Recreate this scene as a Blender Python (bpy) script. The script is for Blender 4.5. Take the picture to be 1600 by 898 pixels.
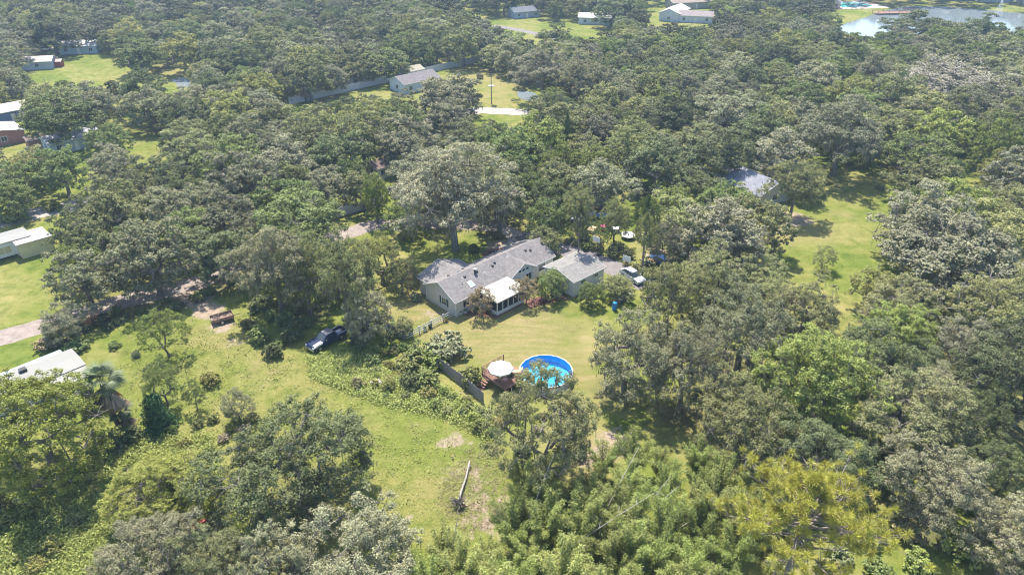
import bpy, math, random
import numpy as np
from mathutils import Vector
PI = math.pi
for o in list(bpy.data.objects): bpy.data.objects.remove(o)
SC = bpy.context.scene
COL = SC.collection
# ------------------------------------------------------------------ camera
cam = bpy.data.cameras.new('camera'); camo = bpy.data.objects.new('camera', cam); COL.objects.link(camo)
cam.sensor_width = 36.0; cam.lens = 36.0*1070/1600; cam.clip_start = 1.0; cam.clip_end = 6000
camo.location = (0, 0, 55); camo.rotation_euler = (math.radians(90-30.7), 0, 0)
SC.camera = camo
# ------------------------------------------------------------------ sky, sun, exposure
SUN_AZ = math.atan2(-0.30, 1.0); SUN_EL = math.radians(61)
w = bpy.data.worlds.new('World'); SC.world = w; w.use_nodes = True
nt = w.node_tree; bg = nt.nodes['Background']
sky = nt.nodes.new('ShaderNodeTexSky'); sky.sky_type = 'NISHITA'; sky.sun_disc = False
sky.sun_elevation = SUN_EL; sky.sun_rotation = SUN_AZ; sky.altitude = 50; sky.air_density = 1.2; sky.dust_density = 1.0; sky.ozone_density = 1.5
nt.links.new(sky.outputs[0], bg.inputs[0]); bg.inputs[1].default_value = 0.15
sl = bpy.data.lights.new('sun', 'SUN'); sl.energy = 4.95; sl.angle = math.radians(0.55); sl.color = (1.0, .925, .8)
so = bpy.data.objects.new('sun', sl); COL.objects.link(so)
sd = Vector((math.sin(SUN_AZ)*math.cos(SUN_EL), math.cos(SUN_AZ)*math.cos(SUN_EL), math.sin(SUN_EL)))
so.rotation_euler = sd.to_track_quat('Z', 'Y').to_euler(); so.location = (0, 0, 120)
SC.view_settings.view_transform = 'Standard'; SC.view_settings.look = 'None'
SC.view_settings.exposure = 1.02; SC.view_settings.gamma = 1.0; SC.view_settings.use_curve_mapping = False
SC.cycles.max_bounces = 5; SC.cycles.transparent_max_bounces = 12; SC.cycles.volume_bounces = 0
SC.cycles.filter_width = 1.1; SC.cycles.transmission_bounces = 4; SC.cycles.diffuse_bounces = 3
rng = np.random.default_rng(11); random.seed(11)

# ------------------------------------------------------------------ materials
def mat(name):
    m = bpy.data.materials.new(name); m.use_nodes = True
    n = m.node_tree; b = n.nodes['Principled BSDF']
    return m, n, b
def N(n, t, **k):
    x = n.nodes.new(t)
    for a, v in k.items(): setattr(x, a, v)
    return x
def noise(n, scale, detail=4, rough=.6, coord='Object'):
    tc = N(n, 'ShaderNodeTexCoord'); x = N(n, 'ShaderNodeTexNoise')
    x.inputs['Scale'].default_value = scale; x.inputs['Detail'].default_value = detail; x.inputs['Roughness'].default_value = rough
    n.links.new(tc.outputs[coord], x.inputs['Vector']); return x
def ramp(n, src, stops):
    r = N(n, 'ShaderNodeValToRGB'); e = r.color_ramp.elements
    while len(e) < len(stops): e.new(.5)
    for i, (p, c) in enumerate(stops): e[i].position = p; e[i].color = (*c, 1)
    n.links.new(src, r.inputs[0]); return r
def mixc(n, f, a, b, mode='MIX'):
    x = N(n, 'ShaderNodeMix', data_type='RGBA', blend_type=mode)
    for sock, v in ((x.inputs[0], f), (x.inputs[6], a), (x.inputs[7], b)):
        if hasattr(v, 'is_linked'): n.links.new(v, sock)
        elif isinstance(v, (int, float)): sock.default_value = v
        else: sock.default_value = (*v, 1)
    return x.outputs[2]
def mathn(n, op, a, b=0.0):
    x = N(n, 'ShaderNodeMath', operation=op)
    for s, v in ((x.inputs[0], a), (x.inputs[1], b)):
        if hasattr(v, 'is_linked'): n.links.new(v, s)
        else: s.default_value = v
    return x.outputs[0]
def bump(n, b, h, strength=.3, dist=.05):
    x = N(n, 'ShaderNodeBump'); x.inputs['Strength'].default_value = strength; x.inputs['Distance'].default_value = dist
    n.links.new(h, x.inputs['Height']); n.links.new(x.outputs[0], b.inputs['Normal'])
MC = {}
def plain(name, c, rough=.6, spec=.4, metal=0.0, var=.16, scale=1.5):
    """painted / weathered surface: base colour with a low mottling and fine grain"""
    if name in MC: return MC[name]
    m, n, b = mat(name); t = noise(n, scale, 6, .65)
    d = tuple(x*(1-var) for x in c); l = tuple(min(.95, x*(1+var*.7)) for x in c)
    r = ramp(n, t.outputs[0], [(.32, d), (.55, c), (.75, l)])
    n.links.new(r.outputs[0], b.inputs['Base Color'])
    b.inputs['Roughness'].default_value = rough; b.inputs['Specular IOR Level'].default_value = spec; b.inputs['Metallic'].default_value = metal
    MC[name] = m; return m
def shingle(name, c):
    if name in MC: return MC[name]
    m, n, b = mat(name); tc = N(n, 'ShaderNodeTexCoord')
    br = N(n, 'ShaderNodeTexBrick'); br.inputs['Scale'].default_value = 1.0
    br.inputs['Brick Width'].default_value = .32; br.inputs['Row Height'].default_value = .17; br.inputs['Mortar Size'].default_value = .008
    br.inputs['Color1'].default_value = (*[x*1.12 for x in c], 1); br.inputs['Color2'].default_value = (*[x*.82 for x in c], 1); br.inputs['Mortar'].default_value = (*[x*.55 for x in c], 1)
    n.links.new(tc.outputs['Object'], br.inputs['Vector'])
    g = noise(n, 1.1, 7, .7); st = ramp(n, g.outputs[0], [(.3, (.78,)*3), (.6, (1.06,)*3)])
    f = noise(n, 26, 3, .8); fg = ramp(n, f.outputs[0], [(.3, (.7,)*3), (.7, (1.25,)*3)])
    c1 = mixc(n, 1.0, br.outputs[0], st.outputs[0], 'MULTIPLY'); c2 = mixc(n, 1.0, c1, fg.outputs[0], 'MULTIPLY')
    n.links.new(c2, b.inputs['Base Color']); b.inputs['Roughness'].default_value = .85; b.inputs['Specular IOR Level'].default_value = .25
    bump(n, b, br.outputs['Fac'], -.4, .02); MC[name] = m; return m
def ribbed(name, c, axis='X', pitch=4.0):
    if name in MC: return MC[name]
    m, n, b = mat(name); tc = N(n, 'ShaderNodeTexCoord')
    wv = N(n, 'ShaderNodeTexWave', wave_type='BANDS', bands_direction=axis); wv.inputs['Scale'].default_value = pitch
    n.links.new(tc.outputs['Object'], wv.inputs['Vector'])
    g = noise(n, .9, 7, .7); r = ramp(n, g.outputs[0], [(.3, tuple(x*.8 for x in c)), (.55, c), (.8, tuple(min(.9, x*1.06) for x in c))])
    n.links.new(r.outputs[0], b.inputs['Base Color']); b.inputs['Roughness'].default_value = .45
    bump(n, b, wv.outputs[0], .25, .03); MC[name] = m; return m
def glassm(name, c=(.03, .045, .06)):
    if name in MC: return MC[name]
    m, n, b = mat(name); b.inputs['Base Color'].default_value = (*c, 1); b.inputs['Roughness'].default_value = .06; b.inputs['Specular IOR Level'].default_value = .7
    MC[name] = m; return m
def leafm(name, trans=.2, hue=.018, rough=.6, spec=.2, vmin=.62, vmax=1.36):
    """foliage: the tree's own colour (object colour), varied leaf by leaf (face attribute) and tree by tree"""
    if name in MC: return MC[name]
    m, n, b = mat(name)
    oi = N(n, 'ShaderNodeObjectInfo'); at = N(n, 'ShaderNodeAttribute', attribute_name='tint')
    hs = N(n, 'ShaderNodeHueSaturation')
    h = N(n, 'ShaderNodeMapRange'); h.inputs[3].default_value = .5-hue*.4; h.inputs[4].default_value = .5+hue*.7
    n.links.new(at.outputs['Fac'], h.inputs[0]); n.links.new(h.outputs[0], hs.inputs['Hue'])
    v = N(n, 'ShaderNodeMapRange'); v.inputs[3].default_value = vmin; v.inputs[4].default_value = vmax
    n.links.new(at.outputs['Fac'], v.inputs[0])
    v2 = N(n, 'ShaderNodeMapRange'); v2.inputs[3].default_value = .8; v2.inputs[4].default_value = 1.22
    n.links.new(oi.outputs['Random'], v2.inputs[0])
    n.links.new(mathn(n, 'MULTIPLY', v.outputs[0], v2.outputs[0]), hs.inputs['Value'])
    n.links.new(oi.outputs['Color'], hs.inputs['Color']); n.links.new(hs.outputs[0], b.inputs['Base Color'])
    b.inputs['Roughness'].default_value = rough; b.inputs['Specular IOR Level'].default_value = spec
    t = N(n, 'ShaderNodeBsdfTranslucent')
    hb = mixc(n, 1.0, hs.outputs[0], (1.15, 1.2, .7), 'MULTIPLY'); n.links.new(hb, t.inputs[0])
    mx = N(n, 'ShaderNodeMixShader'); mx.inputs[0].default_value = trans
    n.links.new(b.outputs[0], mx.inputs[1]); n.links.new(t.outputs[0], mx.inputs[2])
    n.links.new(mx.outputs[0], n.nodes['Material Output'].inputs[0]); MC[name] = m; return m
LEAF = leafm('leaf'); MOSS = leafm('moss', .15, .01, .9, .1, .7, 1.3)
BARK = plain('bark', (.21, .185, .165), .95, .1, 0, .35, 3); PALEBARK = plain('pale_bark', (.34, .31, .28), .9, .15, 0, .25, 3)
PINEBARK = plain('pine_bark', (.24, .2, .19), .95, .1, 0, .3, 4)

# ------------------------------------------------------------------ mesh helpers
def link(o, parent=None):
    COL.objects.link(o)
    if parent is not None: o.parent = parent
    return o
class MB:
    def __init__(s): s.v = []; s.f = []; s.m = []
    def add(s, vs, fs, mi=0):
        k = len(s.v); s.v += [tuple(map(float, p)) for p in vs]
        for f in fs: s.f.append(tuple(i+k for i in f)); s.m.append(mi)
        return s
    def box(s, x0, x1, y0, y1, z0, z1, mi=0):
        return s.add([(x0, y0, z0), (x1, y0, z0), (x1, y1, z0), (x0, y1, z0), (x0, y0, z1), (x1, y0, z1), (x1, y1, z1), (x0, y1, z1)],
              [(3, 2, 1, 0), (4, 5, 6, 7), (0, 1, 5, 4), (1, 2, 6, 5), (2, 3, 7, 6), (3, 0, 4, 7)], mi)
    def prism(s, poly, z0, z1, mi=0):
        n = len(poly)
        return s.add([(x, y, z0) for x, y in poly]+[(x, y, z1) for x, y in poly],
              [tuple(range(n-1, -1, -1)), tuple(range(n, 2*n))]+[(i, (i+1) % n, n+(i+1) % n, n+i) for i in range(n)], mi)
    def slab(s, quad, t, mi=0):
        """a sloping slab: four top corners, thickness t downwards"""
        n = len(quad)
        return s.add(list(quad)+[(x, y, z-t) for x, y, z in quad],
              [tuple(range(n)), tuple(range(2*n-1, n-1, -1))]+[(i, n+i, n+(i+1) % n, (i+1) % n) for i in range(n)], mi)
    def tube(s, pts, rad, sides=6, mi=0, cap=True):
        k = len(s.v); n = len(pts); pts = [Vector(p) for p in pts]
        for i, p in enumerate(pts):
            d = (pts[min(i+1, n-1)]-pts[max(i-1, 0)])
            if d.length < 1e-6: d = Vector((0, 0, 1))
            d.normalize(); a = d.cross(Vector((0, 0, 1)) if abs(d.z) < .9 else Vector((1, 0, 0))); a.normalize(); b = d.cross(a)
            for j in range(sides):
                t = 2*PI*j/sides; q = p+(a*math.cos(t)+b*math.sin(t))*rad[i]; s.v.append(tuple(q))
        for i in range(n-1):
            for j in range(sides):
                s.f.append((k+i*sides+j, k+i*sides+(j+1) % sides, k+(i+1)*sides+(j+1) % sides, k+(i+1)*sides+j)); s.m.append(mi)
        if cap:
            s.f.append(tuple(k+j for j in range(sides-1, -1, -1))); s.m.append(mi)
            s.f.append(tuple(k+(n-1)*sides+j for j in range(sides))); s.m.append(mi)
        return s
    def lathe(s, prof, sides=16, c=(0, 0), mi=0):
        k = len(s.v); n = len(prof)
        for r, z in prof:
            for j in range(sides):
                t = 2*PI*j/sides; s.v.append((c[0]+r*math.cos(t), c[1]+r*math.sin(t), z))
        for i in range(n-1):
            for j in range(sides):
                s.f.append((k+i*sides+j, k+i*sides+(j+1) % sides, k+(i+1)*sides+(j+1) % sides, k+(i+1)*sides+j)); s.m.append(mi)
        return s
    def mesh(s, name, mats, smooth=False):
        me = bpy.data.meshes.new(name); me.from_pydata(s.v, [], s.f)
        for m in (mats if isinstance(mats, (list, tuple)) else [mats]): me.materials.append(m)
        me.polygons.foreach_set('material_index', s.m)
        if smooth: me.polygons.foreach_set('use_smooth', [True]*len(s.f))
        me.update(); return me
    def build(s, name, mats, parent=None, smooth=False):
        return link(bpy.data.objects.new(name, s.mesh(name, mats, smooth)), parent)
def tag(o, label=None, cat=None, group=None, kind=None):
    if label: o['label'] = label
    if cat: o['category'] = cat
    if group: o['group'] = group
    if kind: o['kind'] = kind
    return o
def thing(name, label, cat, loc=(0, 0, 0), rz=0.0, group=None):
    o = link(bpy.data.objects.new(name, None)); o.empty_display_size = .3
    o.location = (loc[0], loc[1], loc[2] if len(loc) > 2 else 0); o.rotation_euler = (0, 0, rz)
    return tag(o, label, cat, group)
def part(name, me, parent, col=None, loc=None, rot=None):
    o = link(bpy.data.objects.new(name, me), parent)
    if col: o.color = (*col, 1)
    if loc: o.location = loc
    if rot: o.rotation_euler = rot
    return o
def quads_mesh(name, V, m, tint=None):
    """V: (n,4,3) quads -> mesh, one float per face in attribute 'tint'"""
    n = len(V); me = bpy.data.meshes.new(name)
    me.vertices.add(4*n); me.vertices.foreach_set('co', np.ascontiguousarray(V, dtype=np.float32).ravel())
    me.loops.add(4*n); me.loops.foreach_set('vertex_index', np.arange(4*n, dtype=np.int32))
    me.polygons.add(n); me.polygons.foreach_set('loop_start', np.arange(0, 4*n, 4, dtype=np.int32))
    me.update(calc_edges=True)
    if tint is not None:
        a = me.attributes.new('tint', 'FLOAT', 'FACE'); a.data.foreach_set('value', np.asarray(tint, dtype=np.float32))
    me.materials.append(m); return me
def unit(a): return a/np.maximum(np.linalg.norm(a, axis=1, keepdims=True), 1e-6)
def leaf_quads(Pt, Nn, S, rg, aspect=.55, T=None):
    """leaf sprays: rhombic faces at Pt facing Nn, half length S"""
    Nn = unit(Nn)
    if T is None: T = rg.normal(size=Pt.shape)
    T = unit(T-(T*Nn).sum(1, keepdims=True)*Nn); Bn = np.cross(Nn, T); S = S[:, None]
    bend = Nn*S*.18
    return np.stack([Pt+T*S-bend, Pt+Bn*S*aspect+bend, Pt-T*S-bend, Pt-Bn*S*aspect+bend], 1)

# ------------------------------------------------------------------ trees
REF_R, REF_H = 7.0, 13.0
def skeleton(rg, centers, trunk, th, r0, sag=.12):
    """branches that join every leaf clump to the trunk; returns a tube builder"""
    nodes = [np.array(p, float) for p in trunk]; par = [-1]+list(range(len(trunk)-1)); order = np.argsort(np.linalg.norm(centers-nodes[-1], axis=1)); tips = []
    for i in order:
        c = centers[i]; A = np.array(nodes[1:]); d = np.linalg.norm(A-c, axis=1)+.35*np.linalg.norm(A-nodes[len(trunk)-1], axis=1)*.5
        j = int(np.argmin(d))+1; a = nodes[j]; L = np.linalg.norm(c-a); k = max(1, min(3, int(L/1.6)))
        prev = j
        for q in range(1, k+1):
            t = q/k; p = a+(c-a)*t+rg.normal(size=3)*L*.05; p[2] += math.sin(t*PI)*L*sag
            if q == k: p = c-np.array([0, 0, .25])
            nodes.append(p); par.append(prev); prev = len(nodes)-1
        tips.append(prev)
    wgt = np.zeros(len(nodes))
    for t in tips: wgt[t] += 1
    for i in range(len(nodes)-1, 0, -1): wgt[par[i]] += wgt[i]
    rad = r0*np.sqrt(np.maximum(wgt, .4)/max(wgt[0], 1)); rad = np.maximum(rad, .035)
    mb = MB()
    for i in range(1, len(nodes)):
        big = rad[i] > .12; ra = rad[par[i]] if par[i] < len(trunk) and i < len(trunk) else min(rad[par[i]], rad[i]*1.35)
        mb.tube([nodes[par[i]], nodes[i]], [ra*(1.45 if par[i] == 0 else 1), rad[i]], 7 if big else 4, 0, False)
    return mb, np.array(nodes)
def dome(rg, n, R, H, zc, low=-.12, inner=.22, drop=.0, top=1.0):
    """clump centres over an uneven dome"""
    C = []; ph = rg.uniform(0, 6.28, 4); g = 2.399963
    for k in range(n):
        if rg.uniform() < drop: continue
        s = low+(top-low)*(k+.5)/n; s = min(1, s+rg.normal()*.05); c = math.sqrt(max(0, 1-s*s)); az = k*g+rg.normal()*.25
        f = rg.uniform(.76, 1.0)*(1+.16*math.sin(2*az+ph[0])+.12*math.sin(3*az+ph[1])+.09*math.sin(5*az+ph[2]))
        if rg.uniform() < inner: f *= rg.uniform(.4, .75)
        C.append((R*f*c*math.cos(az), R*f*c*math.sin(az), zc+(H-zc)*(f if s > .3 else 1)*s*rg.uniform(.86, 1.06)))
    return np.array(C)
def clump_leaves(rg, C, rad, per, size, flat=.62, up=.7, scat=.6, sub=(.26, .46)):
    """each clump carries tufts on its upper shell, each tuft a fuzzy bunch of leaf faces"""
    P_, N_, S_, T_ = [], [], [], []
    for c, r in zip(C, rad):
        m = max(4, int(11*(r/1.2)**2)); d0 = unit(rg.normal(size=(m, 3))); d0[:, 2] = np.where(d0[:, 2] < -.2, -d0[:, 2], d0[:, 2])
        sc = c+d0*(r*rg.uniform(.6, 1.0, (m, 1)))*np.array([1, 1, flat]); sr = rg.uniform(sub[0], sub[1], m)*r**.5
        n = int(per*(r/1.3)**2)+4; k = rg.integers(0, m, n); d = unit(rg.normal(size=(n, 3))); q = rg.uniform(.2, 1.0, (n, 1))**.6
        P_.append(sc[k]+d*q*sr[k][:, None]*np.array([1, 1, .75])+rg.normal(size=(n, 3))*.04)
        N_.append(d*.7+d0[k]*.4+np.array([0, 0, up])+rg.normal(size=(n, 3))*scat); S_.append(size*rg.uniform(.6, 1.35, n))
        tt = rg.normal(.5, .2); tk = rg.uniform(0, 1, m)
        T_.append(np.clip(tt*.3+tk[k]*.3+rg.uniform(0, 1, n)*.4, 0, 1))
    return np.concatenate(P_), np.concatenate(N_), np.concatenate(S_), np.concatenate(T_)
def make_oak(seed, n=80, per=120, size=.3, crad=(1.0, 1.75), drop=.1, zc=.5, low=-.15, r0=.4, moss=260, flat=.62, inner=.25, trunk_f=.3, bare=.07):
    rg = np.random.default_rng(seed); R, H = REF_R, REF_H
    C = dome(rg, n, R-.9, H-.8, H*zc, low, inner, drop); rad = rg.uniform(crad[0], crad[1], len(C))
    th = H*trunk_f; lean = rg.normal(size=2)*.35
    mb, nodes = skeleton(rg, C, [(0, 0, -.3), (lean[0]*.5, lean[1]*.5, th*.55), (lean[0], lean[1], th)], th, r0)
    gone = rg.uniform(size=len(C)) < bare                       # a few clumps stand as bare grey twigs
    for c, r in zip(C[gone], rad[gone]):
        for _ in range(7):
            d = unit(rg.normal(size=(1, 3))+np.array([[0, 0, .4]]))[0]; p1 = c+d*r*.6+rg.normal(size=3)*.1; mb.tube([c-np.array([0, 0, .25]), p1, p1+(d+rg.normal(size=3)*.5)*r*.7], [.05, .035, .012], 4, 0, False)
    C, rad = C[~gone], rad[~gone]
    Pt, Nn, S, T = clump_leaves(rg, C, rad, per, size, flat)
    ml = quads_mesh('crown', leaf_quads(Pt, Nn, S, rg), LEAF, T)
    mm = None
    if moss:
        k = rg.integers(0, len(C), moss); Q = C[k]+unit(rg.normal(size=(moss, 3)))*rad[k][:, None]*np.array([.9, .9, .3])-np.array([0, 0, .5])
        L = rg.uniform(.25, .8, moss); nn = rg.normal(size=(moss, 3)); nn[:, 2] *= .1
        Q[:, 2] -= L; Tt = np.tile([0, 0, 1.], (moss, 1))+rg.normal(size=(moss, 3))*.06
        mm = quads_mesh('hanging_moss', leaf_quads(Q, nn, L, rg, .07, Tt), MOSS, rg.uniform(0, 1, moss))
    return mb.mesh('trunk', BARK, True), ml, mm
def make_cone(seed):
    rg = np.random.default_rng(seed); n = 7000; R, H = REF_R, REF_H
    z = rg.uniform(.06, 1, n)**.8; a = rg.uniform(0, 6.283, n); r = R*(1-z)*(.75+.25*np.sin(a*5+z*40))*rg.uniform(.7, 1.05, n)+.2
    Pt = np.stack([r*np.cos(a), r*np.sin(a), z*H], 1); Nn = np.stack([np.cos(a), np.sin(a), np.full(n, .8)], 1)+rg.normal(size=(n, 3))*.6
    return MB().tube([(0, 0, -.3), (0, 0, H*.9)], [.5, .08], 7).mesh('trunk', BARK, True), quads_mesh('crown', leaf_quads(Pt, Nn, rg.uniform(.25, .5, n), rg), LEAF, rg.uniform(0, 1, n)), None
def make_pine(seed, R=REF_R, H=REF_H, whorls=13, per=60, base=.42, tuft=.62, tn=3, nw=.1):
    """straight trunk, whorls of bare limbs, round tufts of long needles at the twig ends"""
    rg = np.random.default_rng(seed); mb = MB(); lx, ly = rg.normal(size=2)*.4
    tp = [(lx*t*t, ly*t*t, -.3+(H*.96+.3)*t) for t in np.linspace(0, 1, 7)]; mb.tube(tp, list(np.linspace(.42, .07, 7)), 8)
    tips = []
    for k in range(whorls):
        t = base+(1-base)*k/(whorls-1)*.97; z = H*t; f = math.sin(PI*min(1, (t-base)/(1-base)*.78+.3))
        for j in range(rg.integers(4, 6)):
            a = k*2.4+j*1.25+rg.normal()*.25; L = R*f*rg.uniform(.65, 1.0); rise = rg.uniform(.05, .45)*L
            b = [np.array([lx*t*t, ly*t*t, z])]
            for q in (.35, .7, 1.0): b.append(np.array([lx*t*t+L*q*math.cos(a+.15*q), ly*t*t+L*q*math.sin(a+.15*q), z+rise*q*q-.06*L*q])+rg.normal(size=3)*.12)
            mb.tube(b, [.12, .085, .055, .03], 5)
            for q in range(2+tn):
                s = rg.uniform(.4, 1.0) if q else 1.0; i = min(2, int(s*3)); p0 = b[i]+(b[i+1]-b[i])*(s*3-i if s < 1 else 1)
                d = np.array([math.cos(a+rg.normal()*.9), math.sin(a+rg.normal()*.9), rg.uniform(.1, .8)]); l = rg.uniform(.4, 1.3)*L/4.5+.25
                tip = p0+d*l; mb.tube([p0, tip], [.035, .02], 4); tips.append(tip)
                if rg.uniform() < .8:
                    d2 = d+rg.normal(size=3)*.7; d2[2] = abs(d2[2]); t2 = p0+d2*l*.8; mb.tube([p0, t2], [.03, .018], 4); tips.append(t2)
    tips.append(np.array([lx, ly, H]))
    C = np.array(tips); n = len(C)*per; c = np.repeat(C, per, 0); d = unit(rg.normal(size=(n, 3))+np.array([0, 0, .55])); L = tuft*rg.uniform(.6, 1.05, n)
    Pt = c+d*L[:, None]*.5; Nn = np.cross(d, rg.normal(size=(n, 3)))
    T = np.clip(np.repeat(rg.uniform(.1, .9, len(C)), per)*.6+rg.uniform(0, .4, n), 0, 1)
    return mb.mesh('trunk', PINEBARK, True), quads_mesh('crown', leaf_quads(Pt, Nn, L*.55, rg, nw, d), LEAF, T), None
def make_shrub(seed, n=26, per=70, size=.17):
    rg = np.random.default_rng(seed); C = dome(rg, n, 1.5, 2.0, .55, -.2, .2, .05); rad = rg.uniform(.4, .72, len(C))
    Pt, Nn, S, T = clump_leaves(rg, C, rad*1.0, per*5, size, .8); Pt[:, 2] = np.maximum(Pt[:, 2], .05)
    mb = MB()
    for c in C[::2]: mb.tube([(c[0]*.08, c[1]*.08, -.05), (c[0]*.6, c[1]*.6, c[2]*.6), tuple(c)], [.05, .035, .015], 4)
    return mb.mesh('stem', BARK), quads_mesh('foliage', leaf_quads(Pt, Nn, S, rg), LEAF, T)
def make_bamboo(seed):
    rg = np.random.default_rng(seed); mb = MB(); P_, N_, S_, T_, D_ = [], [], [], [], []
    for k in range(17):
        a = rg.uniform(0, 6.283); b0 = np.array([math.cos(a), math.sin(a), 0])*rg.uniform(.1, .8); L = rg.uniform(6.0, 10.2); out = rg.uniform(.8, 3.6); a2 = a+rg.normal()*.5
        pts = [b0+np.array([math.cos(a2)*out*t**2.2, math.sin(a2)*out*t**2.2, L*(t-.18*out/3*t**3)]) for t in np.linspace(0, 1, 8)]
        mb.tube(pts, list(np.linspace(.06, .018, 8)), 5); tt = rg.uniform(0, .3)
        m = 620; t = rg.uniform(.2, 1, m)**.8; i = np.minimum((t*7).astype(int), 6); Pa = np.array(pts); c = Pa[i]+(Pa[i+1]-Pa[i])*(t*7-i)[:, None]
        d = rg.normal(size=(m, 3)); d[:, 2] = np.abs(d[:, 2])*.2-.25; d = unit(d); sp = rg.uniform(.1, 1.0, m)*(1.15-t*.6)
        P_.append(c+d*sp[:, None]); nn = rg.normal(size=(m, 3))*.6; nn[:, 2] += .9; N_.append(nn); S_.append(rg.uniform(.1, .22, m)); D_.append(d+rg.normal(size=(m, 3))*.4); T_.append(np.clip(tt+rg.uniform(0, .7, m), 0, 1))
    c = np.concatenate
    return mb.mesh('culm', MC['bamboo_culm']), quads_mesh('foliage', leaf_quads(c(P_), c(N_), c(S_), rg, .24, c(D_)), LEAF, c(T_))
plain('bamboo_culm', (.33, .31, .2), .5, .4)

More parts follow.
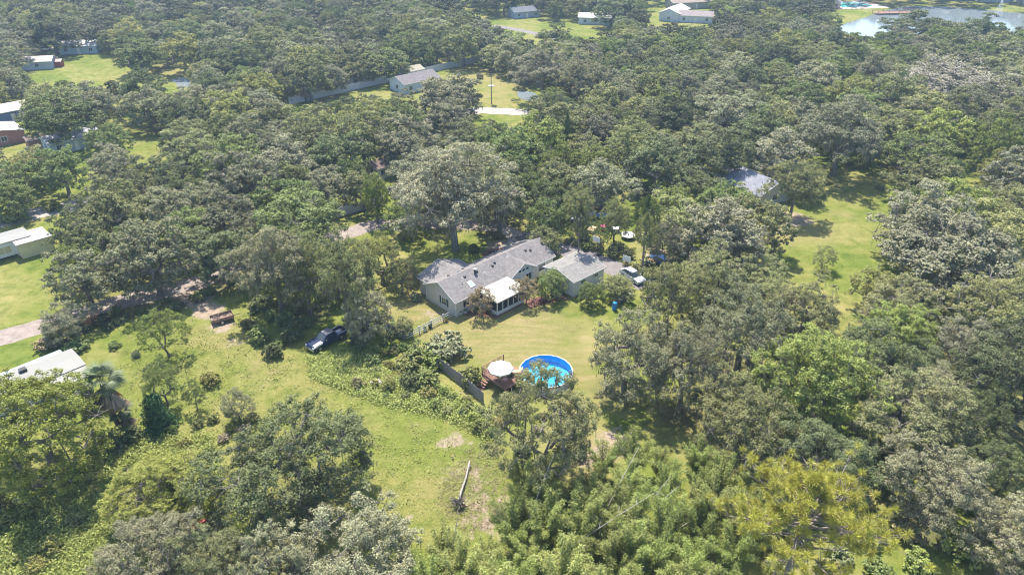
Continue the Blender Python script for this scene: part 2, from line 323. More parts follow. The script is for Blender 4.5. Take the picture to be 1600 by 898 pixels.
# ------------------------------------------------------------------ layout data (metres; camera over the origin, +Y away from it)
TREES = [
('tall',-9.8,105.1,9.9,19.0,'gray','huge moss-draped live oak with thick trunk behind the long grey-roofed house'),
('sparse',2.9,52.5,6.6,14.5,'olive','open-crowned olive oak standing in front of the round blue pool'),
('oak',-21.2,48.6,8.4,13.0,'dark','broad dark green oak standing alone on the green field'),
('round',-49.2,53.5,7.7,13.0,'yellow','large dense golden-green tree in front of the white trailer home'),
('round',-34.7,48.1,5.2,7.0,'yellow','low yellow-green leafy tree amid weeds below the shaggy palm'),
('sparse',-46.0,74.5,3.3,7.5,'bright','small yellow-green tree on thin stems beside the left lawn'),
('sparse',-41.9,64.5,2.6,6.5,'green','small spreading tree atop a vine-covered dark column'),
('sparse',-38.0,63.6,1.6,4.5,'green','slim young green tree right of the vine column'),
('sparse',-32.2,61.8,2.1,4.5,'gray','thin grey-leaved sapling on the left lawn'),
('oak',-31.0,38.9,5.2,9.0,'gray','grey-olive oak spreading over the bottom left weeds'),
('oak',-25.3,37.7,4.0,9.0,'olive','olive oak at the bottom edge beside the red kayak'),
('oak',-12.8,37.9,6.4,11.0,'gray','grey-olive oak at the bottom edge left of the uprooted log'),
('oak',-20.5,37.7,3.8,9.0,'gray','low grey oak at the bottom edge below the broad dark oak'),
('tall',-34.0,85.3,6.3,14.0,'gray','pale grey oak behind the dark pickup, left one of the roadside pair'),
('tall',-23.2,82.0,5.3,15.0,'olive','tall olive oak right behind the dark pickup'),
('oak',-19.9,78.3,3.7,9.0,'gray','small grey oak at the yard edge right of the dark pickup'),
('oak',-29.8,85.1,4.5,13.0,'olive','shady olive oak between the roadside pair behind the dark pickup'),
('oak',14.1,66.5,5.7,12.0,'gray','mossy grey oak at the right edge of the back lawn'),
('oak',20.4,64.0,5.2,12.0,'gray','mossy oak second in from the right edge of the back lawn'),
('oak',21.7,79.9,5.2,12.0,'olive','olive oak right of the silver car'),
('tall',52.7,118.6,5.2,11.5,'olive','lone olive oak with a visible trunk beside the right meadow'),
('sparse',50.9,98.3,2.3,4.5,'olive','small lone oak at the bottom of the right meadow'),
('oak',65.1,89.8,10.8,14.0,'gray','wide grey oak with bare twisting limbs right of the meadow'),
('oak',79.6,122.5,7.3,11.0,'olive','round olive oak at the upper right corner of the meadow'),
('round',100.9,136.7,5.1,14.0,'bright','tall yellow-green pine-like tree at the right edge'),
('round',5.5,102.5,3.3,6.0,'olive','leafy olive tree beside the driveway behind the house'),
('round',6.0,89.5,2.6,5.0,'green','bushy green tree between the house and the detached garage'),
('sparse',2.1,87.6,2.3,4.6,'brown','reddish-brown ornamental tree beside the screened porch'),
('sparse',-4.5,84.5,2.4,4.8,'brown','rounded brown ornamental tree against the house wall left of the porch'),
('round',11.8,87.2,2.2,4.0,'green','bushy green shrub tree in front of the detached garage'),
('round',16.1,89.4,2.7,4.0,'olive','yellow-green shrub tree between the garage and the silver car'),
('sparse',-15.0,78.7,1.6,3.6,'olive','small open tree beside the white rail fence'),
('sparse',-20.7,94.3,3.7,9.0,'yellowolive','yellow-olive oak on the lawn left of the house'),
('oak',-17.0,90.8,2.9,7.0,'olive','low olive oak at the left back corner of the house'),
('round',-105.5,157.6,8.8,13.0,'green','big green tree beside the blue-grey house at the left edge'),
('oak',-97.3,181.6,7.4,13.0,'dark','dark round oak by the small marsh pond'),
('round',-89.3,128.3,5.4,11.0,'green','dark green tree with its trunk showing on the left lawn'),
('round',-91.2,150.2,5.1,9.0,'green','tidy round green tree right of the blue-roofed house'),
('oak',-167.1,260.0,11.5,15.0,'dark','large dark spreading oak beside the pale blue house'),
('round',-122.2,231.3,8.9,11.0,'green','green tree right of the far left lawn'),
('round',9.1,132.2,4.4,10.0,'bright','bright yellow-green tree in the canopy behind the garage'),
('cone',12.3,149.6,2.6,11.0,'green','narrow cone-shaped evergreen poking out of the canopy'),
('oak',15.8,260.3,7.9,11.0,'dark','dark round oak at the front of the far lawn'),
('oak',154.5,275.9,14.1,12.0,'dark','broad oak on the near bank of the pond'),
('oak',175.8,269.3,7.9,12.0,'dark','round oak in front of the pond fountain'),
('bare',120.2,190.2,15.7,15.0,'moss','nearly bare grey moss-hung oak in the canopy at upper right'),
('oak',33.3,96.9,7.5,13.0,'gray','wide grey-olive oak left of the right meadow'),
('tall',69.6,140.2,10.0,17.0,'gray','tall oak with its trunk showing at the top of the right meadow'),
('pine',21.7,100.1,2.1,12.0,'green','slender pine behind the detached garage, left one'),
('pine',20.8,95.6,1.9,11.0,'olive','slender pine with bare trunk behind the silver car'),
('sparse',11.8,111.1,3.5,10.0,'olive','open olive tree standing over the parked boat'),
('sparse',17.8,107.1,3.3,9.0,'olive','thin-crowned oak between the boat and the trampoline'),
('sparse',24.4,97.5,3.7,10.0,'gray','grey open oak beyond the silver car at the yard edge'),
('sparse',15.2,104.9,2.2,6.0,'green','small green tree behind the driveway basketball hoop'),
('pine',10.8,99.0,1.7,11.0,'dark','dark slender pine beside the driveway behind the garage'),
('oak',-61.8,78.2,3.2,6.0,'gray','small grey-green oak beside the left dirt road above the trailer home'),
('oak',-17.0,174.1,8.9,13.0,'gray','grey oak in front of the long white fence and grey-roofed house'),
('tall',9.0,197.6,9.9,15.0,'gray','dark-trunked oak left of the mid lawn and road bend'),
('tall',18.3,190.2,8.3,15.0,'gray','dark-trunked oak right of the road bend'),
('round',-34.3,238.2,7.5,12.0,'green','round green tree behind the long white fence'),
('round',-40.3,221.9,9.1,11.0,'green','broad green tree just behind the long white fence'),
('oak',42.6,313.7,9.6,12.0,'dark','spreading tree over the white house by the far lawn'),
('round',-31.5,127.4,3.5,9.0,'green','dark green rounded tree near the white fence mid-left'),
('round',-25.1,116.2,2.6,10.0,'bright','bright green upright tree above the white fence mid-left'),
('oak',-71.2,114.8,5.2,9.0,'olive','low olive oak above the left dirt road'),
('round',-77.4,131.5,2.9,6.0,'yellow','small yellow-green tree on the left lawn edge'),
('oak',-50.2,119.4,7.1,14.0,'gray','pale mossy oak in the left canopy'),
('oak',-20.3,253.4,6.1,10.5,'dark','dark green live oak beyond and right of the long white fence, third nearest'),
('oak',-181.0,305.8,7.3,10.9,'olive','olive live oak straight beyond the pale blue house, third nearest'),
('oak',-13.7,128.3,7.4,11.1,'gray','grey-green live oak straight beyond the mossy giant oak, nearest'),
('oak',43.0,168.2,5.9,10.5,'dark','dark green live oak right of the cone-shaped evergreen, fifth nearest'),
('oak',69.4,167.0,7.0,10.5,'gray','grey-green live oak straight beyond the meadow-side grey roof, fifth nearest'),
('round',103.1,236.0,6.8,10.2,'olive','olive round-crowned tree straight in front of the turquoise swimming pool, second nearest'),
('oak',-46.6,306.6,6.8,10.7,'dark','dark green live oak straight beyond the long white fence, tenth nearest'),
('oak',-57.9,198.4,7.2,12.3,'olive','olive live oak left of the long white fence, second nearest'),
('oak',85.6,153.3,7.4,11.2,'olive','olive live oak in front and left of the bare mossy oak, fourth nearest'),
('oak',67.1,197.0,6.9,11.4,'dark','dark green live oak in front and right of the white houses, sixth nearest'),
('oak',-9.3,248.2,6.5,11.1,'gray','grey-green live oak left of the far top lawn, nearest'),
('round',-41.8,284.7,7.8,11.0,'yellowolive','yellow-olive round-crowned tree straight beyond the long white fence, fourth nearest'),
('oak',-190.9,300.1,7.0,11.4,'olive','olive live oak beyond and left of the pale blue house, nearest'),
('oak',63.6,251.6,7.2,11.7,'dark','dark green live oak straight in front of the white houses, nearest'),
('oak',184.5,250.4,6.1,11.4,'dark','dark green live oak beyond and right of the bare mossy oak, sixth nearest'),
('round',-116.1,256.8,7.8,13.5,'dark','dark green round-crowned tree in front and left of the teal-roofed house, nearest'),
('oak',51.2,211.6,5.6,10.5,'gray','grey-green live oak straight in front of the white houses, fifth nearest'),
('oak',115.2,172.7,7.5,11.7,'gray','grey-green live oak straight in front of the bare mossy oak, nearest'),
('round',-134.0,283.5,5.3,8.8,'yellowolive','yellow-olive round-crowned tree left of the teal-roofed house, second nearest'),
('round',-62.0,267.3,5.1,9.6,'dark','dark green round-crowned tree beyond and left of the long white fence, fourth nearest'),
('round',112.7,353.2,7.0,12.4,'yellowolive','yellow-olive round-crowned tree beyond and right of the white houses, third nearest'),
('round',-152.4,287.4,5.5,9.3,'green','green round-crowned tree beyond and right of the pale blue house, fourth nearest'),
('round',10.0,178.7,5.4,9.2,'green','green round-crowned tree right of the pale road bend'),
('round',-179.1,284.3,6.7,11.3,'olive','olive round-crowned tree beyond and left of the pale blue house, second nearest'),
('round',125.1,224.5,5.3,9.2,'green','green round-crowned tree beyond and left of the bare mossy oak'),
('round',-91.7,222.9,7.4,12.5,'dark','dark green round-crowned tree beyond and right of the marsh pond'),
('round',-125.5,272.3,5.5,9.2,'green','green round-crowned tree in front and left of the teal-roofed house, second nearest'),
('round',92.9,240.9,7.0,12.4,'yellowolive','yellow-olive round-crowned tree in front and left of the turquoise swimming pool, sixth nearest'),
('oak',150.0,259.9,7.2,10.6,'dark','dark green live oak in front and right of the pond'),
('oak',-185.5,265.1,6.0,9.4,'gray','grey-green live oak left of the pale blue house, second nearest'),
('oak',158.2,212.7,5.4,10.4,'gray','grey-green live oak right of the bare mossy oak, fifth nearest'),
('round',-36.0,308.3,6.9,10.8,'green','green round-crowned tree straight beyond the long white fence, seventh nearest'),
('oak',43.7,57.2,6.9,10.1,'olive','olive live oak beyond and right of the big yellow-green pine, nearest'),
('oak',33.6,214.1,5.8,10.1,'dark','dark green live oak in front and right of the far top lawn, fifth nearest'),
('oak',125.6,344.4,7.5,10.9,'olive','olive live oak left of the turquoise swimming pool, second nearest'),
('round',30.4,332.7,6.9,11.3,'olive','olive round-crowned tree straight beyond the far top lawn, second nearest'),
('oak',-60.1,232.9,6.5,9.9,'gray','grey-green live oak beyond and left of the long white fence, second nearest'),
('round',116.6,293.1,5.5,9.1,'green','green round-crowned tree in front and left of the turquoise swimming pool, fourth nearest'),
('round',98.2,195.6,5.3,9.1,'green','green round-crowned tree left of the bare mossy oak, third nearest'),
('oak',86.9,143.6,5.2,8.4,'olive','olive live oak straight in front of the bare mossy oak, fourth nearest'),
('round',-168.4,326.4,5.9,10.1,'green','green round-crowned tree left of the teal-roofed house, sixth nearest'),
('oak',130.4,247.4,6.8,11.7,'dark','dark green live oak in front and left of the pond, nearest'),
('round',-53.7,325.4,6.2,9.8,'green','green round-crowned tree straight beyond the long white fence, eighth nearest'),
('oak',-182.9,254.6,6.3,10.7,'gray','grey-green live oak left of the pale blue house, fifth nearest'),
('round',150.2,227.6,6.9,11.4,'green','green round-crowned tree beyond and right of the bare mossy oak, nearest'),
('oak',-69.7,208.4,6.6,10.9,'gray','grey-green live oak right of the marsh pond'),
('round',-56.5,307.0,5.4,10.0,'green','green round-crowned tree straight beyond the long white fence, sixth nearest'),
('round',-69.2,165.9,7.3,12.4,'yellowolive','yellow-olive round-crowned tree in front and right of the marsh pond, third nearest'),
('round',-131.9,303.9,5.1,9.4,'dark','dark green round-crowned tree straight beyond the teal-roofed house, nearest'),
('round',-26.0,157.8,7.0,11.9,'green','green round-crowned tree straight in front of the long white fence, second nearest'),
('oak',84.6,194.2,7.7,12.8,'gray','grey-green live oak straight in front of the turquoise swimming pool, third nearest'),
('round',-28.5,351.0,5.4,9.0,'olive','olive round-crowned tree left of the far top lawn, sixth nearest'),
('round',-15.8,356.7,5.4,9.3,'green','green round-crowned tree beyond and left of the far top lawn, second nearest'),
('oak',41.2,46.7,5.5,10.0,'gray','grey-green live oak right of the big yellow-green pine, nearest'),
('round',73.7,150.6,6.5,10.0,'bright','bright green round-crowned tree beyond and right of the meadow-side grey roof, second nearest'),
('oak',17.7,122.2,6.8,10.9,'gray','grey-green live oak straight beyond the parked boat, nearest'),
('round',-40.1,344.7,5.9,11.0,'yellowolive','yellow-olive round-crowned tree straight beyond the long white fence, sixteenth nearest'),
('round',-192.8,314.3,6.6,11.1,'yellowolive','yellow-olive round-crowned tree straight beyond the pale blue house, second nearest'),
('oak',103.0,277.7,7.1,10.9,'olive','olive live oak in front and left of the turquoise swimming pool, third nearest'),
('oak',-92.6,239.0,7.4,11.1,'gray','grey-green live oak in front and right of the teal-roofed house, second nearest'),
('oak',39.0,229.8,6.1,10.1,'gray','grey-green live oak in front and right of the far top lawn, fourth nearest'),
('round',-228.3,330.1,7.3,11.6,'yellowolive','yellow-olive round-crowned tree beyond and left of the pale blue house, thirteenth nearest'),
('round',104.0,347.0,7.3,12.3,'olive','olive round-crowned tree beyond and right of the white houses, nearest'),
('oak',-154.2,301.1,6.6,10.1,'olive','olive live oak left of the teal-roofed house, second nearest'),
('round',134.9,204.3,5.3,9.6,'olive','olive round-crowned tree right of the bare mossy oak, nearest'),
('round',-219.9,343.7,7.5,13.0,'yellowolive','yellow-olive round-crowned tree beyond and left of the pale blue house, tenth nearest'),
('round',80.5,230.7,5.9,9.5,'green','green round-crowned tree in front and right of the white houses, eighth nearest'),
('oak',-215.0,294.0,6.9,10.3,'gray','grey-green live oak beyond and left of the pale blue house, fourth nearest'),
('round',-103.8,282.3,6.0,10.1,'dark','dark green round-crowned tree right of the teal-roofed house, fifth nearest'),
('oak',-127.2,318.9,7.9,12.5,'gray','grey-green live oak beyond and right of the teal-roofed house'),
('round',50.5,353.9,6.4,10.0,'yellowolive','yellow-olive round-crowned tree beyond and right of the far top lawn, second nearest'),
('oak',132.4,218.7,6.2,10.9,'olive','olive live oak beyond and left of the bare mossy oak'),
('oak',-164.1,294.1,6.6,11.8,'gray','grey-green live oak beyond and right of the pale blue house, second nearest'),
('oak',48.2,192.8,6.4,9.9,'gray','grey-green live oak straight in front of the white houses, ninth nearest'),
('oak',-157.0,316.0,7.9,11.2,'gray','grey-green live oak beyond and left of the teal-roofed house'),
('round',113.9,308.6,5.0,9.7,'green','green round-crowned tree left of the turquoise swimming pool, third nearest'),
('round',-73.8,221.9,5.0,9.9,'dark','dark green round-crowned tree right of the marsh pond, sixth nearest'),
('round',101.4,326.2,7.5,11.9,'olive','olive round-crowned tree right of the white houses, third nearest'),
('oak',-172.9,246.0,7.2,11.9,'gray','grey-green live oak left of the pale blue house, nearest'),
('oak',-80.2,173.2,6.7,11.1,'gray','grey-green live oak straight in front of the marsh pond, nearest'),
('round',-65.6,223.2,7.3,11.3,'yellowolive','yellow-olive round-crowned tree beyond and left of the long white fence, fifth nearest'),
('round',-250.7,355.0,5.1,8.5,'yellowolive','yellow-olive round-crowned tree beyond and left of the pale blue house, nineteenth nearest'),
('oak',-161.2,222.7,6.8,11.9,'gray','grey-green live oak left of the pale blue house, fourth nearest'),
('oak',99.9,155.7,5.3,9.0,'dark','dark green live oak straight in front of the bare mossy oak, third nearest'),
('round',-83.5,255.5,6.4,10.0,'olive','olive round-crowned tree right of the teal-roofed house, tenth nearest'),
('round',-100.4,248.5,5.3,8.7,'olive','olive round-crowned tree in front and right of the teal-roofed house, second nearest'),
('round',40.0,179.8,5.5,9.0,'bright','bright green round-crowned tree beyond and right of the cone-shaped evergreen, fourth nearest'),
('oak',79.2,100.2,6.4,10.0,'olive','olive live oak beyond and right of the wide twisted-limb oak, nearest'),
('oak',166.6,240.4,7.3,12.5,'olive','olive live oak beyond and right of the bare mossy oak, third nearest'),
('round',-39.8,112.4,6.8,10.8,'green','green round-crowned tree left of the mid-left white fence, second nearest'),
('oak',80.2,261.4,7.6,11.7,'gray','grey-green live oak in front and right of the white houses, nearest'),
('oak',106.3,206.3,6.4,11.2,'gray','grey-green live oak left of the bare mossy oak, fourth nearest'),
('oak',85.6,249.7,5.6,10.3,'olive','olive live oak in front and right of the white houses, third nearest'),
('oak',-81.8,279.3,6.8,11.5,'gray','grey-green live oak right of the teal-roofed house, sixth nearest'),
('round',-213.2,352.5,6.0,9.5,'olive','olive round-crowned tree straight beyond the pale blue house, fifth nearest'),
('round',-111.8,339.1,7.7,11.0,'dark','dark green round-crowned tree beyond and right of the teal-roofed house, sixth nearest'),
('oak',-18.7,275.9,6.7,12.2,'olive','olive live oak left of the far top lawn, third nearest'),
('oak',-58.3,110.3,6.0,10.9,'gray','grey-green live oak straight beyond the left dirt road, second nearest'),
('round',0.7,137.5,6.7,11.6,'green','green round-crowned tree in front and left of the cone-shaped evergreen'),
('oak',-104.0,325.1,7.1,11.5,'gray','grey-green live oak right of the teal-roofed house, fifth nearest'),
('oak',68.2,102.3,7.6,12.5,'gray','grey-green live oak beyond and left of the wide twisted-limb oak, nearest'),
('oak',-76.7,236.8,6.6,10.8,'gray','grey-green live oak in front and right of the teal-roofed house, fourth nearest'),
('oak',49.9,232.8,5.2,9.0,'gray','grey-green live oak straight in front of the white houses, second nearest'),
('round',-87.2,352.4,7.7,10.9,'green','green round-crowned tree right of the teal-roofed house, fourteenth nearest'),
('round',80.4,213.5,5.1,9.0,'green','green round-crowned tree in front and right of the white houses, ninth nearest'),
('oak',27.3,202.0,5.5,10.0,'gray','grey-green live oak in front and right of the far top lawn, sixth nearest'),
('oak',63.3,75.8,6.9,11.8,'olive','olive live oak in front and right of the wide twisted-limb oak, second nearest'),
('round',-42.9,242.2,5.2,8.6,'bright','bright green round-crowned tree straight beyond the long white fence, nearest'),
('oak',-54.4,90.6,7.2,12.9,'gray','grey-green live oak straight beyond the left dirt road, nearest'),
('round',-83.3,214.1,7.7,13.5,'dark','dark green round-crowned tree right of the marsh pond, third nearest'),
('oak',43.6,274.0,7.8,11.1,'dark','dark green live oak right of the far top lawn'),
('oak',52.0,163.1,7.6,13.1,'gray','grey-green live oak straight beyond the meadow-side grey roof, fourth nearest'),
('round',-194.5,348.8,7.5,11.2,'olive','olive round-crowned tree straight beyond the pale blue house, sixth nearest'),
('oak',67.9,211.7,6.8,10.1,'gray','grey-green live oak in front and right of the white houses, fifth nearest'),
('round',-111.3,314.9,5.2,9.3,'olive','olive round-crowned tree right of the teal-roofed house, sixth nearest'),
('oak',-58.2,246.3,5.5,10.2,'gray','grey-green live oak beyond and left of the long white fence, third nearest'),
('round',-194.6,275.5,5.3,8.9,'dark','dark green round-crowned tree left of the pale blue house'),
('oak',-26.5,264.9,5.9,10.6,'olive','olive live oak beyond and right of the long white fence, second nearest'),
('round',118.4,218.3,5.2,8.8,'olive','olive round-crowned tree left of the bare mossy oak, nearest'),
('round',12.1,212.1,5.2,9.7,'olive','olive round-crowned tree straight in front of the far top lawn, second nearest'),
('round',-16.8,240.9,7.9,13.7,'olive','olive round-crowned tree beyond and right of the long white fence, second nearest'),
('oak',-86.9,199.6,5.7,9.7,'gray','grey-green live oak in front and right of the marsh pond, nearest'),
('oak',94.7,225.9,7.8,11.4,'olive','olive live oak in front and left of the turquoise swimming pool, fourth nearest'),
('round',-119.2,266.6,5.8,9.9,'olive','olive round-crowned tree straight in front of the teal-roofed house, nearest'),
('oak',116.8,158.5,7.0,11.8,'olive','olive live oak in front and right of the bare mossy oak, third nearest'),
('round',123.6,241.1,5.4,9.3,'bright','bright green round-crowned tree in front and left of the pond, nearest'),
('oak',41.5,241.7,6.0,10.7,'dark','dark green live oak in front and right of the far top lawn, second nearest'),
('oak',-118.5,241.9,5.6,9.8,'gray','grey-green live oak beyond and left of the marsh pond'),
('round',106.7,148.9,7.1,11.8,'green','green round-crowned tree in front and right of the bare mossy oak, nearest'),
('round',-79.2,264.9,7.4,12.9,'dark','dark green round-crowned tree right of the teal-roofed house, eleventh nearest'),
('round',-72.2,359.4,5.7,10.0,'olive','olive round-crowned tree straight beyond the long white fence, fifteenth nearest'),
('round',-58.5,285.6,6.6,10.7,'olive','olive round-crowned tree straight beyond the long white fence, third nearest'),
('round',95.7,284.3,5.5,9.1,'olive','olive round-crowned tree right of the white houses, fifth nearest'),
('oak',56.0,136.3,7.5,10.8,'gray','grey-green live oak beyond and right of the meadow-side grey roof'),
('oak',134.4,239.2,6.6,10.2,'gray','grey-green live oak straight in front of the pond, third nearest'),
('round',58.4,238.2,7.5,11.5,'green','green round-crowned tree straight in front of the white houses, third nearest'),
('oak',163.4,226.8,6.3,11.2,'gray','grey-green live oak beyond and right of the bare mossy oak, fourth nearest'),
('round',41.8,263.3,6.0,11.2,'yellowolive','yellow-olive round-crowned tree right of the far top lawn, second nearest'),
('oak',-18.2,135.2,5.2,9.3,'gray','grey-green live oak beyond and left of the mossy giant oak, second nearest'),
('oak',123.3,166.7,5.9,9.2,'gray','grey-green live oak in front and right of the bare mossy oak, second nearest'),
('round',96.8,335.2,6.6,11.1,'bright','bright green round-crowned tree right of the white houses, nearest'),
('oak',56.6,151.3,7.2,11.1,'dark','dark green live oak straight beyond the meadow-side grey roof, nearest'),
('round',-47.8,350.6,7.4,10.9,'green','green round-crowned tree straight beyond the long white fence, fourteenth nearest'),
('round',-156.4,351.4,7.2,11.7,'olive','olive round-crowned tree straight beyond the teal-roofed house, sixth nearest'),
('round',95.2,209.6,6.6,11.0,'green','green round-crowned tree straight in front of the turquoise swimming pool, third nearest'),
('oak',-65.7,154.6,5.3,9.9,'olive','olive live oak in front and right of the marsh pond, fourth nearest'),
('round',89.2,181.4,6.6,11.8,'yellowolive','yellow-olive round-crowned tree left of the bare mossy oak, fourth nearest'),
('oak',-212.1,333.1,7.6,11.6,'olive','olive live oak beyond and left of the pale blue house, second nearest'),
('round',175.9,248.3,6.5,10.5,'green','green round-crowned tree beyond and right of the bare mossy oak, third nearest'),
('oak',-204.9,287.8,7.3,11.9,'olive','olive live oak beyond and left of the pale blue house, third nearest'),
('round',-41.2,168.7,5.2,9.7,'green','green round-crowned tree in front and left of the long white fence, nearest'),
('oak',51.4,203.1,6.6,10.7,'dark','dark green live oak straight in front of the white houses, seventh nearest'),
('oak',-53.2,206.1,5.6,8.9,'gray','grey-green live oak left of the long white fence, nearest'),
('oak',-50.0,108.3,6.7,10.4,'gray','grey-green live oak left of the mid-left white fence, second nearest'),
('round',77.5,109.3,6.5,11.0,'bright','bright green round-crowned tree straight beyond the wide twisted-limb oak, nearest'),
('oak',-109.0,264.0,7.6,11.5,'gray','grey-green live oak in front and right of the teal-roofed house, nearest'),
('oak',121.8,207.9,5.9,9.2,'gray','grey-green live oak left of the bare mossy oak, nearest'),
('oak',100.4,305.7,7.3,12.4,'dark','dark green live oak right of the white houses'),
('oak',110.6,140.6,5.7,10.1,'olive','olive live oak in front and right of the bare mossy oak, fourth nearest'),
('oak',-3.9,345.5,7.8,13.7,'dark','dark green live oak beyond and left of the far top lawn'),
('oak',10.4,158.0,7.5,12.0,'olive','olive live oak beyond and left of the cone-shaped evergreen'),
('oak',-103.8,169.6,6.4,11.7,'gray','grey-green live oak beyond and right of the blue-roofed house'),
('round',-54.1,100.8,5.5,9.6,'green','green round-crowned tree straight beyond the left dirt road, third nearest'),
('oak',24.1,138.4,5.7,10.4,'olive','olive live oak in front and right of the cone-shaped evergreen, second nearest'),
('round',50.2,73.7,5.2,8.6,'bright','bright green round-crowned tree in front and left of the wide twisted-limb oak, second nearest'),
('round',36.9,111.1,5.9,10.5,'green','green round-crowned tree in front and left of the meadow-side grey roof'),
('oak',7.1,221.7,7.3,11.9,'dark','dark green live oak in front and left of the far top lawn, nearest'),
('oak',112.8,251.1,5.9,11.1,'dark','dark green live oak straight in front of the turquoise swimming pool, nearest'),
('oak',25.6,226.4,6.0,10.5,'gray','grey-green live oak in front and right of the far top lawn, nearest'),
('oak',43.9,66.9,6.0,10.1,'dark','dark green live oak in front and left of the wide twisted-limb oak, third nearest'),
('round',52.7,338.7,6.5,11.3,'bright','bright green round-crowned tree left of the white houses, second nearest'),
('oak',78.8,160.1,5.9,11.1,'olive','olive live oak in front and left of the bare mossy oak, fifth nearest'),
('round',111.2,329.4,5.3,8.8,'bright','bright green round-crowned tree right of the white houses, sixth nearest'),
('oak',-171.1,281.1,6.4,10.1,'gray','grey-green live oak straight beyond the pale blue house, second nearest'),
('round',-144.4,270.0,6.0,9.8,'dark','dark green round-crowned tree beyond and right of the pale blue house, nearest'),
('round',114.5,362.6,6.1,10.1,'green','green round-crowned tree beyond and right of the white houses, second nearest'),
('oak',63.9,160.6,5.6,9.7,'olive','olive live oak straight beyond the meadow-side grey roof, second nearest'),
('round',149.8,215.0,7.2,10.8,'olive','olive round-crowned tree right of the bare mossy oak, second nearest'),
('round',-36.0,137.0,6.8,11.0,'dark','dark green round-crowned tree straight beyond the mid-left white fence, second nearest'),
('oak',29.0,85.8,5.9,10.5,'olive','olive live oak right of the silver car'),
('oak',-31.6,289.6,6.7,12.1,'olive','olive live oak beyond and right of the long white fence, fifth nearest'),
('oak',0.2,241.1,6.2,10.9,'olive','olive live oak in front and left of the far top lawn, second nearest'),
('round',94.8,252.2,5.7,9.7,'bright','bright green round-crowned tree in front and left of the turquoise swimming pool, seventh nearest'),
('round',-70.7,350.9,6.5,10.5,'yellowolive','yellow-olive round-crowned tree straight beyond the long white fence, eleventh nearest'),
('oak',19.2,164.4,5.4,10.2,'olive','olive live oak beyond and right of the cone-shaped evergreen, nearest'),
('round',-189.6,337.2,6.7,10.2,'green','green round-crowned tree straight beyond the pale blue house, fourth nearest'),
('round',-107.8,231.2,7.6,13.3,'yellowolive','yellow-olive round-crowned tree straight beyond the marsh pond, nearest'),
('oak',121.0,331.8,7.2,10.6,'dark','dark green live oak left of the turquoise swimming pool, third nearest'),
('oak',-150.1,208.0,5.4,9.0,'gray','grey-green live oak straight beyond the blue-grey house, second nearest'),
('oak',86.7,109.5,5.3,8.7,'olive','olive live oak beyond and right of the wide twisted-limb oak, second nearest'),
('round',-74.6,340.9,7.1,12.4,'dark','dark green round-crowned tree straight beyond the long white fence, thirteenth nearest'),
('oak',32.7,174.0,6.3,9.6,'olive','olive live oak beyond and right of the cone-shaped evergreen, fifth nearest'),
('oak',117.0,268.7,5.9,10.3,'gray','grey-green live oak in front and left of the turquoise swimming pool, nearest'),
('oak',-64.8,304.7,6.9,10.3,'olive','olive live oak straight beyond the long white fence, ninth nearest'),
('oak',66.2,229.2,5.1,9.2,'gray','grey-green live oak in front and right of the white houses, second nearest'),
('oak',-62.5,86.5,5.5,10.3,'gray','grey-green live oak beyond and left of the left dirt road'),
('round',-52.5,358.0,5.8,9.3,'green','green round-crowned tree straight beyond the long white fence, twelfth nearest'),
('round',-133.6,355.6,5.6,10.1,'green','green round-crowned tree beyond and right of the teal-roofed house, second nearest'),
('round',-74.2,304.3,6.0,11.3,'green','green round-crowned tree beyond and left of the long white fence, eighth nearest'),
('round',-199.5,296.4,5.3,8.8,'yellowolive','yellow-olive round-crowned tree beyond and left of the pale blue house, sixth nearest'),
('oak',-90.3,277.0,6.0,11.3,'olive','olive live oak right of the teal-roofed house, fourth nearest'),
('round',-51.0,228.3,7.9,11.6,'olive','olive round-crowned tree beyond and left of the long white fence, nearest'),
('oak',28.8,69.9,7.3,12.7,'gray','grey-green live oak in front and right of the silver car'),
('oak',145.1,194.3,7.7,13.1,'gray','grey-green live oak right of the bare mossy oak, fourth nearest'),
('oak',-36.7,265.3,6.9,12.1,'olive','olive live oak straight beyond the long white fence, sixth nearest'),
('oak',15.9,142.8,5.1,9.2,'olive','olive live oak in front and right of the cone-shaped evergreen, nearest'),
('oak',-66.4,179.8,5.0,8.8,'gray','grey-green live oak in front and right of the marsh pond, third nearest'),
('oak',-5.1,132.1,5.1,9.0,'olive','olive live oak beyond and right of the mossy giant oak, nearest'),
('oak',-112.9,181.2,5.2,9.4,'gray','grey-green live oak straight beyond the blue-roofed house'),
('round',-186.9,280.3,6.2,11.2,'olive','olive round-crowned tree beyond and left of the pale blue house, fifth nearest'),
('oak',50.0,255.9,6.7,11.7,'gray','grey-green live oak in front and left of the white houses'),
('oak',-31.1,249.6,6.7,11.4,'olive','olive live oak beyond and right of the long white fence, nearest'),
('round',-207.4,307.1,6.0,9.7,'yellowolive','yellow-olive round-crowned tree beyond and left of the pale blue house, eighth nearest'),
('oak',-112.2,296.7,7.4,10.8,'gray','grey-green live oak right of the teal-roofed house, nearest'),
('oak',-90.7,171.9,7.1,12.1,'gray','grey-green live oak in front and left of the marsh pond'),
('oak',-51.8,294.1,7.5,12.4,'gray','grey-green live oak straight beyond the long white fence, seventh nearest'),
('oak',-161.3,272.9,6.7,10.4,'gray','grey-green live oak straight beyond the pale blue house, nearest'),
('round',75.1,178.1,6.5,11.4,'green','green round-crowned tree straight beyond the meadow-side grey roof, third nearest'),
('round',27.3,160.8,5.2,8.5,'green','green round-crowned tree right of the cone-shaped evergreen'),
('round',-222.4,313.9,7.4,11.7,'green','green round-crowned tree beyond and left of the pale blue house, fifteenth nearest'),
('oak',-75.5,321.0,7.0,12.3,'gray','grey-green live oak straight beyond the long white fence, twelfth nearest'),
('round',106.0,296.4,6.0,11.0,'yellowolive','yellow-olive round-crowned tree left of the turquoise swimming pool, fourth nearest'),
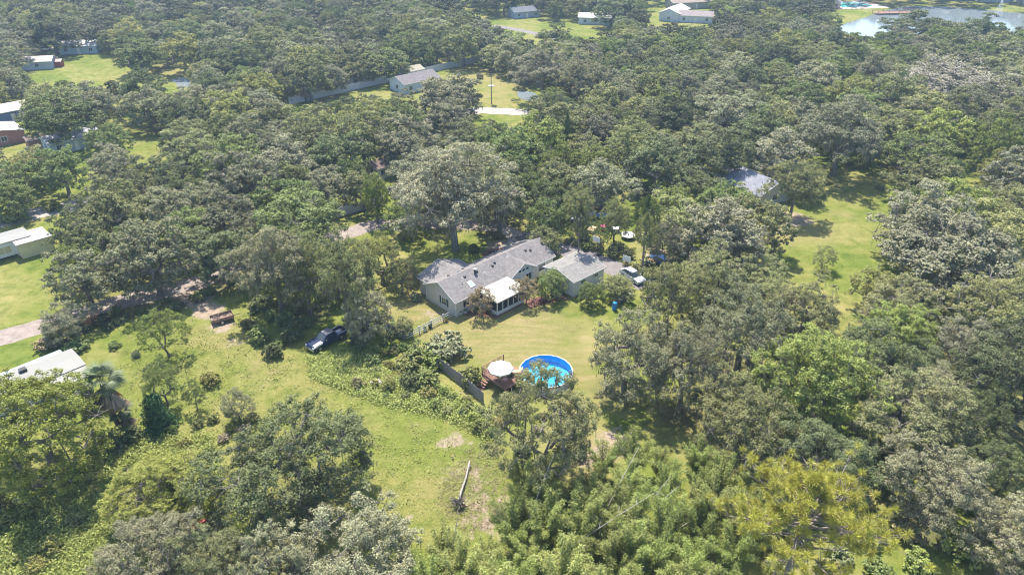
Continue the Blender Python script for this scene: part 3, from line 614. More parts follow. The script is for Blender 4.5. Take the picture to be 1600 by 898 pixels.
('oak',43.4,135.0,7.9,11.1,'dark','dark green live oak beyond and left of the meadow-side grey roof, nearest'),
('oak',140.2,215.5,6.4,11.3,'gray','grey-green live oak beyond and right of the bare mossy oak, nearest'),
('round',-96.3,123.9,5.0,9.4,'green','green round-crowned tree in front and left of the blue-roofed house, second nearest'),
('oak',-23.3,143.4,7.4,12.5,'gray','grey-green live oak straight in front of the long white fence, third nearest'),
('oak',45.9,225.1,5.7,10.7,'olive','olive live oak straight in front of the white houses, third nearest'),
('oak',-67.2,138.8,7.2,10.5,'olive','olive live oak right of the blue-roofed house'),
('oak',-97.9,269.3,6.8,11.6,'gray','grey-green live oak right of the teal-roofed house, second nearest'),
('oak',103.8,171.5,7.1,11.4,'olive','olive live oak in front and left of the bare mossy oak, nearest'),
('oak',35.4,123.0,5.8,9.1,'dark','dark green live oak left of the meadow-side grey roof'),
('oak',-129.8,264.7,7.6,11.5,'gray','grey-green live oak left of the teal-roofed house, nearest'),
('oak',63.9,185.6,5.0,9.8,'gray','grey-green live oak in front and right of the white houses, seventh nearest'),
('oak',-38.1,356.7,7.8,11.1,'gray','grey-green live oak left of the far top lawn, fourth nearest'),
('oak',-46.7,264.2,6.9,12.1,'dark','dark green live oak straight beyond the long white fence, fourth nearest'),
('round',40.2,145.8,6.5,9.9,'olive','olive round-crowned tree beyond and left of the meadow-side grey roof'),
('oak',96.4,164.1,5.7,10.2,'gray','grey-green live oak in front and left of the bare mossy oak, third nearest'),
('round',-130.8,295.1,5.0,8.5,'yellowolive','yellow-olive round-crowned tree left of the teal-roofed house, nearest'),
('round',128.6,231.1,5.6,10.1,'green','green round-crowned tree straight in front of the pond, second nearest'),
('round',-242.0,337.5,6.6,11.6,'green','green round-crowned tree beyond and left of the pale blue house, twenty-first nearest'),
('oak',88.5,203.8,5.8,9.2,'olive','olive live oak straight in front of the turquoise swimming pool, second nearest'),
('oak',23.4,178.2,6.3,10.7,'olive','olive live oak beyond and right of the cone-shaped evergreen, third nearest'),
('oak',-52.7,141.0,5.2,10.0,'gray','grey-green live oak beyond and left of the mid-left white fence, fifth nearest'),
('oak',157.1,241.6,6.9,10.9,'gray','grey-green live oak beyond and right of the bare mossy oak, second nearest'),
('round',-55.4,219.6,5.3,10.0,'olive','olive round-crowned tree beyond and left of the long white fence, second nearest'),
('oak',101.8,181.5,7.2,12.8,'olive','olive live oak in front and left of the bare mossy oak, second nearest'),
('oak',-30.0,278.1,7.6,10.8,'gray','grey-green live oak beyond and right of the long white fence, fourth nearest'),
('round',-82.8,191.6,6.1,10.7,'dark','dark green round-crowned tree in front and right of the marsh pond, nearest'),
('oak',151.8,205.3,7.7,11.5,'olive','olive live oak right of the bare mossy oak, third nearest'),
('oak',43.0,209.3,7.1,10.3,'dark','dark green live oak straight in front of the white houses, sixth nearest'),
('round',104.1,253.9,6.0,11.2,'green','green round-crowned tree in front and left of the turquoise swimming pool, fifth nearest'),
('round',-230.8,317.3,5.6,10.7,'dark','dark green round-crowned tree beyond and left of the pale blue house, twentieth nearest'),
('oak',-45.9,331.4,7.7,11.5,'gray','grey-green live oak straight beyond the long white fence, eleventh nearest'),
('round',-79.2,163.8,7.5,11.5,'dark','dark green round-crowned tree straight in front of the marsh pond, second nearest'),
('oak',-35.3,122.0,5.3,9.3,'gray','grey-green live oak beyond and left of the mid-left white fence, nearest'),
('oak',-46.6,154.7,6.5,11.1,'olive','olive live oak in front and left of the long white fence, second nearest'),
('oak',0.1,228.3,6.9,11.7,'gray','grey-green live oak in front and left of the far top lawn, third nearest'),
('oak',17.5,222.3,7.1,10.5,'olive','olive live oak straight in front of the far top lawn, second nearest'),
('oak',52.3,181.0,5.6,9.1,'gray','grey-green live oak straight in front of the white houses, eleventh nearest'),
('round',-138.0,326.2,5.1,9.3,'yellowolive','yellow-olive round-crowned tree straight beyond the teal-roofed house, third nearest'),
('round',15.9,132.5,5.1,9.7,'bright','bright green round-crowned tree in front and right of the cone-shaped evergreen'),
('round',-146.6,280.2,5.4,9.0,'dark','dark green round-crowned tree left of the teal-roofed house, fifth nearest'),
('round',-176.1,294.6,6.1,10.1,'olive','olive round-crowned tree straight beyond the pale blue house, nearest'),
('round',5.6,146.3,7.1,11.5,'bright','bright green round-crowned tree left of the cone-shaped evergreen'),
('oak',71.2,223.5,6.3,9.7,'olive','olive live oak in front and right of the white houses, fourth nearest'),
('oak',-36.3,176.7,5.1,8.4,'olive','olive live oak straight in front of the long white fence, nearest'),
('round',-69.3,189.2,6.3,11.1,'yellowolive','yellow-olive round-crowned tree right of the marsh pond, fifth nearest'),
('round',92.7,312.6,5.4,9.6,'bright','bright green round-crowned tree right of the white houses, second nearest'),
('round',149.7,249.3,7.3,12.7,'green','green round-crowned tree in front and right of the pond, nearest'),
('oak',205.0,278.8,6.9,10.2,'olive','olive live oak beyond and right of the bare mossy oak, seventh nearest'),
('round',96.3,297.4,6.0,9.4,'olive','olive round-crowned tree right of the white houses, fourth nearest'),
('oak',-52.0,272.4,6.0,9.8,'olive','olive live oak straight beyond the long white fence, fifth nearest'),
('round',-123.5,330.2,7.1,12.6,'dark','dark green round-crowned tree beyond and right of the teal-roofed house, nearest'),
('oak',127.6,176.4,6.1,10.5,'gray','grey-green live oak in front and right of the bare mossy oak, nearest'),
('oak',32.6,195.4,5.0,8.8,'gray','grey-green live oak beyond and right of the cone-shaped evergreen, sixth nearest'),
('round',-71.4,249.9,6.5,11.7,'olive','olive round-crowned tree beyond and left of the long white fence, sixth nearest'),
('oak',20.5,155.2,5.3,9.4,'gray','grey-green live oak right of the cone-shaped evergreen, nearest'),
('round',-27.3,359.4,5.8,10.9,'green','green round-crowned tree beyond and left of the far top lawn, fourth nearest'),
('round',-131.7,248.5,6.6,11.1,'dark','dark green round-crowned tree right of the pale blue house'),
('oak',130.6,332.8,7.5,10.9,'dark','dark green live oak left of the turquoise swimming pool, nearest'),
('oak',70.7,79.0,5.1,9.5,'olive','olive live oak in front and right of the wide twisted-limb oak, third nearest'),
('round',-43.8,143.1,6.4,11.3,'olive','olive round-crowned tree in front and left of the long white fence, second nearest'),
('oak',58.1,215.5,5.4,9.9,'olive','olive live oak straight in front of the white houses, fourth nearest'),
('round',-122.6,286.9,5.8,10.2,'olive','olive round-crowned tree right of the teal-roofed house, nearest'),
('oak',46.5,176.2,5.5,9.7,'gray','grey-green live oak right of the cone-shaped evergreen, sixth nearest'),
('oak',-96.8,297.0,6.9,12.0,'gray','grey-green live oak right of the teal-roofed house, third nearest'),
('round',-62.3,359.3,7.2,10.8,'green','green round-crowned tree straight beyond the long white fence, seventeenth nearest'),
('oak',-39.1,299.6,6.9,10.9,'gray','grey-green live oak straight beyond the long white fence, eighth nearest'),
('oak',-54.7,260.4,6.3,10.4,'olive','olive live oak straight beyond the long white fence, third nearest'),
('oak',-15.6,118.8,7.1,12.7,'gray','grey-green live oak beyond and left of the mossy giant oak, nearest'),
('round',127.6,294.2,6.4,10.0,'green','green round-crowned tree in front and left of the turquoise swimming pool, second nearest'),
('oak',29.1,130.3,7.5,11.8,'dark','dark green live oak in front and right of the cone-shaped evergreen, third nearest'),
('round',33.0,237.2,6.7,10.8,'green','green round-crowned tree in front and right of the far top lawn, second nearest'),
('round',-89.9,207.7,5.9,10.3,'olive','olive round-crowned tree right of the marsh pond, second nearest'),
('oak',28.3,148.7,6.8,11.2,'olive','olive live oak right of the cone-shaped evergreen, second nearest'),
('round',-10.6,136.9,5.0,8.6,'bright','bright green round-crowned tree straight beyond the mossy giant oak, nearest'),
('round',-144.7,294.4,5.5,9.5,'dark','dark green round-crowned tree left of the teal-roofed house, third nearest'),
('oak',39.9,78.4,5.8,9.3,'olive','olive live oak straight in front of the right meadow, nearest'),
('round',-99.7,259.8,5.0,8.9,'green','green round-crowned tree in front and right of the teal-roofed house, third nearest'),
('round',-65.1,125.7,5.3,8.7,'dark','dark green round-crowned tree in front and right of the blue-roofed house, second nearest'),
('oak',-47.0,214.6,5.5,9.8,'olive','olive live oak beyond and left of the long white fence, nearest'),
('round',-33.7,94.0,6.3,9.9,'green','green round-crowned tree in front and left of the mid-left white fence'),
('round',-165.6,343.2,6.7,11.9,'dark','dark green round-crowned tree beyond and left of the teal-roofed house, second nearest'),
('round',-4.7,123.5,6.2,9.5,'olive','olive round-crowned tree beyond and right of the mossy giant oak'),
('oak',-40.5,256.5,7.3,11.1,'olive','olive live oak straight beyond the long white fence, second nearest'),
('round',-113.1,169.7,7.9,12.2,'olive','olive round-crowned tree right of the blue-grey house'),
('oak',101.4,218.9,5.8,9.1,'dark','dark green live oak in front and left of the pond, third nearest'),
('round',-34.9,161.4,6.2,11.2,'yellowolive','yellow-olive round-crowned tree straight in front of the long white fence, nearest'),
('round',74.0,236.5,6.1,11.0,'yellowolive','yellow-olive round-crowned tree in front and right of the white houses, fifth nearest'),
('oak',-11.9,268.8,7.3,11.3,'gray','grey-green live oak left of the far top lawn, second nearest'),
('round',13.5,234.8,6.7,10.1,'olive','olive round-crowned tree in front and left of the far top lawn'),
('oak',104.9,264.7,7.6,13.0,'gray','grey-green live oak in front and left of the turquoise swimming pool, second nearest'),
('round',-94.3,324.9,5.4,9.8,'green','green round-crowned tree right of the teal-roofed house, thirteenth nearest'),
('oak',-167.4,235.0,7.2,11.4,'gray','grey-green live oak left of the pale blue house, third nearest'),
('oak',146.3,241.2,5.7,9.6,'gray','grey-green live oak straight beyond the bare mossy oak, nearest'),
('oak',-44.9,94.5,6.2,9.7,'dark','dark green live oak beyond and right of the left dirt road'),
('oak',83.3,222.4,7.3,12.8,'dark','dark green live oak in front and left of the turquoise swimming pool, fifth nearest'),
('oak',37.1,160.2,7.7,12.2,'dark','dark green live oak right of the cone-shaped evergreen, fourth nearest'),
('oak',23.2,349.4,7.4,12.6,'olive','olive live oak straight beyond the far top lawn'),
('oak',53.0,80.0,5.2,9.3,'olive','olive live oak in front and left of the wide twisted-limb oak, second nearest'),
('round',-93.9,285.7,7.0,12.1,'green','green round-crowned tree right of the teal-roofed house, ninth nearest'),
('oak',29.8,184.3,5.1,8.8,'gray','grey-green live oak beyond and right of the cone-shaped evergreen, fourth nearest'),
('round',-109.0,252.1,5.0,8.7,'dark','dark green round-crowned tree straight in front of the teal-roofed house, second nearest'),
('oak',105.6,160.9,6.3,11.1,'olive','olive live oak straight in front of the bare mossy oak, second nearest'),
('oak',24.8,55.6,6.2,10.2,'olive','olive live oak beyond and left of the big yellow-green pine'),
('round',41.1,104.2,6.3,10.5,'olive','olive round-crowned tree straight in front of the meadow-side grey roof'),
('oak',-66.2,256.5,6.1,9.3,'gray','grey-green live oak beyond and left of the long white fence, fourth nearest'),
('round',-60.9,212.5,7.6,13.4,'olive','olive round-crowned tree beyond and left of the long white fence, third nearest'),
('oak',-2.3,113.4,6.7,10.7,'olive','olive live oak right of the mossy giant oak'),
('oak',139.9,256.0,5.8,10.7,'gray','grey-green live oak straight in front of the pond, nearest'),
('oak',-143.7,193.5,6.9,11.4,'gray','grey-green live oak straight beyond the blue-grey house, nearest'),
('oak',75.6,187.3,6.9,10.6,'olive','olive live oak in front and left of the turquoise swimming pool, sixth nearest'),
('oak',58.8,61.3,7.9,13.3,'dark','dark green live oak in front and right of the wide twisted-limb oak, fourth nearest'),
('round',176.9,260.7,5.3,8.9,'olive','olive round-crowned tree beyond and right of the bare mossy oak, second nearest'),
('oak',97.6,121.4,7.8,13.4,'gray','grey-green live oak beyond and right of the wide twisted-limb oak, fourth nearest'),
('round',-178.8,352.4,6.0,9.8,'dark','dark green round-crowned tree beyond and left of the teal-roofed house, third nearest'),
('oak',162.8,259.2,6.6,11.6,'gray','grey-green live oak right of the pond'),
('round',85.3,167.4,7.6,11.9,'green','green round-crowned tree in front and left of the bare mossy oak'),
('round',-122.9,190.0,5.0,8.3,'green','green round-crowned tree beyond and right of the blue-grey house, second nearest'),
('oak',-45.5,131.3,7.2,10.7,'gray','grey-green live oak beyond and left of the mid-left white fence, third nearest'),
('oak',58.7,192.5,6.3,10.2,'gray','grey-green live oak straight in front of the white houses, tenth nearest'),
('oak',-99.1,232.2,5.8,10.7,'gray','grey-green live oak beyond and right of the marsh pond'),
('round',-219.9,304.3,6.3,10.3,'olive','olive round-crowned tree beyond and left of the pale blue house, seventeenth nearest'),
('oak',-85.2,339.8,7.3,11.8,'gray','grey-green live oak right of the teal-roofed house, seventh nearest'),
('oak',115.2,231.6,5.8,10.0,'gray','grey-green live oak in front and left of the pond, second nearest'),
('oak',10.4,169.5,5.9,10.9,'dark','dark green live oak straight beyond the cone-shaped evergreen'),
('round',-120.9,297.5,5.8,9.1,'dark','dark green round-crowned tree right of the teal-roofed house, second nearest'),
('oak',-145.4,261.0,5.9,9.8,'olive','olive live oak beyond and right of the pale blue house, nearest'),
('round',-234.4,343.6,7.9,12.1,'green','green round-crowned tree beyond and left of the pale blue house, sixteenth nearest'),
('round',-35.2,104.1,7.5,11.6,'green','green round-crowned tree left of the mid-left white fence, nearest'),
('round',140.1,230.5,7.8,11.8,'olive','olive round-crowned tree straight beyond the bare mossy oak'),
('round',52.8,246.5,6.8,10.3,'bright','bright green round-crowned tree straight in front of the white houses, second nearest'),
('round',-160.4,214.0,5.7,10.8,'green','green round-crowned tree straight beyond the blue-grey house, second nearest'),
('round',33.6,205.6,5.0,8.7,'green','green round-crowned tree in front and right of the far top lawn, fourth nearest'),
('oak',-67.8,107.4,6.1,11.3,'olive','olive live oak beyond and right of the cream trailer home, third nearest'),
('round',-231.0,362.5,5.7,10.2,'olive','olive round-crowned tree beyond and left of the pale blue house, eleventh nearest'),
('oak',140.8,247.0,5.8,10.5,'gray','grey-green live oak straight in front of the pond, second nearest'),
('round',-26.1,243.6,5.2,8.9,'green','green round-crowned tree beyond and right of the long white fence, nearest'),
('round',-56.4,129.2,7.5,12.5,'green','green round-crowned tree straight in front of the marsh pond, third nearest'),
('oak',-182.8,246.5,5.7,10.3,'gray','grey-green live oak left of the pale blue house, sixth nearest'),
('round',-84.3,245.2,7.9,13.8,'olive','olive round-crowned tree right of the teal-roofed house, eighth nearest'),
('round',171.4,278.1,5.8,9.0,'bright','bright green round-crowned tree right of the pond'),
('round',41.7,250.7,6.7,11.3,'olive','olive round-crowned tree right of the far top lawn, third nearest'),
('oak',9.6,125.1,5.6,10.2,'olive','olive live oak straight beyond the parked boat, second nearest'),
('round',-3.8,145.3,5.1,9.9,'green','green round-crowned tree straight in front of the pale road bend'),
('oak',63.8,174.6,6.1,9.9,'olive','olive live oak straight beyond the meadow-side grey roof, sixth nearest'),
('round',-52.0,341.0,6.7,10.2,'olive','olive round-crowned tree straight beyond the long white fence, tenth nearest'),
('oak',-73.5,177.7,5.6,10.2,'gray','grey-green live oak in front and right of the marsh pond, second nearest'),
('oak',-60.7,171.2,5.4,8.8,'gray','grey-green live oak in front and right of the marsh pond, fifth nearest'),
('oak',-17.8,186.1,6.3,10.4,'gray','grey-green live oak beyond and left of the pale road bend'),
('oak',-50.1,240.5,5.6,10.5,'gray','grey-green live oak straight beyond the long white fence, nearest'),
('round',43.7,199.9,5.6,10.1,'green','green round-crowned tree straight in front of the white houses, eighth nearest'),
('oak',-82.2,229.5,7.1,12.3,'olive','olive live oak in front and right of the teal-roofed house, third nearest'),
('round',-75.6,196.9,6.8,10.7,'green','green round-crowned tree right of the marsh pond, fourth nearest'),
('oak',-15.3,162.0,6.8,10.4,'gray','grey-green live oak left of the pale road bend'),
('oak',19.6,240.7,6.2,9.5,'gray','grey-green live oak straight in front of the far top lawn, nearest'),
('round',135.8,189.7,5.7,9.7,'olive','olive round-crowned tree right of the bare mossy oak, third nearest'),
('round',34.3,61.5,7.1,12.6,'bright','bright green round-crowned tree straight beyond the big yellow-green pine'),
('oak',55.3,171.0,5.4,9.4,'dark','dark green live oak straight beyond the meadow-side grey roof, third nearest'),
('oak',-150.8,199.3,5.0,9.3,'olive','olive live oak beyond and left of the blue-grey house'),
('round',-98.5,133.0,5.1,8.6,'yellowolive','yellow-olive round-crowned tree in front and left of the blue-roofed house, nearest'),
('oak',-77.5,125.9,5.4,10.0,'gray','grey-green live oak in front and right of the blue-roofed house, second nearest'),
('round',-93.0,315.8,5.5,10.5,'green','green round-crowned tree right of the teal-roofed house, twelfth nearest'),
('round',-140.6,182.9,5.4,9.7,'yellowolive','yellow-olive round-crowned tree beyond and left of the blue-grey house'),
('oak',30.8,50.5,5.6,9.7,'dark','dark green live oak straight beyond the big yellow-green pine'),
('oak',38.6,188.8,6.9,12.0,'olive','olive live oak beyond and right of the cone-shaped evergreen, seventh nearest'),
('round',108.9,224.5,7.0,11.4,'green','green round-crowned tree in front and left of the pond, third nearest'),
('round',-33.1,146.1,6.9,12.3,'olive','olive round-crowned tree straight in front of the long white fence, third nearest'),
('round',-58.5,163.7,5.2,9.6,'olive','olive round-crowned tree in front and right of the marsh pond, fourth nearest'),
('oak',-6.2,236.4,5.7,9.2,'olive','olive live oak in front and left of the far top lawn, fourth nearest'),
('oak',-66.9,240.3,6.8,10.0,'gray','grey-green live oak beyond and left of the long white fence, fifth nearest'),
('round',-137.3,257.3,7.4,12.9,'yellowolive','yellow-olive round-crowned tree beyond and right of the pale blue house, second nearest'),
('oak',27.9,104.8,5.9,11.1,'olive','olive live oak right of the parked boat'),
('oak',190.3,262.7,6.7,10.5,'dark','dark green live oak beyond and right of the bare mossy oak, fifth nearest'),
('round',85.3,135.1,7.5,11.4,'green','green round-crowned tree straight in front of the bare mossy oak, third nearest'),
('round',57.5,223.2,5.3,9.9,'green','green round-crowned tree straight in front of the white houses, sixth nearest'),
('round',77.9,205.1,5.2,10.0,'olive','olive round-crowned tree in front and right of the white houses, tenth nearest'),
('oak',-74.9,156.3,5.5,9.0,'olive','olive live oak straight in front of the marsh pond, third nearest'),
('oak',18.7,203.3,7.2,11.1,'olive','olive live oak straight in front of the far top lawn, fourth nearest'),
('oak',143.5,203.1,5.3,10.0,'gray','grey-green live oak right of the bare mossy oak, second nearest'),
('round',67.6,243.3,5.6,9.0,'olive','olive round-crowned tree in front and right of the white houses, second nearest'),
('oak',-11.0,153.0,5.1,9.0,'olive','olive live oak in front and left of the pale road bend'),
('round',96.1,148.7,6.8,12.2,'bright','bright green round-crowned tree straight in front of the bare mossy oak, second nearest'),
('oak',158.5,251.6,6.3,10.3,'dark','dark green live oak straight beyond the bare mossy oak, second nearest'),
('round',-122.0,179.2,5.8,10.1,'olive','olive round-crowned tree beyond and right of the blue-grey house, nearest'),
('round',-147.9,355.0,5.1,8.9,'green','green round-crowned tree straight beyond the teal-roofed house, fifth nearest'),
('oak',34.5,223.0,5.6,9.2,'olive','olive live oak in front and right of the far top lawn, third nearest'),
('round',-82.1,329.9,5.9,10.9,'yellowolive','yellow-olive round-crowned tree beyond and left of the long white fence, ninth nearest'),
('oak',137.1,197.6,5.2,9.4,'gray','grey-green live oak right of the bare mossy oak, nearest'),
('round',-112.7,305.7,6.1,9.5,'green','green round-crowned tree right of the teal-roofed house, fourth nearest'),
('oak',-42.6,123.7,5.1,9.5,'olive','olive live oak beyond and left of the mid-left white fence, second nearest'),
('round',122.6,354.6,6.7,12.1,'olive','olive round-crowned tree left of the turquoise swimming pool, fifth nearest'),
('round',-43.9,320.9,5.5,10.1,'green','green round-crowned tree straight beyond the long white fence, ninth nearest'),
('oak',-58.3,147.2,6.6,11.7,'gray','grey-green live oak in front and right of the marsh pond, sixth nearest'),
('round',37.4,354.2,3.8,8.2,'bright','bright green round-crowned tree beyond and right of the far top lawn, nearest'),
('round',49.6,145.7,4.0,8.0,'green','green round-crowned tree straight beyond the meadow-side grey roof, nearest'),
('round',163.9,266.7,4.9,8.3,'green','green round-crowned tree in front and right of the pond, second nearest'),
('oak',-50.7,147.7,3.8,7.6,'gray','grey-green live oak beyond and left of the mid-left white fence, fourth nearest'),
('oak',45.6,152.9,4.0,8.4,'gray','grey-green live oak beyond and left of the meadow-side grey roof, second nearest'),
('round',-71.9,130.4,4.3,7.8,'dark','dark green round-crowned tree in front and right of the blue-roofed house, nearest'),
('oak',26.4,208.9,4.7,8.0,'dark','dark green live oak straight in front of the far top lawn, fifth nearest'),
('oak',-85.1,179.2,4.4,7.7,'gray','grey-green live oak straight in front of the marsh pond, second nearest'),
('round',67.1,269.6,4.4,8.8,'green','green round-crowned tree straight in front of the white houses, nearest'),
('round',-105.5,305.4,4.9,8.4,'yellowolive','yellow-olive round-crowned tree right of the teal-roofed house, seventh nearest'),
('round',-124.7,359.0,4.6,9.0,'olive','olive round-crowned tree beyond and right of the teal-roofed house, fourth nearest'),
('round',-62.1,101.5,3.7,7.2,'green','green round-crowned tree straight beyond the left dirt road, second nearest'),
('round',107.7,196.3,4.0,8.5,'bright','bright green round-crowned tree left of the bare mossy oak, second nearest'),
('round',-20.8,286.6,3.9,8.4,'bright','bright green round-crowned tree left of the far top lawn, third nearest'),
('round',-26.6,89.6,3.7,7.8,'olive','olive round-crowned tree straight in front of the mid-left white fence'),
('oak',-13.7,142.8,4.3,8.0,'gray','grey-green live oak straight beyond the mossy giant oak, second nearest'),
('round',-220.4,330.7,4.3,7.8,'dark','dark green round-crowned tree beyond and left of the pale blue house, ninth nearest'),
('round',-88.9,367.4,4.5,9.2,'yellowolive','yellow-olive round-crowned tree right of the teal-roofed house, fifteenth nearest'),
('round',74.0,270.9,3.7,7.7,'yellowolive','yellow-olive round-crowned tree in front and right of the white houses, nearest'),
('oak',111.7,200.9,4.7,8.5,'gray','grey-green live oak left of the bare mossy oak, second nearest'),
('round',0.5,259.6,4.5,8.2,'olive','olive round-crowned tree left of the far top lawn, nearest'),
('round',-95.0,215.0,4.2,7.9,'olive','olive round-crowned tree right of the marsh pond, nearest'),
('round',27.7,190.0,4.2,7.6,'green','green round-crowned tree beyond and right of the cone-shaped evergreen, second nearest'),
('oak',60.2,202.3,4.8,9.0,'olive','olive live oak straight in front of the white houses, eighth nearest'),
('round',109.8,323.3,3.9,8.1,'green','green round-crowned tree right of the white houses, seventh nearest'),
('round',132.4,307.4,3.8,7.2,'green','green round-crowned tree in front and left of the turquoise swimming pool, nearest'),
('oak',-71.9,122.1,4.7,8.5,'olive','olive live oak in front and right of the blue-roofed house, third nearest'),
('round',-184.5,296.9,3.7,7.4,'dark','dark green round-crowned tree beyond and left of the pale blue house, nearest'),
('oak',6.8,117.4,4.4,8.5,'dark','dark green live oak beyond and left of the parked boat'),
('round',56.5,327.8,4.9,9.6,'green','green round-crowned tree left of the white houses, nearest'),
('oak',114.3,207.6,4.8,8.4,'gray','grey-green live oak left of the bare mossy oak, third nearest'),
('round',-122.2,365.0,4.6,9.0,'yellowolive','yellow-olive round-crowned tree beyond and right of the teal-roofed house, fifth nearest'),
('oak',-57.8,136.8,4.2,8.7,'olive','olive live oak straight in front of the marsh pond, fifth nearest'),
('oak',37.7,89.7,3.8,8.1,'olive','olive live oak in front and left of the right meadow, nearest'),
('round',79.0,144.6,3.6,6.9,'green','green round-crowned tree beyond and right of the meadow-side grey roof, third nearest'),
('round',111.8,179.4,3.8,7.8,'bright','bright green round-crowned tree straight in front of the bare mossy oak, nearest'),
('round',81.1,240.2,4.1,7.8,'yellowolive','yellow-olive round-crowned tree in front and right of the white houses, seventh nearest'),
('oak',-25.6,165.2,4.4,8.1,'gray','grey-green live oak straight in front of the long white fence, second nearest'),
('oak',-55.3,154.6,3.7,6.9,'gray','grey-green live oak in front and left of the long white fence, fifth nearest'),
('oak',-101.8,139.7,3.6,7.1,'gray','grey-green live oak in front and left of the blue-roofed house'),
('round',-108.1,289.7,3.7,8.2,'olive','olive round-crowned tree right of the teal-roofed house, third nearest'),
('round',-19.4,109.8,3.6,7.0,'green','green round-crowned tree right of the mid-left white fence'),
('round',-75.6,150.1,3.7,7.5,'dark','dark green round-crowned tree right of the blue-roofed house'),
('round',-56.0,313.1,3.8,7.6,'olive','olive round-crowned tree straight beyond the long white fence, fifth nearest'),
('round',-59.5,96.6,3.6,7.0,'olive','olive round-crowned tree straight beyond the left dirt road, nearest'),
('round',114.5,146.9,4.1,7.3,'green','green round-crowned tree in front and right of the bare mossy oak, second nearest'),
('round',122.6,234.8,4.2,7.6,'bright','bright green round-crowned tree in front and left of the pond, second nearest'),
('round',-93.5,118.1,4.9,8.5,'green','green round-crowned tree straight beyond the cream trailer home'),
('round',80.3,252.6,3.6,7.4,'yellowolive','yellow-olive round-crowned tree in front and right of the white houses, fourth nearest'),
('round',-123.2,352.2,4.7,8.2,'dark','dark green round-crowned tree beyond and right of the teal-roofed house, third nearest'),
('round',47.4,218.3,4.8,8.4,'green','green round-crowned tree straight in front of the white houses, seventh nearest'),
('round',-47.7,278.5,3.6,6.9,'green','green round-crowned tree straight beyond the long white fence, second nearest'),
('oak',36.6,83.9,4.0,7.7,'olive','olive live oak in front and left of the right meadow, second nearest'),
('oak',51.8,57.7,4.1,7.6,'dark','dark green live oak beyond and right of the big yellow-green pine, second nearest'),
('round',-157.0,293.2,4.2,8.8,'olive','olive round-crowned tree beyond and right of the pale blue house, third nearest'),
('round',-143.6,334.9,4.2,7.9,'yellowolive','yellow-olive round-crowned tree straight beyond the teal-roofed house, fourth nearest'),
('oak',104.6,131.4,4.7,9.1,'olive','olive live oak beyond and right of the wide twisted-limb oak, fifth nearest'),
('round',53.3,85.8,3.7,7.2,'yellowolive','yellow-olive round-crowned tree in front and left of the wide twisted-limb oak, nearest'),
('round',156.1,361.9,3.9,8.2,'yellowolive','yellow-olive round-crowned tree left of the turquoise swimming pool, nearest'),
('round',20.1,328.7,4.6,9.3,'green','green round-crowned tree straight beyond the far top lawn, nearest'),
('round',-28.4,121.4,4.2,8.9,'olive','olive round-crowned tree straight beyond the mid-left white fence, nearest'),
('oak',48.2,49.9,3.9,7.5,'dark','dark green live oak right of the big yellow-green pine, second nearest'),
('oak',-69.9,147.6,3.9,7.6,'olive','olive live oak straight in front of the marsh pond, fourth nearest'),
('round',3.5,123.0,3.6,7.9,'green','green round-crowned tree beyond and left of the parked boat'),
('round',75.4,116.1,4.0,7.3,'green','green round-crowned tree beyond and left of the wide twisted-limb oak'),
('oak',92.1,114.8,5.0,8.8,'olive','olive live oak beyond and right of the wide twisted-limb oak, third nearest'),
('round',-208.5,341.1,4.3,7.8,'yellowolive','yellow-olive round-crowned tree straight beyond the pale blue house, third nearest'),
('round',145.7,266.1,3.7,7.3,'green','green round-crowned tree straight in front of the pond, nearest'),
('round',72.0,157.5,3.8,7.8,'green','green round-crowned tree beyond and right of the meadow-side grey roof, nearest'),
('round',-67.5,93.3,3.6,7.6,'bright','bright green round-crowned tree right of the cream trailer home'),
('round',57.8,230.1,3.7,7.6,'olive','olive round-crowned tree straight in front of the white houses, fifth nearest'),
('round',-135.9,319.0,4.5,8.6,'yellowolive','yellow-olive round-crowned tree straight beyond the teal-roofed house, second nearest'),
('round',121.9,279.1,4.2,8.2,'yellowolive','yellow-olive round-crowned tree in front and left of the turquoise swimming pool, third nearest'),
('oak',-68.4,99.2,4.3,8.9,'olive','olive live oak right of the cream trailer home'),
('round',-250.7,362.8,4.2,8.5,'yellowolive','yellow-olive round-crowned tree beyond and left of the pale blue house, eighteenth nearest'),
('round',-19.9,370.5,4.0,7.9,'green','green round-crowned tree beyond and left of the far top lawn, third nearest'),
('oak',32.4,142.3,4.4,7.9,'gray','grey-green live oak right of the cone-shaped evergreen, third nearest'),
('round',-79.4,183.0,3.7,7.3,'olive','olive round-crowned tree in front and right of the marsh pond, second nearest'),
('round',5.9,108.6,4.1,8.3,'green','green round-crowned tree left of the parked boat'),
('oak',-74.8,109.7,3.8,7.9,'olive','olive live oak beyond and right of the cream trailer home, second nearest'),
('oak',45.3,40.2,4.7,9.1,'gray','grey-green live oak right of the big yellow-green pine, third nearest'),
('round',8.7,361.0,4.1,7.4,'olive','olive round-crowned tree beyond and left of the far top lawn, nearest'),
('round',86.2,266.9,4.0,8.4,'olive','olive round-crowned tree in front and right of the white houses, third nearest'),
('round',107.9,309.7,3.7,7.9,'green','green round-crowned tree right of the white houses, eighth nearest'),
('round',-2.3,267.4,4.4,7.7,'green','green round-crowned tree left of the far top lawn, second nearest'),
('round',-156.0,339.8,4.8,8.9,'yellowolive','yellow-olive round-crowned tree beyond and left of the teal-roofed house, nearest'),
('round',20.3,251.4,4.6,8.8,'green','green round-crowned tree straight in front of the far top lawn, nearest'),
('round',87.5,256.1,4.2,7.7,'green','green round-crowned tree in front and right of the white houses, sixth nearest'),
('round',-65.3,195.8,3.9,8.1,'dark','dark green round-crowned tree left of the long white fence'),
('oak',-28.2,176.4,4.7,8.8,'gray','grey-green live oak in front and right of the long white fence'),
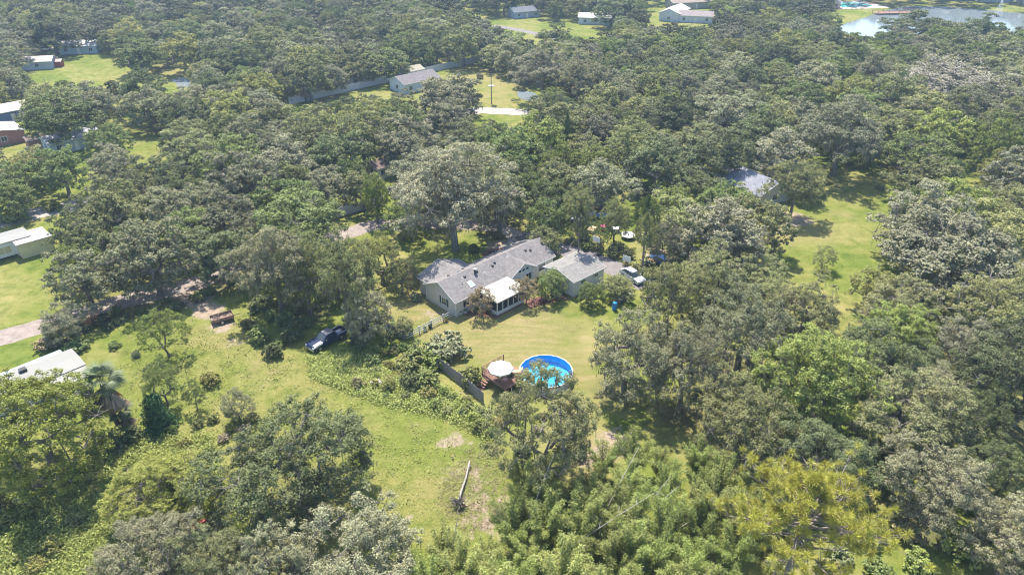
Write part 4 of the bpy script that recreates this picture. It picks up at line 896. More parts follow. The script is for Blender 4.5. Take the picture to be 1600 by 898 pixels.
('round',-24.5,309.3,4.3,8.7,'olive','olive round-crowned tree left of the far top lawn, fifth nearest'),
('oak',1.1,128.3,4.3,8.6,'dark','dark green live oak beyond and right of the mossy giant oak, second nearest'),
('oak',19.1,213.4,4.8,9.0,'olive','olive live oak straight in front of the far top lawn, third nearest'),
('round',-60.7,117.4,4.7,8.9,'green','green round-crowned tree in front and right of the blue-roofed house, third nearest'),
('oak',-85.8,140.0,4.0,7.9,'gray','grey-green live oak in front and right of the blue-roofed house, nearest'),
('round',-75.8,296.9,4.8,9.7,'yellowolive','yellow-olive round-crowned tree beyond and left of the long white fence, seventh nearest'),
('oak',-73.9,104.3,4.1,7.7,'dark','dark green live oak beyond and right of the cream trailer home, nearest'),
('oak',75.6,93.4,4.1,7.3,'gray','grey-green live oak in front and right of the wide twisted-limb oak, nearest'),
('round',-257.4,356.9,4.7,7.9,'dark','dark green round-crowned tree beyond and left of the pale blue house, twenty-second nearest'),
('round',35.6,348.4,5.0,9.2,'bright','bright green round-crowned tree straight beyond the far top lawn, third nearest'),
('round',97.7,130.7,4.4,9.0,'yellowolive','yellow-olive round-crowned tree straight beyond the wide twisted-limb oak, second nearest'),
('round',-143.8,201.3,5.0,8.9,'dark','dark green round-crowned tree straight beyond the blue-grey house, nearest'),
('oak',-4.5,151.5,4.4,9.1,'olive','olive live oak straight in front of the pale road bend'),
('round',-191.0,291.6,4.4,7.8,'olive','olive round-crowned tree beyond and left of the pale blue house, fourth nearest'),
('round',-223.5,324.1,4.2,8.6,'olive','olive round-crowned tree beyond and left of the pale blue house, twelfth nearest'),
('round',62.3,166.7,3.8,8.2,'green','green round-crowned tree straight beyond the meadow-side grey roof, second nearest'),
('oak',-51.8,160.4,4.3,7.9,'gray','grey-green live oak in front and left of the long white fence, fourth nearest'),
('round',-138.6,276.8,3.8,7.4,'green','green round-crowned tree left of the teal-roofed house, fourth nearest'),
('round',125.6,261.1,4.7,8.0,'green','green round-crowned tree straight in front of the turquoise swimming pool, nearest'),
('round',46.0,298.8,4.1,7.5,'olive','olive round-crowned tree right of the far top lawn, nearest'),
('round',-22.8,281.5,3.7,7.8,'green','green round-crowned tree beyond and right of the long white fence, third nearest'),
('oak',56.9,69.8,4.4,8.8,'gray','grey-green live oak straight in front of the wide twisted-limb oak, nearest'),
('round',189.8,284.0,4.1,7.4,'bright','bright green round-crowned tree beyond and right of the bare mossy oak, fourth nearest'),
('oak',37.9,69.0,3.7,7.8,'olive','olive live oak straight in front of the right meadow, second nearest'),
('round',65.6,237.3,3.6,7.4,'green','green round-crowned tree straight in front of the white houses, fourth nearest'),
('round',-180.3,273.9,4.2,8.3,'olive','olive round-crowned tree beyond and left of the pale blue house, third nearest'),
('round',-106.9,175.7,3.8,7.2,'olive','olive round-crowned tree beyond and right of the blue-roofed house'),
('round',-245.1,357.7,3.7,7.3,'dark','dark green round-crowned tree beyond and left of the pale blue house, fourteenth nearest'),
('round',-124.8,256.6,3.7,7.1,'green','green round-crowned tree straight beyond the marsh pond, second nearest'),
('oak',84.5,115.4,4.2,7.7,'olive','olive live oak straight beyond the wide twisted-limb oak'),
('round',33.0,251.6,4.6,8.4,'bright','bright green round-crowned tree in front and right of the far top lawn, nearest'),
('round',-209.6,313.8,4.0,7.2,'olive','olive round-crowned tree beyond and left of the pale blue house, seventh nearest'),
('round',-118.9,280.9,3.8,8.0,'yellowolive','yellow-olive round-crowned tree in front and right of the teal-roofed house, nearest'),
('oak',-48.2,168.9,4.2,8.0,'gray','grey-green live oak in front and left of the long white fence, nearest'),
('round',29.3,114.0,4.5,8.6,'bright','bright green round-crowned tree left of the meadow-side grey roof'),
('round',37.7,198.2,3.7,7.5,'green','green round-crowned tree beyond and right of the cone-shaped evergreen, third nearest'),
('oak',57.9,126.7,3.9,8.3,'dark','dark green live oak right of the meadow-side grey roof, nearest'),
('round',-86.7,185.1,4.1,7.4,'green','green round-crowned tree straight in front of the marsh pond, nearest'),
('round',27.2,168.9,3.9,7.9,'olive','olive round-crowned tree beyond and right of the cone-shaped evergreen, nearest'),
('round',26.6,217.8,4.3,9.0,'olive','olive round-crowned tree in front and right of the far top lawn, third nearest'),
('oak',20.8,170.8,4.2,8.2,'gray','grey-green live oak beyond and right of the cone-shaped evergreen, second nearest'),
('round',125.8,315.1,4.0,7.3,'green','green round-crowned tree left of the turquoise swimming pool, second nearest'),
('round',-85.5,236.7,4.0,8.6,'green','green round-crowned tree in front and right of the teal-roofed house, fourth nearest'),
('round',-24.5,329.6,4.0,7.6,'bright','bright green round-crowned tree left of the far top lawn, fourth nearest'),
('round',-67.3,199.9,3.1,7.3,'yellowolive','yellow-olive round-crowned tree right of the marsh pond, seventh nearest'),
('oak',69.6,110.2,3.2,7.3,'dark','dark green live oak beyond and left of the wide twisted-limb oak, second nearest'),
('oak',42.5,118.3,3.0,6.5,'olive','olive live oak in front and left of the meadow-side grey roof'),
('oak',-111.6,139.4,3.4,7.3,'gray','grey-green live oak straight in front of the blue-grey house'),
('round',-60.2,122.7,3.4,7.0,'yellowolive','yellow-olive round-crowned tree in front and right of the blue-roofed house, fourth nearest'),
('oak',49.2,62.7,3.5,7.2,'gray','grey-green live oak beyond and right of the big yellow-green pine, third nearest'),
('oak',60.9,130.8,3.2,6.7,'olive','olive live oak right of the meadow-side grey roof, second nearest'),
('oak',-43.4,101.9,3.8,8.2,'gray','grey-green live oak left of the mid-left white fence, nearest'),
('oak',-40.6,149.4,3.8,8.2,'gray','grey-green live oak in front and left of the long white fence, third nearest'),
('oak',51.5,67.6,3.5,7.1,'dark','dark green live oak straight in front of the wide twisted-limb oak, second nearest'),
('oak',57.7,84.0,3.3,6.7,'olive','olive live oak in front and left of the wide twisted-limb oak, nearest'),
('round',-15.6,147.5,3.2,6.9,'bright','bright green round-crowned tree straight beyond the mossy giant oak, second nearest'),
]
FAR_WOOD = [(-31,327,6.9,12),(197,268,5.8,10),(4,248,5.4,9),(114,277,5.9,10),(-69,290,6.2,9),(118,257,5.5,9),(-14,287,6.1,10),(-112,277,5.9,10),(-184,325,6.8,11),(-161,282,5.9,10),(-154,267,5.6,10),(-43,274,5.8,11),(134,180,4.0,8),(-104,352,7.2,12),(-106,242,5.1,9),(-90,305,6.3,10),(-111,191,4.2,8),(-89,268,5.6,9),(36,258,5.4,9),(-104,316,6.5,10),(-36,317,6.5,11),(-204,329,6.7,10),(-204,318,6.5,10),(-6,261,5.4,10),(62,262,5.4,10),(242,335,6.8,12),(-68,276,5.7,9),(-73,330,6.7,11),(3,215,4.5,9),(167,286,5.8,9),(-178,265,5.4,10),(-61,341,6.8,10),(-92,253,5.2,10),(124,306,6.2,11),(-132,337,6.7,12),(-21,195,4.1,8),(128,201,4.2,8),(73,249,5.1,8),(125,217,4.5,8),(-43,179,3.8,7),(93,263,5.4,9),(5,351,6.9,12),(111,338,6.7,11),(46,285,5.7,9),(167,250,5.1,9),(93,192,4.0,7),(-160,325,6.4,11),(30,342,6.7,12),(87,284,5.7,10),(94,175,3.7,7),(51,321,6.3,11),(-121,306,6.0,10),(94,272,5.4,9),(-148,340,6.6,11),(-11,184,3.8,8),(29,246,4.9,8),(111,316,6.1,10),(-67,313,6.1,10),(-168,308,6.0,10),(-85,288,5.6,10),(138,327,6.3,10),(-82,314,6.0,11),(-169,359,6.8,11),(-195,285,5.5,10),(81,276,5.3,9),(121,286,5.5,10),(111,287,5.5,9),(-152,274,5.3,10),(-117,357,6.7,11),(57,274,5.3,9),(-18,296,5.6,10),(-194,328,6.2,11),(103,359,6.7,10),(109,216,4.3,8),(-61,321,6.0,10),(-26,319,6.0,10),(56,347,6.5,11),(-176,336,6.3,11),(-118,184,3.7,8),(16,335,6.2,10),(51,294,5.5,11),(-173,270,5.1,8),(63,360,6.6,10),(-134,312,5.8,10),(106,246,4.7,9),(-70,268,5.0,9),(36,361,6.6,10),(-107,187,3.6,8),(-83,295,5.4,10),(144,223,4.2,8),(258,361,6.5,10),(-16,199,3.8,7),(-103,362,6.5,10),(99,190,3.6,8),(-90,232,4.3,8),(120,248,4.6,8),(-14,194,3.7,8),(41,220,4.1,9),(102,318,5.7,10),(74,216,4.0,8),(-126,241,4.4,8),(-243,349,6.2,10),(-122,342,6.0,11),(133,319,5.7,9),(131,212,3.9,8),(-98,310,5.5,10),(51,304,5.4,9),(-150,331,5.8,11),(159,234,4.3,9),(48,331,5.8,9),(-82,206,3.8,8),(-44,234,4.2,8),(-62,330,5.7,10),(-23,302,5.3,9),(-184,346,5.9,9),(-69,233,4.1,8),(-204,350,6.0,10),(-119,316,5.4,10),(86,294,5.1,9),(-222,356,6.0,10),(-170,351,5.9,10),(-142,315,5.4,9),(-145,323,5.5,10),(150,235,4.1,8),(144,345,5.8,10),(-172,320,5.4,9),(-75,258,4.5,8),(13,243,4.2,8),(90,304,5.1,10),(-145,307,5.2,10),(-140,351,5.8,10),(123,321,5.4,9),(1,362,6.0,10),(-200,341,5.7,10),(-50,254,4.3,9),(-217,324,5.4,9),(38,338,5.6,10),(184,258,4.4,9),(169,263,4.5,9),(20,231,4.0,8),(186,272,4.6,8),(43,349,5.7,10),(-183,291,4.8,8),(-52,317,5.1,10),(139,267,4.4,8),(109,183,3.2,7),(-191,269,4.4,9),(158,220,3.7,8),(-133,348,5.5,9),(-115,323,5.1,9),(-215,317,5.0,10),(21,341,5.4,9),(114,345,5.4,10),(-95,339,5.2,10),(-179,240,3.8,8),(27,233,3.7,8),(-58,277,4.3,8),(115,241,3.8,8),(-104,274,4.3,8),(-31,301,4.6,8),(-175,312,4.8,9),(-111,284,4.4,8),(-69,297,4.5,8),(-88,321,4.9,9),(-26,340,5.1,10),(-157,333,5.0,9),(136,342,5.1,9),(104,286,4.3,9),(-11,349,5.2,9),(128,254,3.9,8),(-18,262,4.0,7),(27,253,3.9,8),(-169,288,4.3,9),(132,258,3.9,8),(87,236,3.6,8),(15,347,5.1,8),(180,276,4.1,7),(-203,363,5.3,9),(-234,354,5.2,9),(-105,334,4.9,9),(-102,341,5.0,8),(114,302,4.5,8),(-142,285,4.2,9),(-187,353,5.1,9),(-24,294,4.3,9),(-94,263,3.9,8),(-10,339,4.9,10),(55,265,3.9,8),(-65,250,3.7,7),(-52,247,3.7,8),(-63,280,4.1,9),(-91,360,5.1,8),(137,353,5.0,9),(-7,356,5.0,10),(-115,330,4.7,9),(-67,325,4.6,9),(24,257,3.7,7),(-210,360,5.1,9),(10,367,5.1,9),(-60,296,4.2,9),(-100,290,4.1,8),(-131,275,3.9,7),(-12,257,3.7,8),(219,304,4.3,8),(-55,253,3.6,7),(110,271,3.8,8),(149,353,4.8,9),(-82,272,3.8,8),(-80,301,4.2,8),(-185,317,4.3,9),(53,282,3.9,8),(183,286,3.9,8),(-127,282,3.9,7),(-127,300,4.0,8),(-56,352,4.7,9),(-139,306,4.1,9),(64,282,3.8,8),(-53,280,3.7,7),(29,364,4.7,9),(-89,330,4.3,9),(-200,278,3.7,8),(78,285,3.8,7),(-140,291,3.8,8),(-76,286,3.7,8),(-141,340,4.4,8),(229,318,4.1,8),(149,368,4.7,8),(-191,321,4.0,8),(-36,336,4.2,8),(-79,350,4.4,9),(-235,334,4.1,8),(178,288,3.6,7),(-211,301,3.7,8),(-199,304,3.8,8),(-147,348,4.3,8),(-160,306,3.8,8),(52,313,3.8,8),(93,327,4.0,8),(128,326,4.0,8),(-43,314,3.8,8),(-151,310,3.8,8),(-19,314,3.8,7),(-228,339,4.0,8),(-194,307,3.7,7),(-179,330,3.9,8),(28,358,4.2,8),(-166,333,3.9,7),(-195,358,4.1,7),(143,352,4.0,7),(134,370,4.2,8),(-64,348,4.0,7),(-116,347,3.9,8),(117,324,3.7,8),(-143,360,4.0,8),(139,359,4.0,8),(-197,335,3.7,8),(46,344,3.8,8),(-19,363,4.0,7),(-174,345,3.7,8),(143,366,3.9,8),(-50,364,3.9,8),(-33,365,3.9,8),(-10,361,3.8,8),(61,352,3.7,7),(-161,359,3.7,8),(16,368,3.8,7),(130,355,3.6,7),(114,373,3.8,7),(-200,368,3.7,8),(261,368,3.6,8),(-140,171,7.2,11),(140,176,6.4,11),(146,183,6.3,10),(-160,203,6.5,11),(-177,231,7.2,11),(169,218,6.8,10),(178,234,6.8,12),(-168,215,5.6,9),(228,308,7.7,13),(154,197,4.9,9),(17,360,7.8,12),(-218,366,7.9,12),(194,370,7.9,12),(211,286,6.2,10),(229,369,7.8,13),(-196,262,5.6,10),(-241,364,7.6,11),(249,352,7.3,13),(-57,368,7.6,13),(141,374,7.7,11),(270,375,7.7,12),(-211,380,7.8,11),(70,377,7.7,11),(54,377,7.5,13),(219,381,7.5,11),(-147,187,4.0,8),(-18,379,7.3,11),(61,385,7.4,13),(-79,365,7.1,12),(129,390,7.5,11),(-12,369,7.1,11),(129,362,7.0,12),(-138,406,7.7,12),(-88,386,7.4,11),(-236,381,7.3,11),(-19,414,7.8,13),(-181,395,7.5,11),(143,389,7.3,12),(50,363,6.9,12),(-150,364,6.9,11),(-106,416,7.8,11),(89,419,7.8,13),(110,411,7.7,12),(174,418,7.8,12),(204,374,7.0,12),(146,360,6.7,12),(123,371,6.9,12),(-206,276,5.3,10),(15,384,7.1,11),(27,414,7.6,11),(-79,380,7.1,12),(235,323,6.0,11),(-27,423,7.7,12),(-181,413,7.5,11),(-266,397,7.2,11),(-254,371,6.7,11),(-289,422,7.5,11),(-91,420,7.5,12),(259,379,6.8,11),(-195,424,7.5,11),(-228,375,6.7,11),(49,425,7.5,12),(98,374,6.6,12),(-204,412,7.2,11),(-221,424,7.4,12),(-168,399,7.0,11),(-4,406,7.1,11),(253,400,6.9,11),(-209,401,6.9,11),(185,423,7.3,11),(-193,376,6.5,12),(-251,348,6.0,10),(-192,365,6.3,10),(-290,412,7.0,12),(53,405,6.9,10),(45,377,6.5,10),(241,399,6.8,11),(294,416,7.0,12),(-242,420,7.0,12),(-66,420,7.0,12),(-67,394,6.6,10),(-275,422,7.0,12),(-35,379,6.3,11),(-272,382,6.3,10),(-161,366,6.1,10),(181,387,6.4,11),(-128,421,6.9,11),(-232,422,6.9,12),(162,421,6.8,11),(152,375,6.1,10),(-123,372,6.0,10),(225,392,6.3,11),(-77,395,6.3,10),(-176,381,6.1,9),(190,387,6.2,10),(236,377,6.0,11),(-123,383,6.1,11),(-121,409,6.5,11),(133,414,6.5,11),(-203,376,5.9,11),(-224,404,6.3,11),(33,370,5.8,9),(25,392,6.1,10),(245,424,6.6,10),(7,407,6.3,12),(283,395,6.1,10),(-207,369,5.7,10),(-46,387,6.0,11),(158,370,5.7,9),(-143,395,6.1,10),(-216,395,6.1,10),(-253,422,6.5,11),(87,395,6.1,9),(-40,410,6.3,11),(165,393,6.0,11),(237,413,6.3,11),(266,404,6.1,10),(62,369,5.6,9),(-1,377,5.7,10),(87,375,5.7,10),(-8,391,5.9,10),(-110,406,6.1,9),(4,419,6.3,11),(-56,395,5.9,10),(-104,370,5.6,10),(208,424,6.3,11),(223,409,6.1,10),(43,368,5.5,10),(183,240,3.8,7),(24,372,5.6,10),(-103,398,5.9,10),(102,398,5.9,11),(275,407,6.0,10),(228,380,5.6,9),(-158,394,5.8,10),(108,368,5.5,10),(-264,388,5.7,9),(-69,369,5.4,9),(-277,392,5.7,9),(79,420,6.1,11),(76,408,6.0,9),(-72,408,5.9,11),(-36,398,5.8,10),(247,342,5.0,10),(-22,402,5.8,11),(106,420,6.1,11),(35,416,6.0,10),(191,379,5.5,10),(271,421,6.0,11),(301,422,6.0,11),(-133,393,5.7,10),(194,398,5.7,10),(220,402,5.7,11),(-11,383,5.5,9),(36,424,6.0,10),(-224,387,5.5,10),(37,396,5.6,10),(111,378,5.4,9),(-11,422,6.0,11),(206,406,5.7,10),(16,412,5.8,10),(-202,393,5.5,10),(29,399,5.6,10),(-149,388,5.5,9),(129,376,5.3,9),(101,407,5.7,9),(-70,380,5.3,9),(-182,423,5.9,11),(-234,402,5.6,10),(7,389,5.4,9),(-236,395,5.5,9),(98,418,5.8,10),(-123,394,5.4,9),(-282,411,5.6,9),(-272,407,5.6,9),(198,381,5.2,9),(202,399,5.5,9),(236,424,5.8,10),(44,415,5.6,9),(-114,386,5.3,10),(230,417,5.7,11),(-159,410,5.5,10),(245,412,5.6,10),(43,385,5.2,9),(-30,410,5.5,10),(-15,405,5.5,10),(-34,387,5.3,9),(102,389,5.3,10),(-217,407,5.5,10),(-151,403,5.4,9),(190,406,5.5,9),(271,397,5.3,10),(-74,424,5.6,10),(1,397,5.3,9),(-131,377,5.0,9),(-7,415,5.5,11),(-226,395,5.2,9),(214,412,5.4,10),(-77,415,5.5,10),(-185,383,5.1,10),(173,391,5.2,9),(-300,421,5.5,10),(24,424,5.5,10),(74,396,5.2,10),(-76,372,4.9,10),(112,402,5.3,9),(163,377,5.0,9),(-128,406,5.3,10),(154,398,5.2,10),(237,388,5.0,9),(123,419,5.4,9),(186,393,5.1,9),(173,400,5.1,9),(139,396,5.1,8),(16,375,4.8,8),(-238,373,4.8,9),(-77,403,5.1,10),(181,401,5.0,10),(-179,405,5.1,9),(127,399,5.0,10),(94,407,5.1,9),(200,414,5.2,9),(12,418,5.1,9),(-235,413,5.0,10),(-3,370,4.5,9),(-112,423,5.1,9),(-174,423,5.1,9),(-260,422,5.0,9),(-220,379,4.3,8),(135,380,4.1,9),(35,377,3.9,7),(-247,379,3.9,7),(133,423,5.4,10),(-161,384,7.4,12),(-277,400,5.9,10),(34,388,7.1,12),(123,408,7.5,12),(93,386,5.3,9),(256,419,7.3,12),(-146,372,6.3,11),(-183,361,7.1,11),(-0,386,6.6,10),(218,419,5.7,10),(-203,385,6.2,11),(-137,382,6.5,11),(63,397,5.5,9),(-192,386,5.5,9),(-15,395,5.8,11),(-91,402,7.0,12),(-50,408,5.8,10),(-192,397,6.5,12),(218,295,7.7,12),(216,371,5.7,11),(-54,381,5.1,9),(210,387,6.7,10),(289,403,5.8,10),(65,420,5.1,9),(142,402,5.1,10),(146,419,5.2,9),(-244,394,6.2,11),(-169,413,7.1,12),(7,373,5.2,9),(-110,377,7.4,11),(-156,423,7.3,11),(-44,419,5.8,10),(-223,414,6.9,11),(-287,401,6.1,11),(181,411,5.6,10),(-107,390,6.6,10),(117,397,6.4,11),(-170,389,5.2,9),(281,418,6.0,9),(-131,366,7.8,13),(115,421,5.9,9),(67,407,7.1,12),(-253,385,6.4,11),(-258,406,7.9,13),(11,400,5.7,10),(-62,385,7.8,11),(-21,389,7.7,13),(119,386,7.9,13),(154,386,6.4,11),(-182,372,7.8,11),(-27,374,5.9,10),(-193,412,6.7,10),(-85,410,6.5,11),(275,383,5.5,9),(194,423,5.0,9),(51,387,7.0,12),(261,389,6.8,11),(-57,423,7.0,12),(-248,409,6.7,10),(229,402,7.6,12),(-253,397,7.5,11),(-242,402,5.3,9),(165,405,6.7,12),(22,404,6.3,10),(-266,376,7.0,11),(79,387,6.1,11),(-245,373,5.4,10),(-240,329,6.0,11),(-83,423,6.3,10),(-168,372,6.3,12),(-44,370,7.6,12),(-136,424,6.7,11),(258,409,6.6,11),(-210,421,7.6,12),(174,378,7.8,12),(-58,407,5.6,10),(202,388,5.3,9),(143,411,6.1,10),(246,378,5.7,11),(-116,395,5.5,11),(-144,421,5.3,9),(-101,408,6.3,10),(29,379,5.7,11),(85,409,5.7,10),(287,423,5.1,9),(164,385,6.2,10),(155,410,5.6,10),(-202,268,5.2,9),(-263,363,7.3,11),(56,414,7.0,13),(-97,368,5.8,9),(213,397,5.6,9),(46,396,5.5,9),(248,387,6.1,10),(42,404,5.1,8),(-114,366,6.2,11),(104,382,6.0,9),(-147,411,6.7,11),(-95,378,5.3,10),(-43,402,5.0,9),(-153,379,5.2,10),(-191,254,5.0,8),(-172,223,6.5,10),(163,412,5.2,9),(-117,417,5.7,11),(266,414,5.3,10),(-184,240,3.7,8),(-212,284,4.5,9),(-87,377,4.4,9),(192,255,3.7,8),(161,204,4.9,8),(-63,376,4.8,8),(165,212,4.5,9),(-117,378,3.7,8),(-83,372,4.4,9),(-154,193,3.9,7),(-45,378,3.7,8)]
BAMBOO = [(-6.7,36.1,0.82,'feathery green bamboo clump, leftmost in the bottom grove'),
(-6.1,40.2,0.70,'feathery green bamboo clump, second from the left in the bottom grove'),
(-4.6,38.2,0.79,'feathery green bamboo clump, third from the left in the bottom grove'),
(-4.0,34.2,0.65,'feathery green bamboo clump, fourth from the left in the bottom grove'),
(-2.2,39.6,0.60,'feathery green bamboo clump, fifth from the left in the bottom grove'),
(-1.8,35.6,0.82,'feathery green bamboo clump, sixth from the left in the bottom grove'),
(0.0,43.5,0.66,'feathery green bamboo clump, seventh from the left in the bottom grove'),
(0.1,38.4,0.69,'feathery green bamboo clump, eighth from the left in the bottom grove'),
(0.7,46.3,0.58,'feathery green bamboo clump, ninth from the left in the bottom grove'),
(1.0,50.6,0.52,'feathery green bamboo clump, tenth from the left in the bottom grove'),
(1.3,41.1,0.56,'feathery green bamboo clump, eleventh from the left in the bottom grove'),
(2.1,34.4,0.73,'feathery green bamboo clump, twelfth from the left in the bottom grove'),
(2.8,48.2,0.66,'feathery green bamboo clump, thirteenth from the left in the bottom grove'),
(3.0,43.9,0.75,'feathery green bamboo clump, fourteenth from the left in the bottom grove'),
(4.2,51.2,0.55,'feathery green bamboo clump, fifteenth from the left in the bottom grove'),
(4.1,37.8,0.84,'feathery green bamboo clump, sixteenth from the left in the bottom grove'),
(4.6,35.1,0.74,'feathery green bamboo clump, seventeenth from the left in the bottom grove'),
(5.6,47.1,0.62,'feathery green bamboo clump, eighteenth from the left in the bottom grove'),
(6.1,42.0,0.61,'feathery green bamboo clump, nineteenth from the left in the bottom grove'),
(6.8,44.7,0.77,'feathery green bamboo clump, twentieth from the left in the bottom grove'),
(6.6,37.1,0.57,'feathery green bamboo clump, twenty-first from the left in the bottom grove'),
(8.3,50.0,0.54,'feathery green bamboo clump, twenty-second from the left in the bottom grove'),
(8.3,47.4,0.58,'feathery green bamboo clump, twenty-third from the left in the bottom grove'),
(7.1,34.6,0.84,'feathery green bamboo clump, twenty-fourth from the left in the bottom grove'),
(9.7,52.6,0.61,'feathery green bamboo clump, twenty-fifth from the left in the bottom grove'),
(8.8,41.4,0.80,'feathery green bamboo clump, twenty-sixth from the left in the bottom grove'),
(9.7,45.2,0.69,'feathery green bamboo clump, twenty-seventh from the left in the bottom grove'),
(9.2,38.5,0.62,'feathery green bamboo clump, twenty-eighth from the left in the bottom grove'),
(11.3,49.1,0.63,'feathery green bamboo clump, twenty-ninth from the left in the bottom grove'),
(9.5,35.8,0.76,'feathery green bamboo clump, thirtieth from the left in the bottom grove'),
(11.0,42.8,0.69,'feathery green bamboo clump, thirty-first from the left in the bottom grove'),
(12.0,46.6,0.67,'feathery green bamboo clump, thirty-second from the left in the bottom grove'),
(13.2,53.1,0.67,'feathery green bamboo clump, thirty-third from the left in the bottom grove'),
(11.4,40.0,0.79,'feathery green bamboo clump, thirty-fourth from the left in the bottom grove'),
(12.1,35.5,0.68,'feathery green bamboo clump, thirty-fifth from the left in the bottom grove'),
(15.7,52.5,0.47,'feathery green bamboo clump, thirty-sixth from the left in the bottom grove'),
(13.9,42.4,0.79,'feathery green bamboo clump, thirty-seventh from the left in the bottom grove'),
(15.7,49.6,0.60,'feathery green bamboo clump, thirty-eighth from the left in the bottom grove'),
(13.6,38.6,0.69,'feathery green bamboo clump, thirty-ninth from the left in the bottom grove'),
(15.0,45.1,0.64,'feathery green bamboo clump, fortieth from the left in the bottom grove'),
(15.4,36.3,0.75,'feathery green bamboo clump, forty-first from the left in the bottom grove'),
(16.2,39.3,0.69,'feathery green bamboo clump, forty-second from the left in the bottom grove'),
(17.3,43.1,0.69,'feathery green bamboo clump, forty-third from the left in the bottom grove'),
(19.7,52.8,0.58,'feathery green bamboo clump, forty-fourth from the left in the bottom grove'),
(18.9,49.0,0.58,'feathery green bamboo clump, forty-fifth from the left in the bottom grove'),
(19.2,45.5,0.83,'feathery green bamboo clump, forty-sixth from the left in the bottom grove'),
(21.3,49.9,0.65,'feathery green bamboo clump, forty-seventh from the left in the bottom grove'),
(18.2,36.3,0.64,'feathery green bamboo clump, forty-eighth from the left in the bottom grove'),
(19.8,40.6,0.70,'feathery green bamboo clump, forty-ninth from the left in the bottom grove'),
(21.6,43.4,0.69,'feathery green bamboo clump, fiftieth from the left in the bottom grove'),
(24.2,49.7,0.49,'feathery green bamboo clump, fifty-first from the left in the bottom grove'),
(23.5,45.8,0.62,'feathery green bamboo clump, fifty-second from the left in the bottom grove')]
DEADCULM = [((1.17, 40.28),0.28,0.95,15.0,'long pale dead bamboo pole leaning at the bottom, leftmost'),
((6.3, 41.99),0.87,0.80,13,'pale dead bamboo pole crossing the middle of the grove'),
((9.73, 44.0),0.33,0.75,9.5,'paired dead pole, left one in the dark grove gap'),
((10.06, 43.71),0.58,0.70,9.5,'paired dead pole, right one in the dark grove gap'),
((15.34, 45.28),0.31,1.05,8.0,'short pale dead pole at the right of the grove'),
((0.74, 44.15),0.73,0.40,11.0,'upright grey dead pole left of the grove'),
((-5.83, 39.95),0.85,0.20,9.0,'thin dark dead pole rising right of the bottom grey oak')]
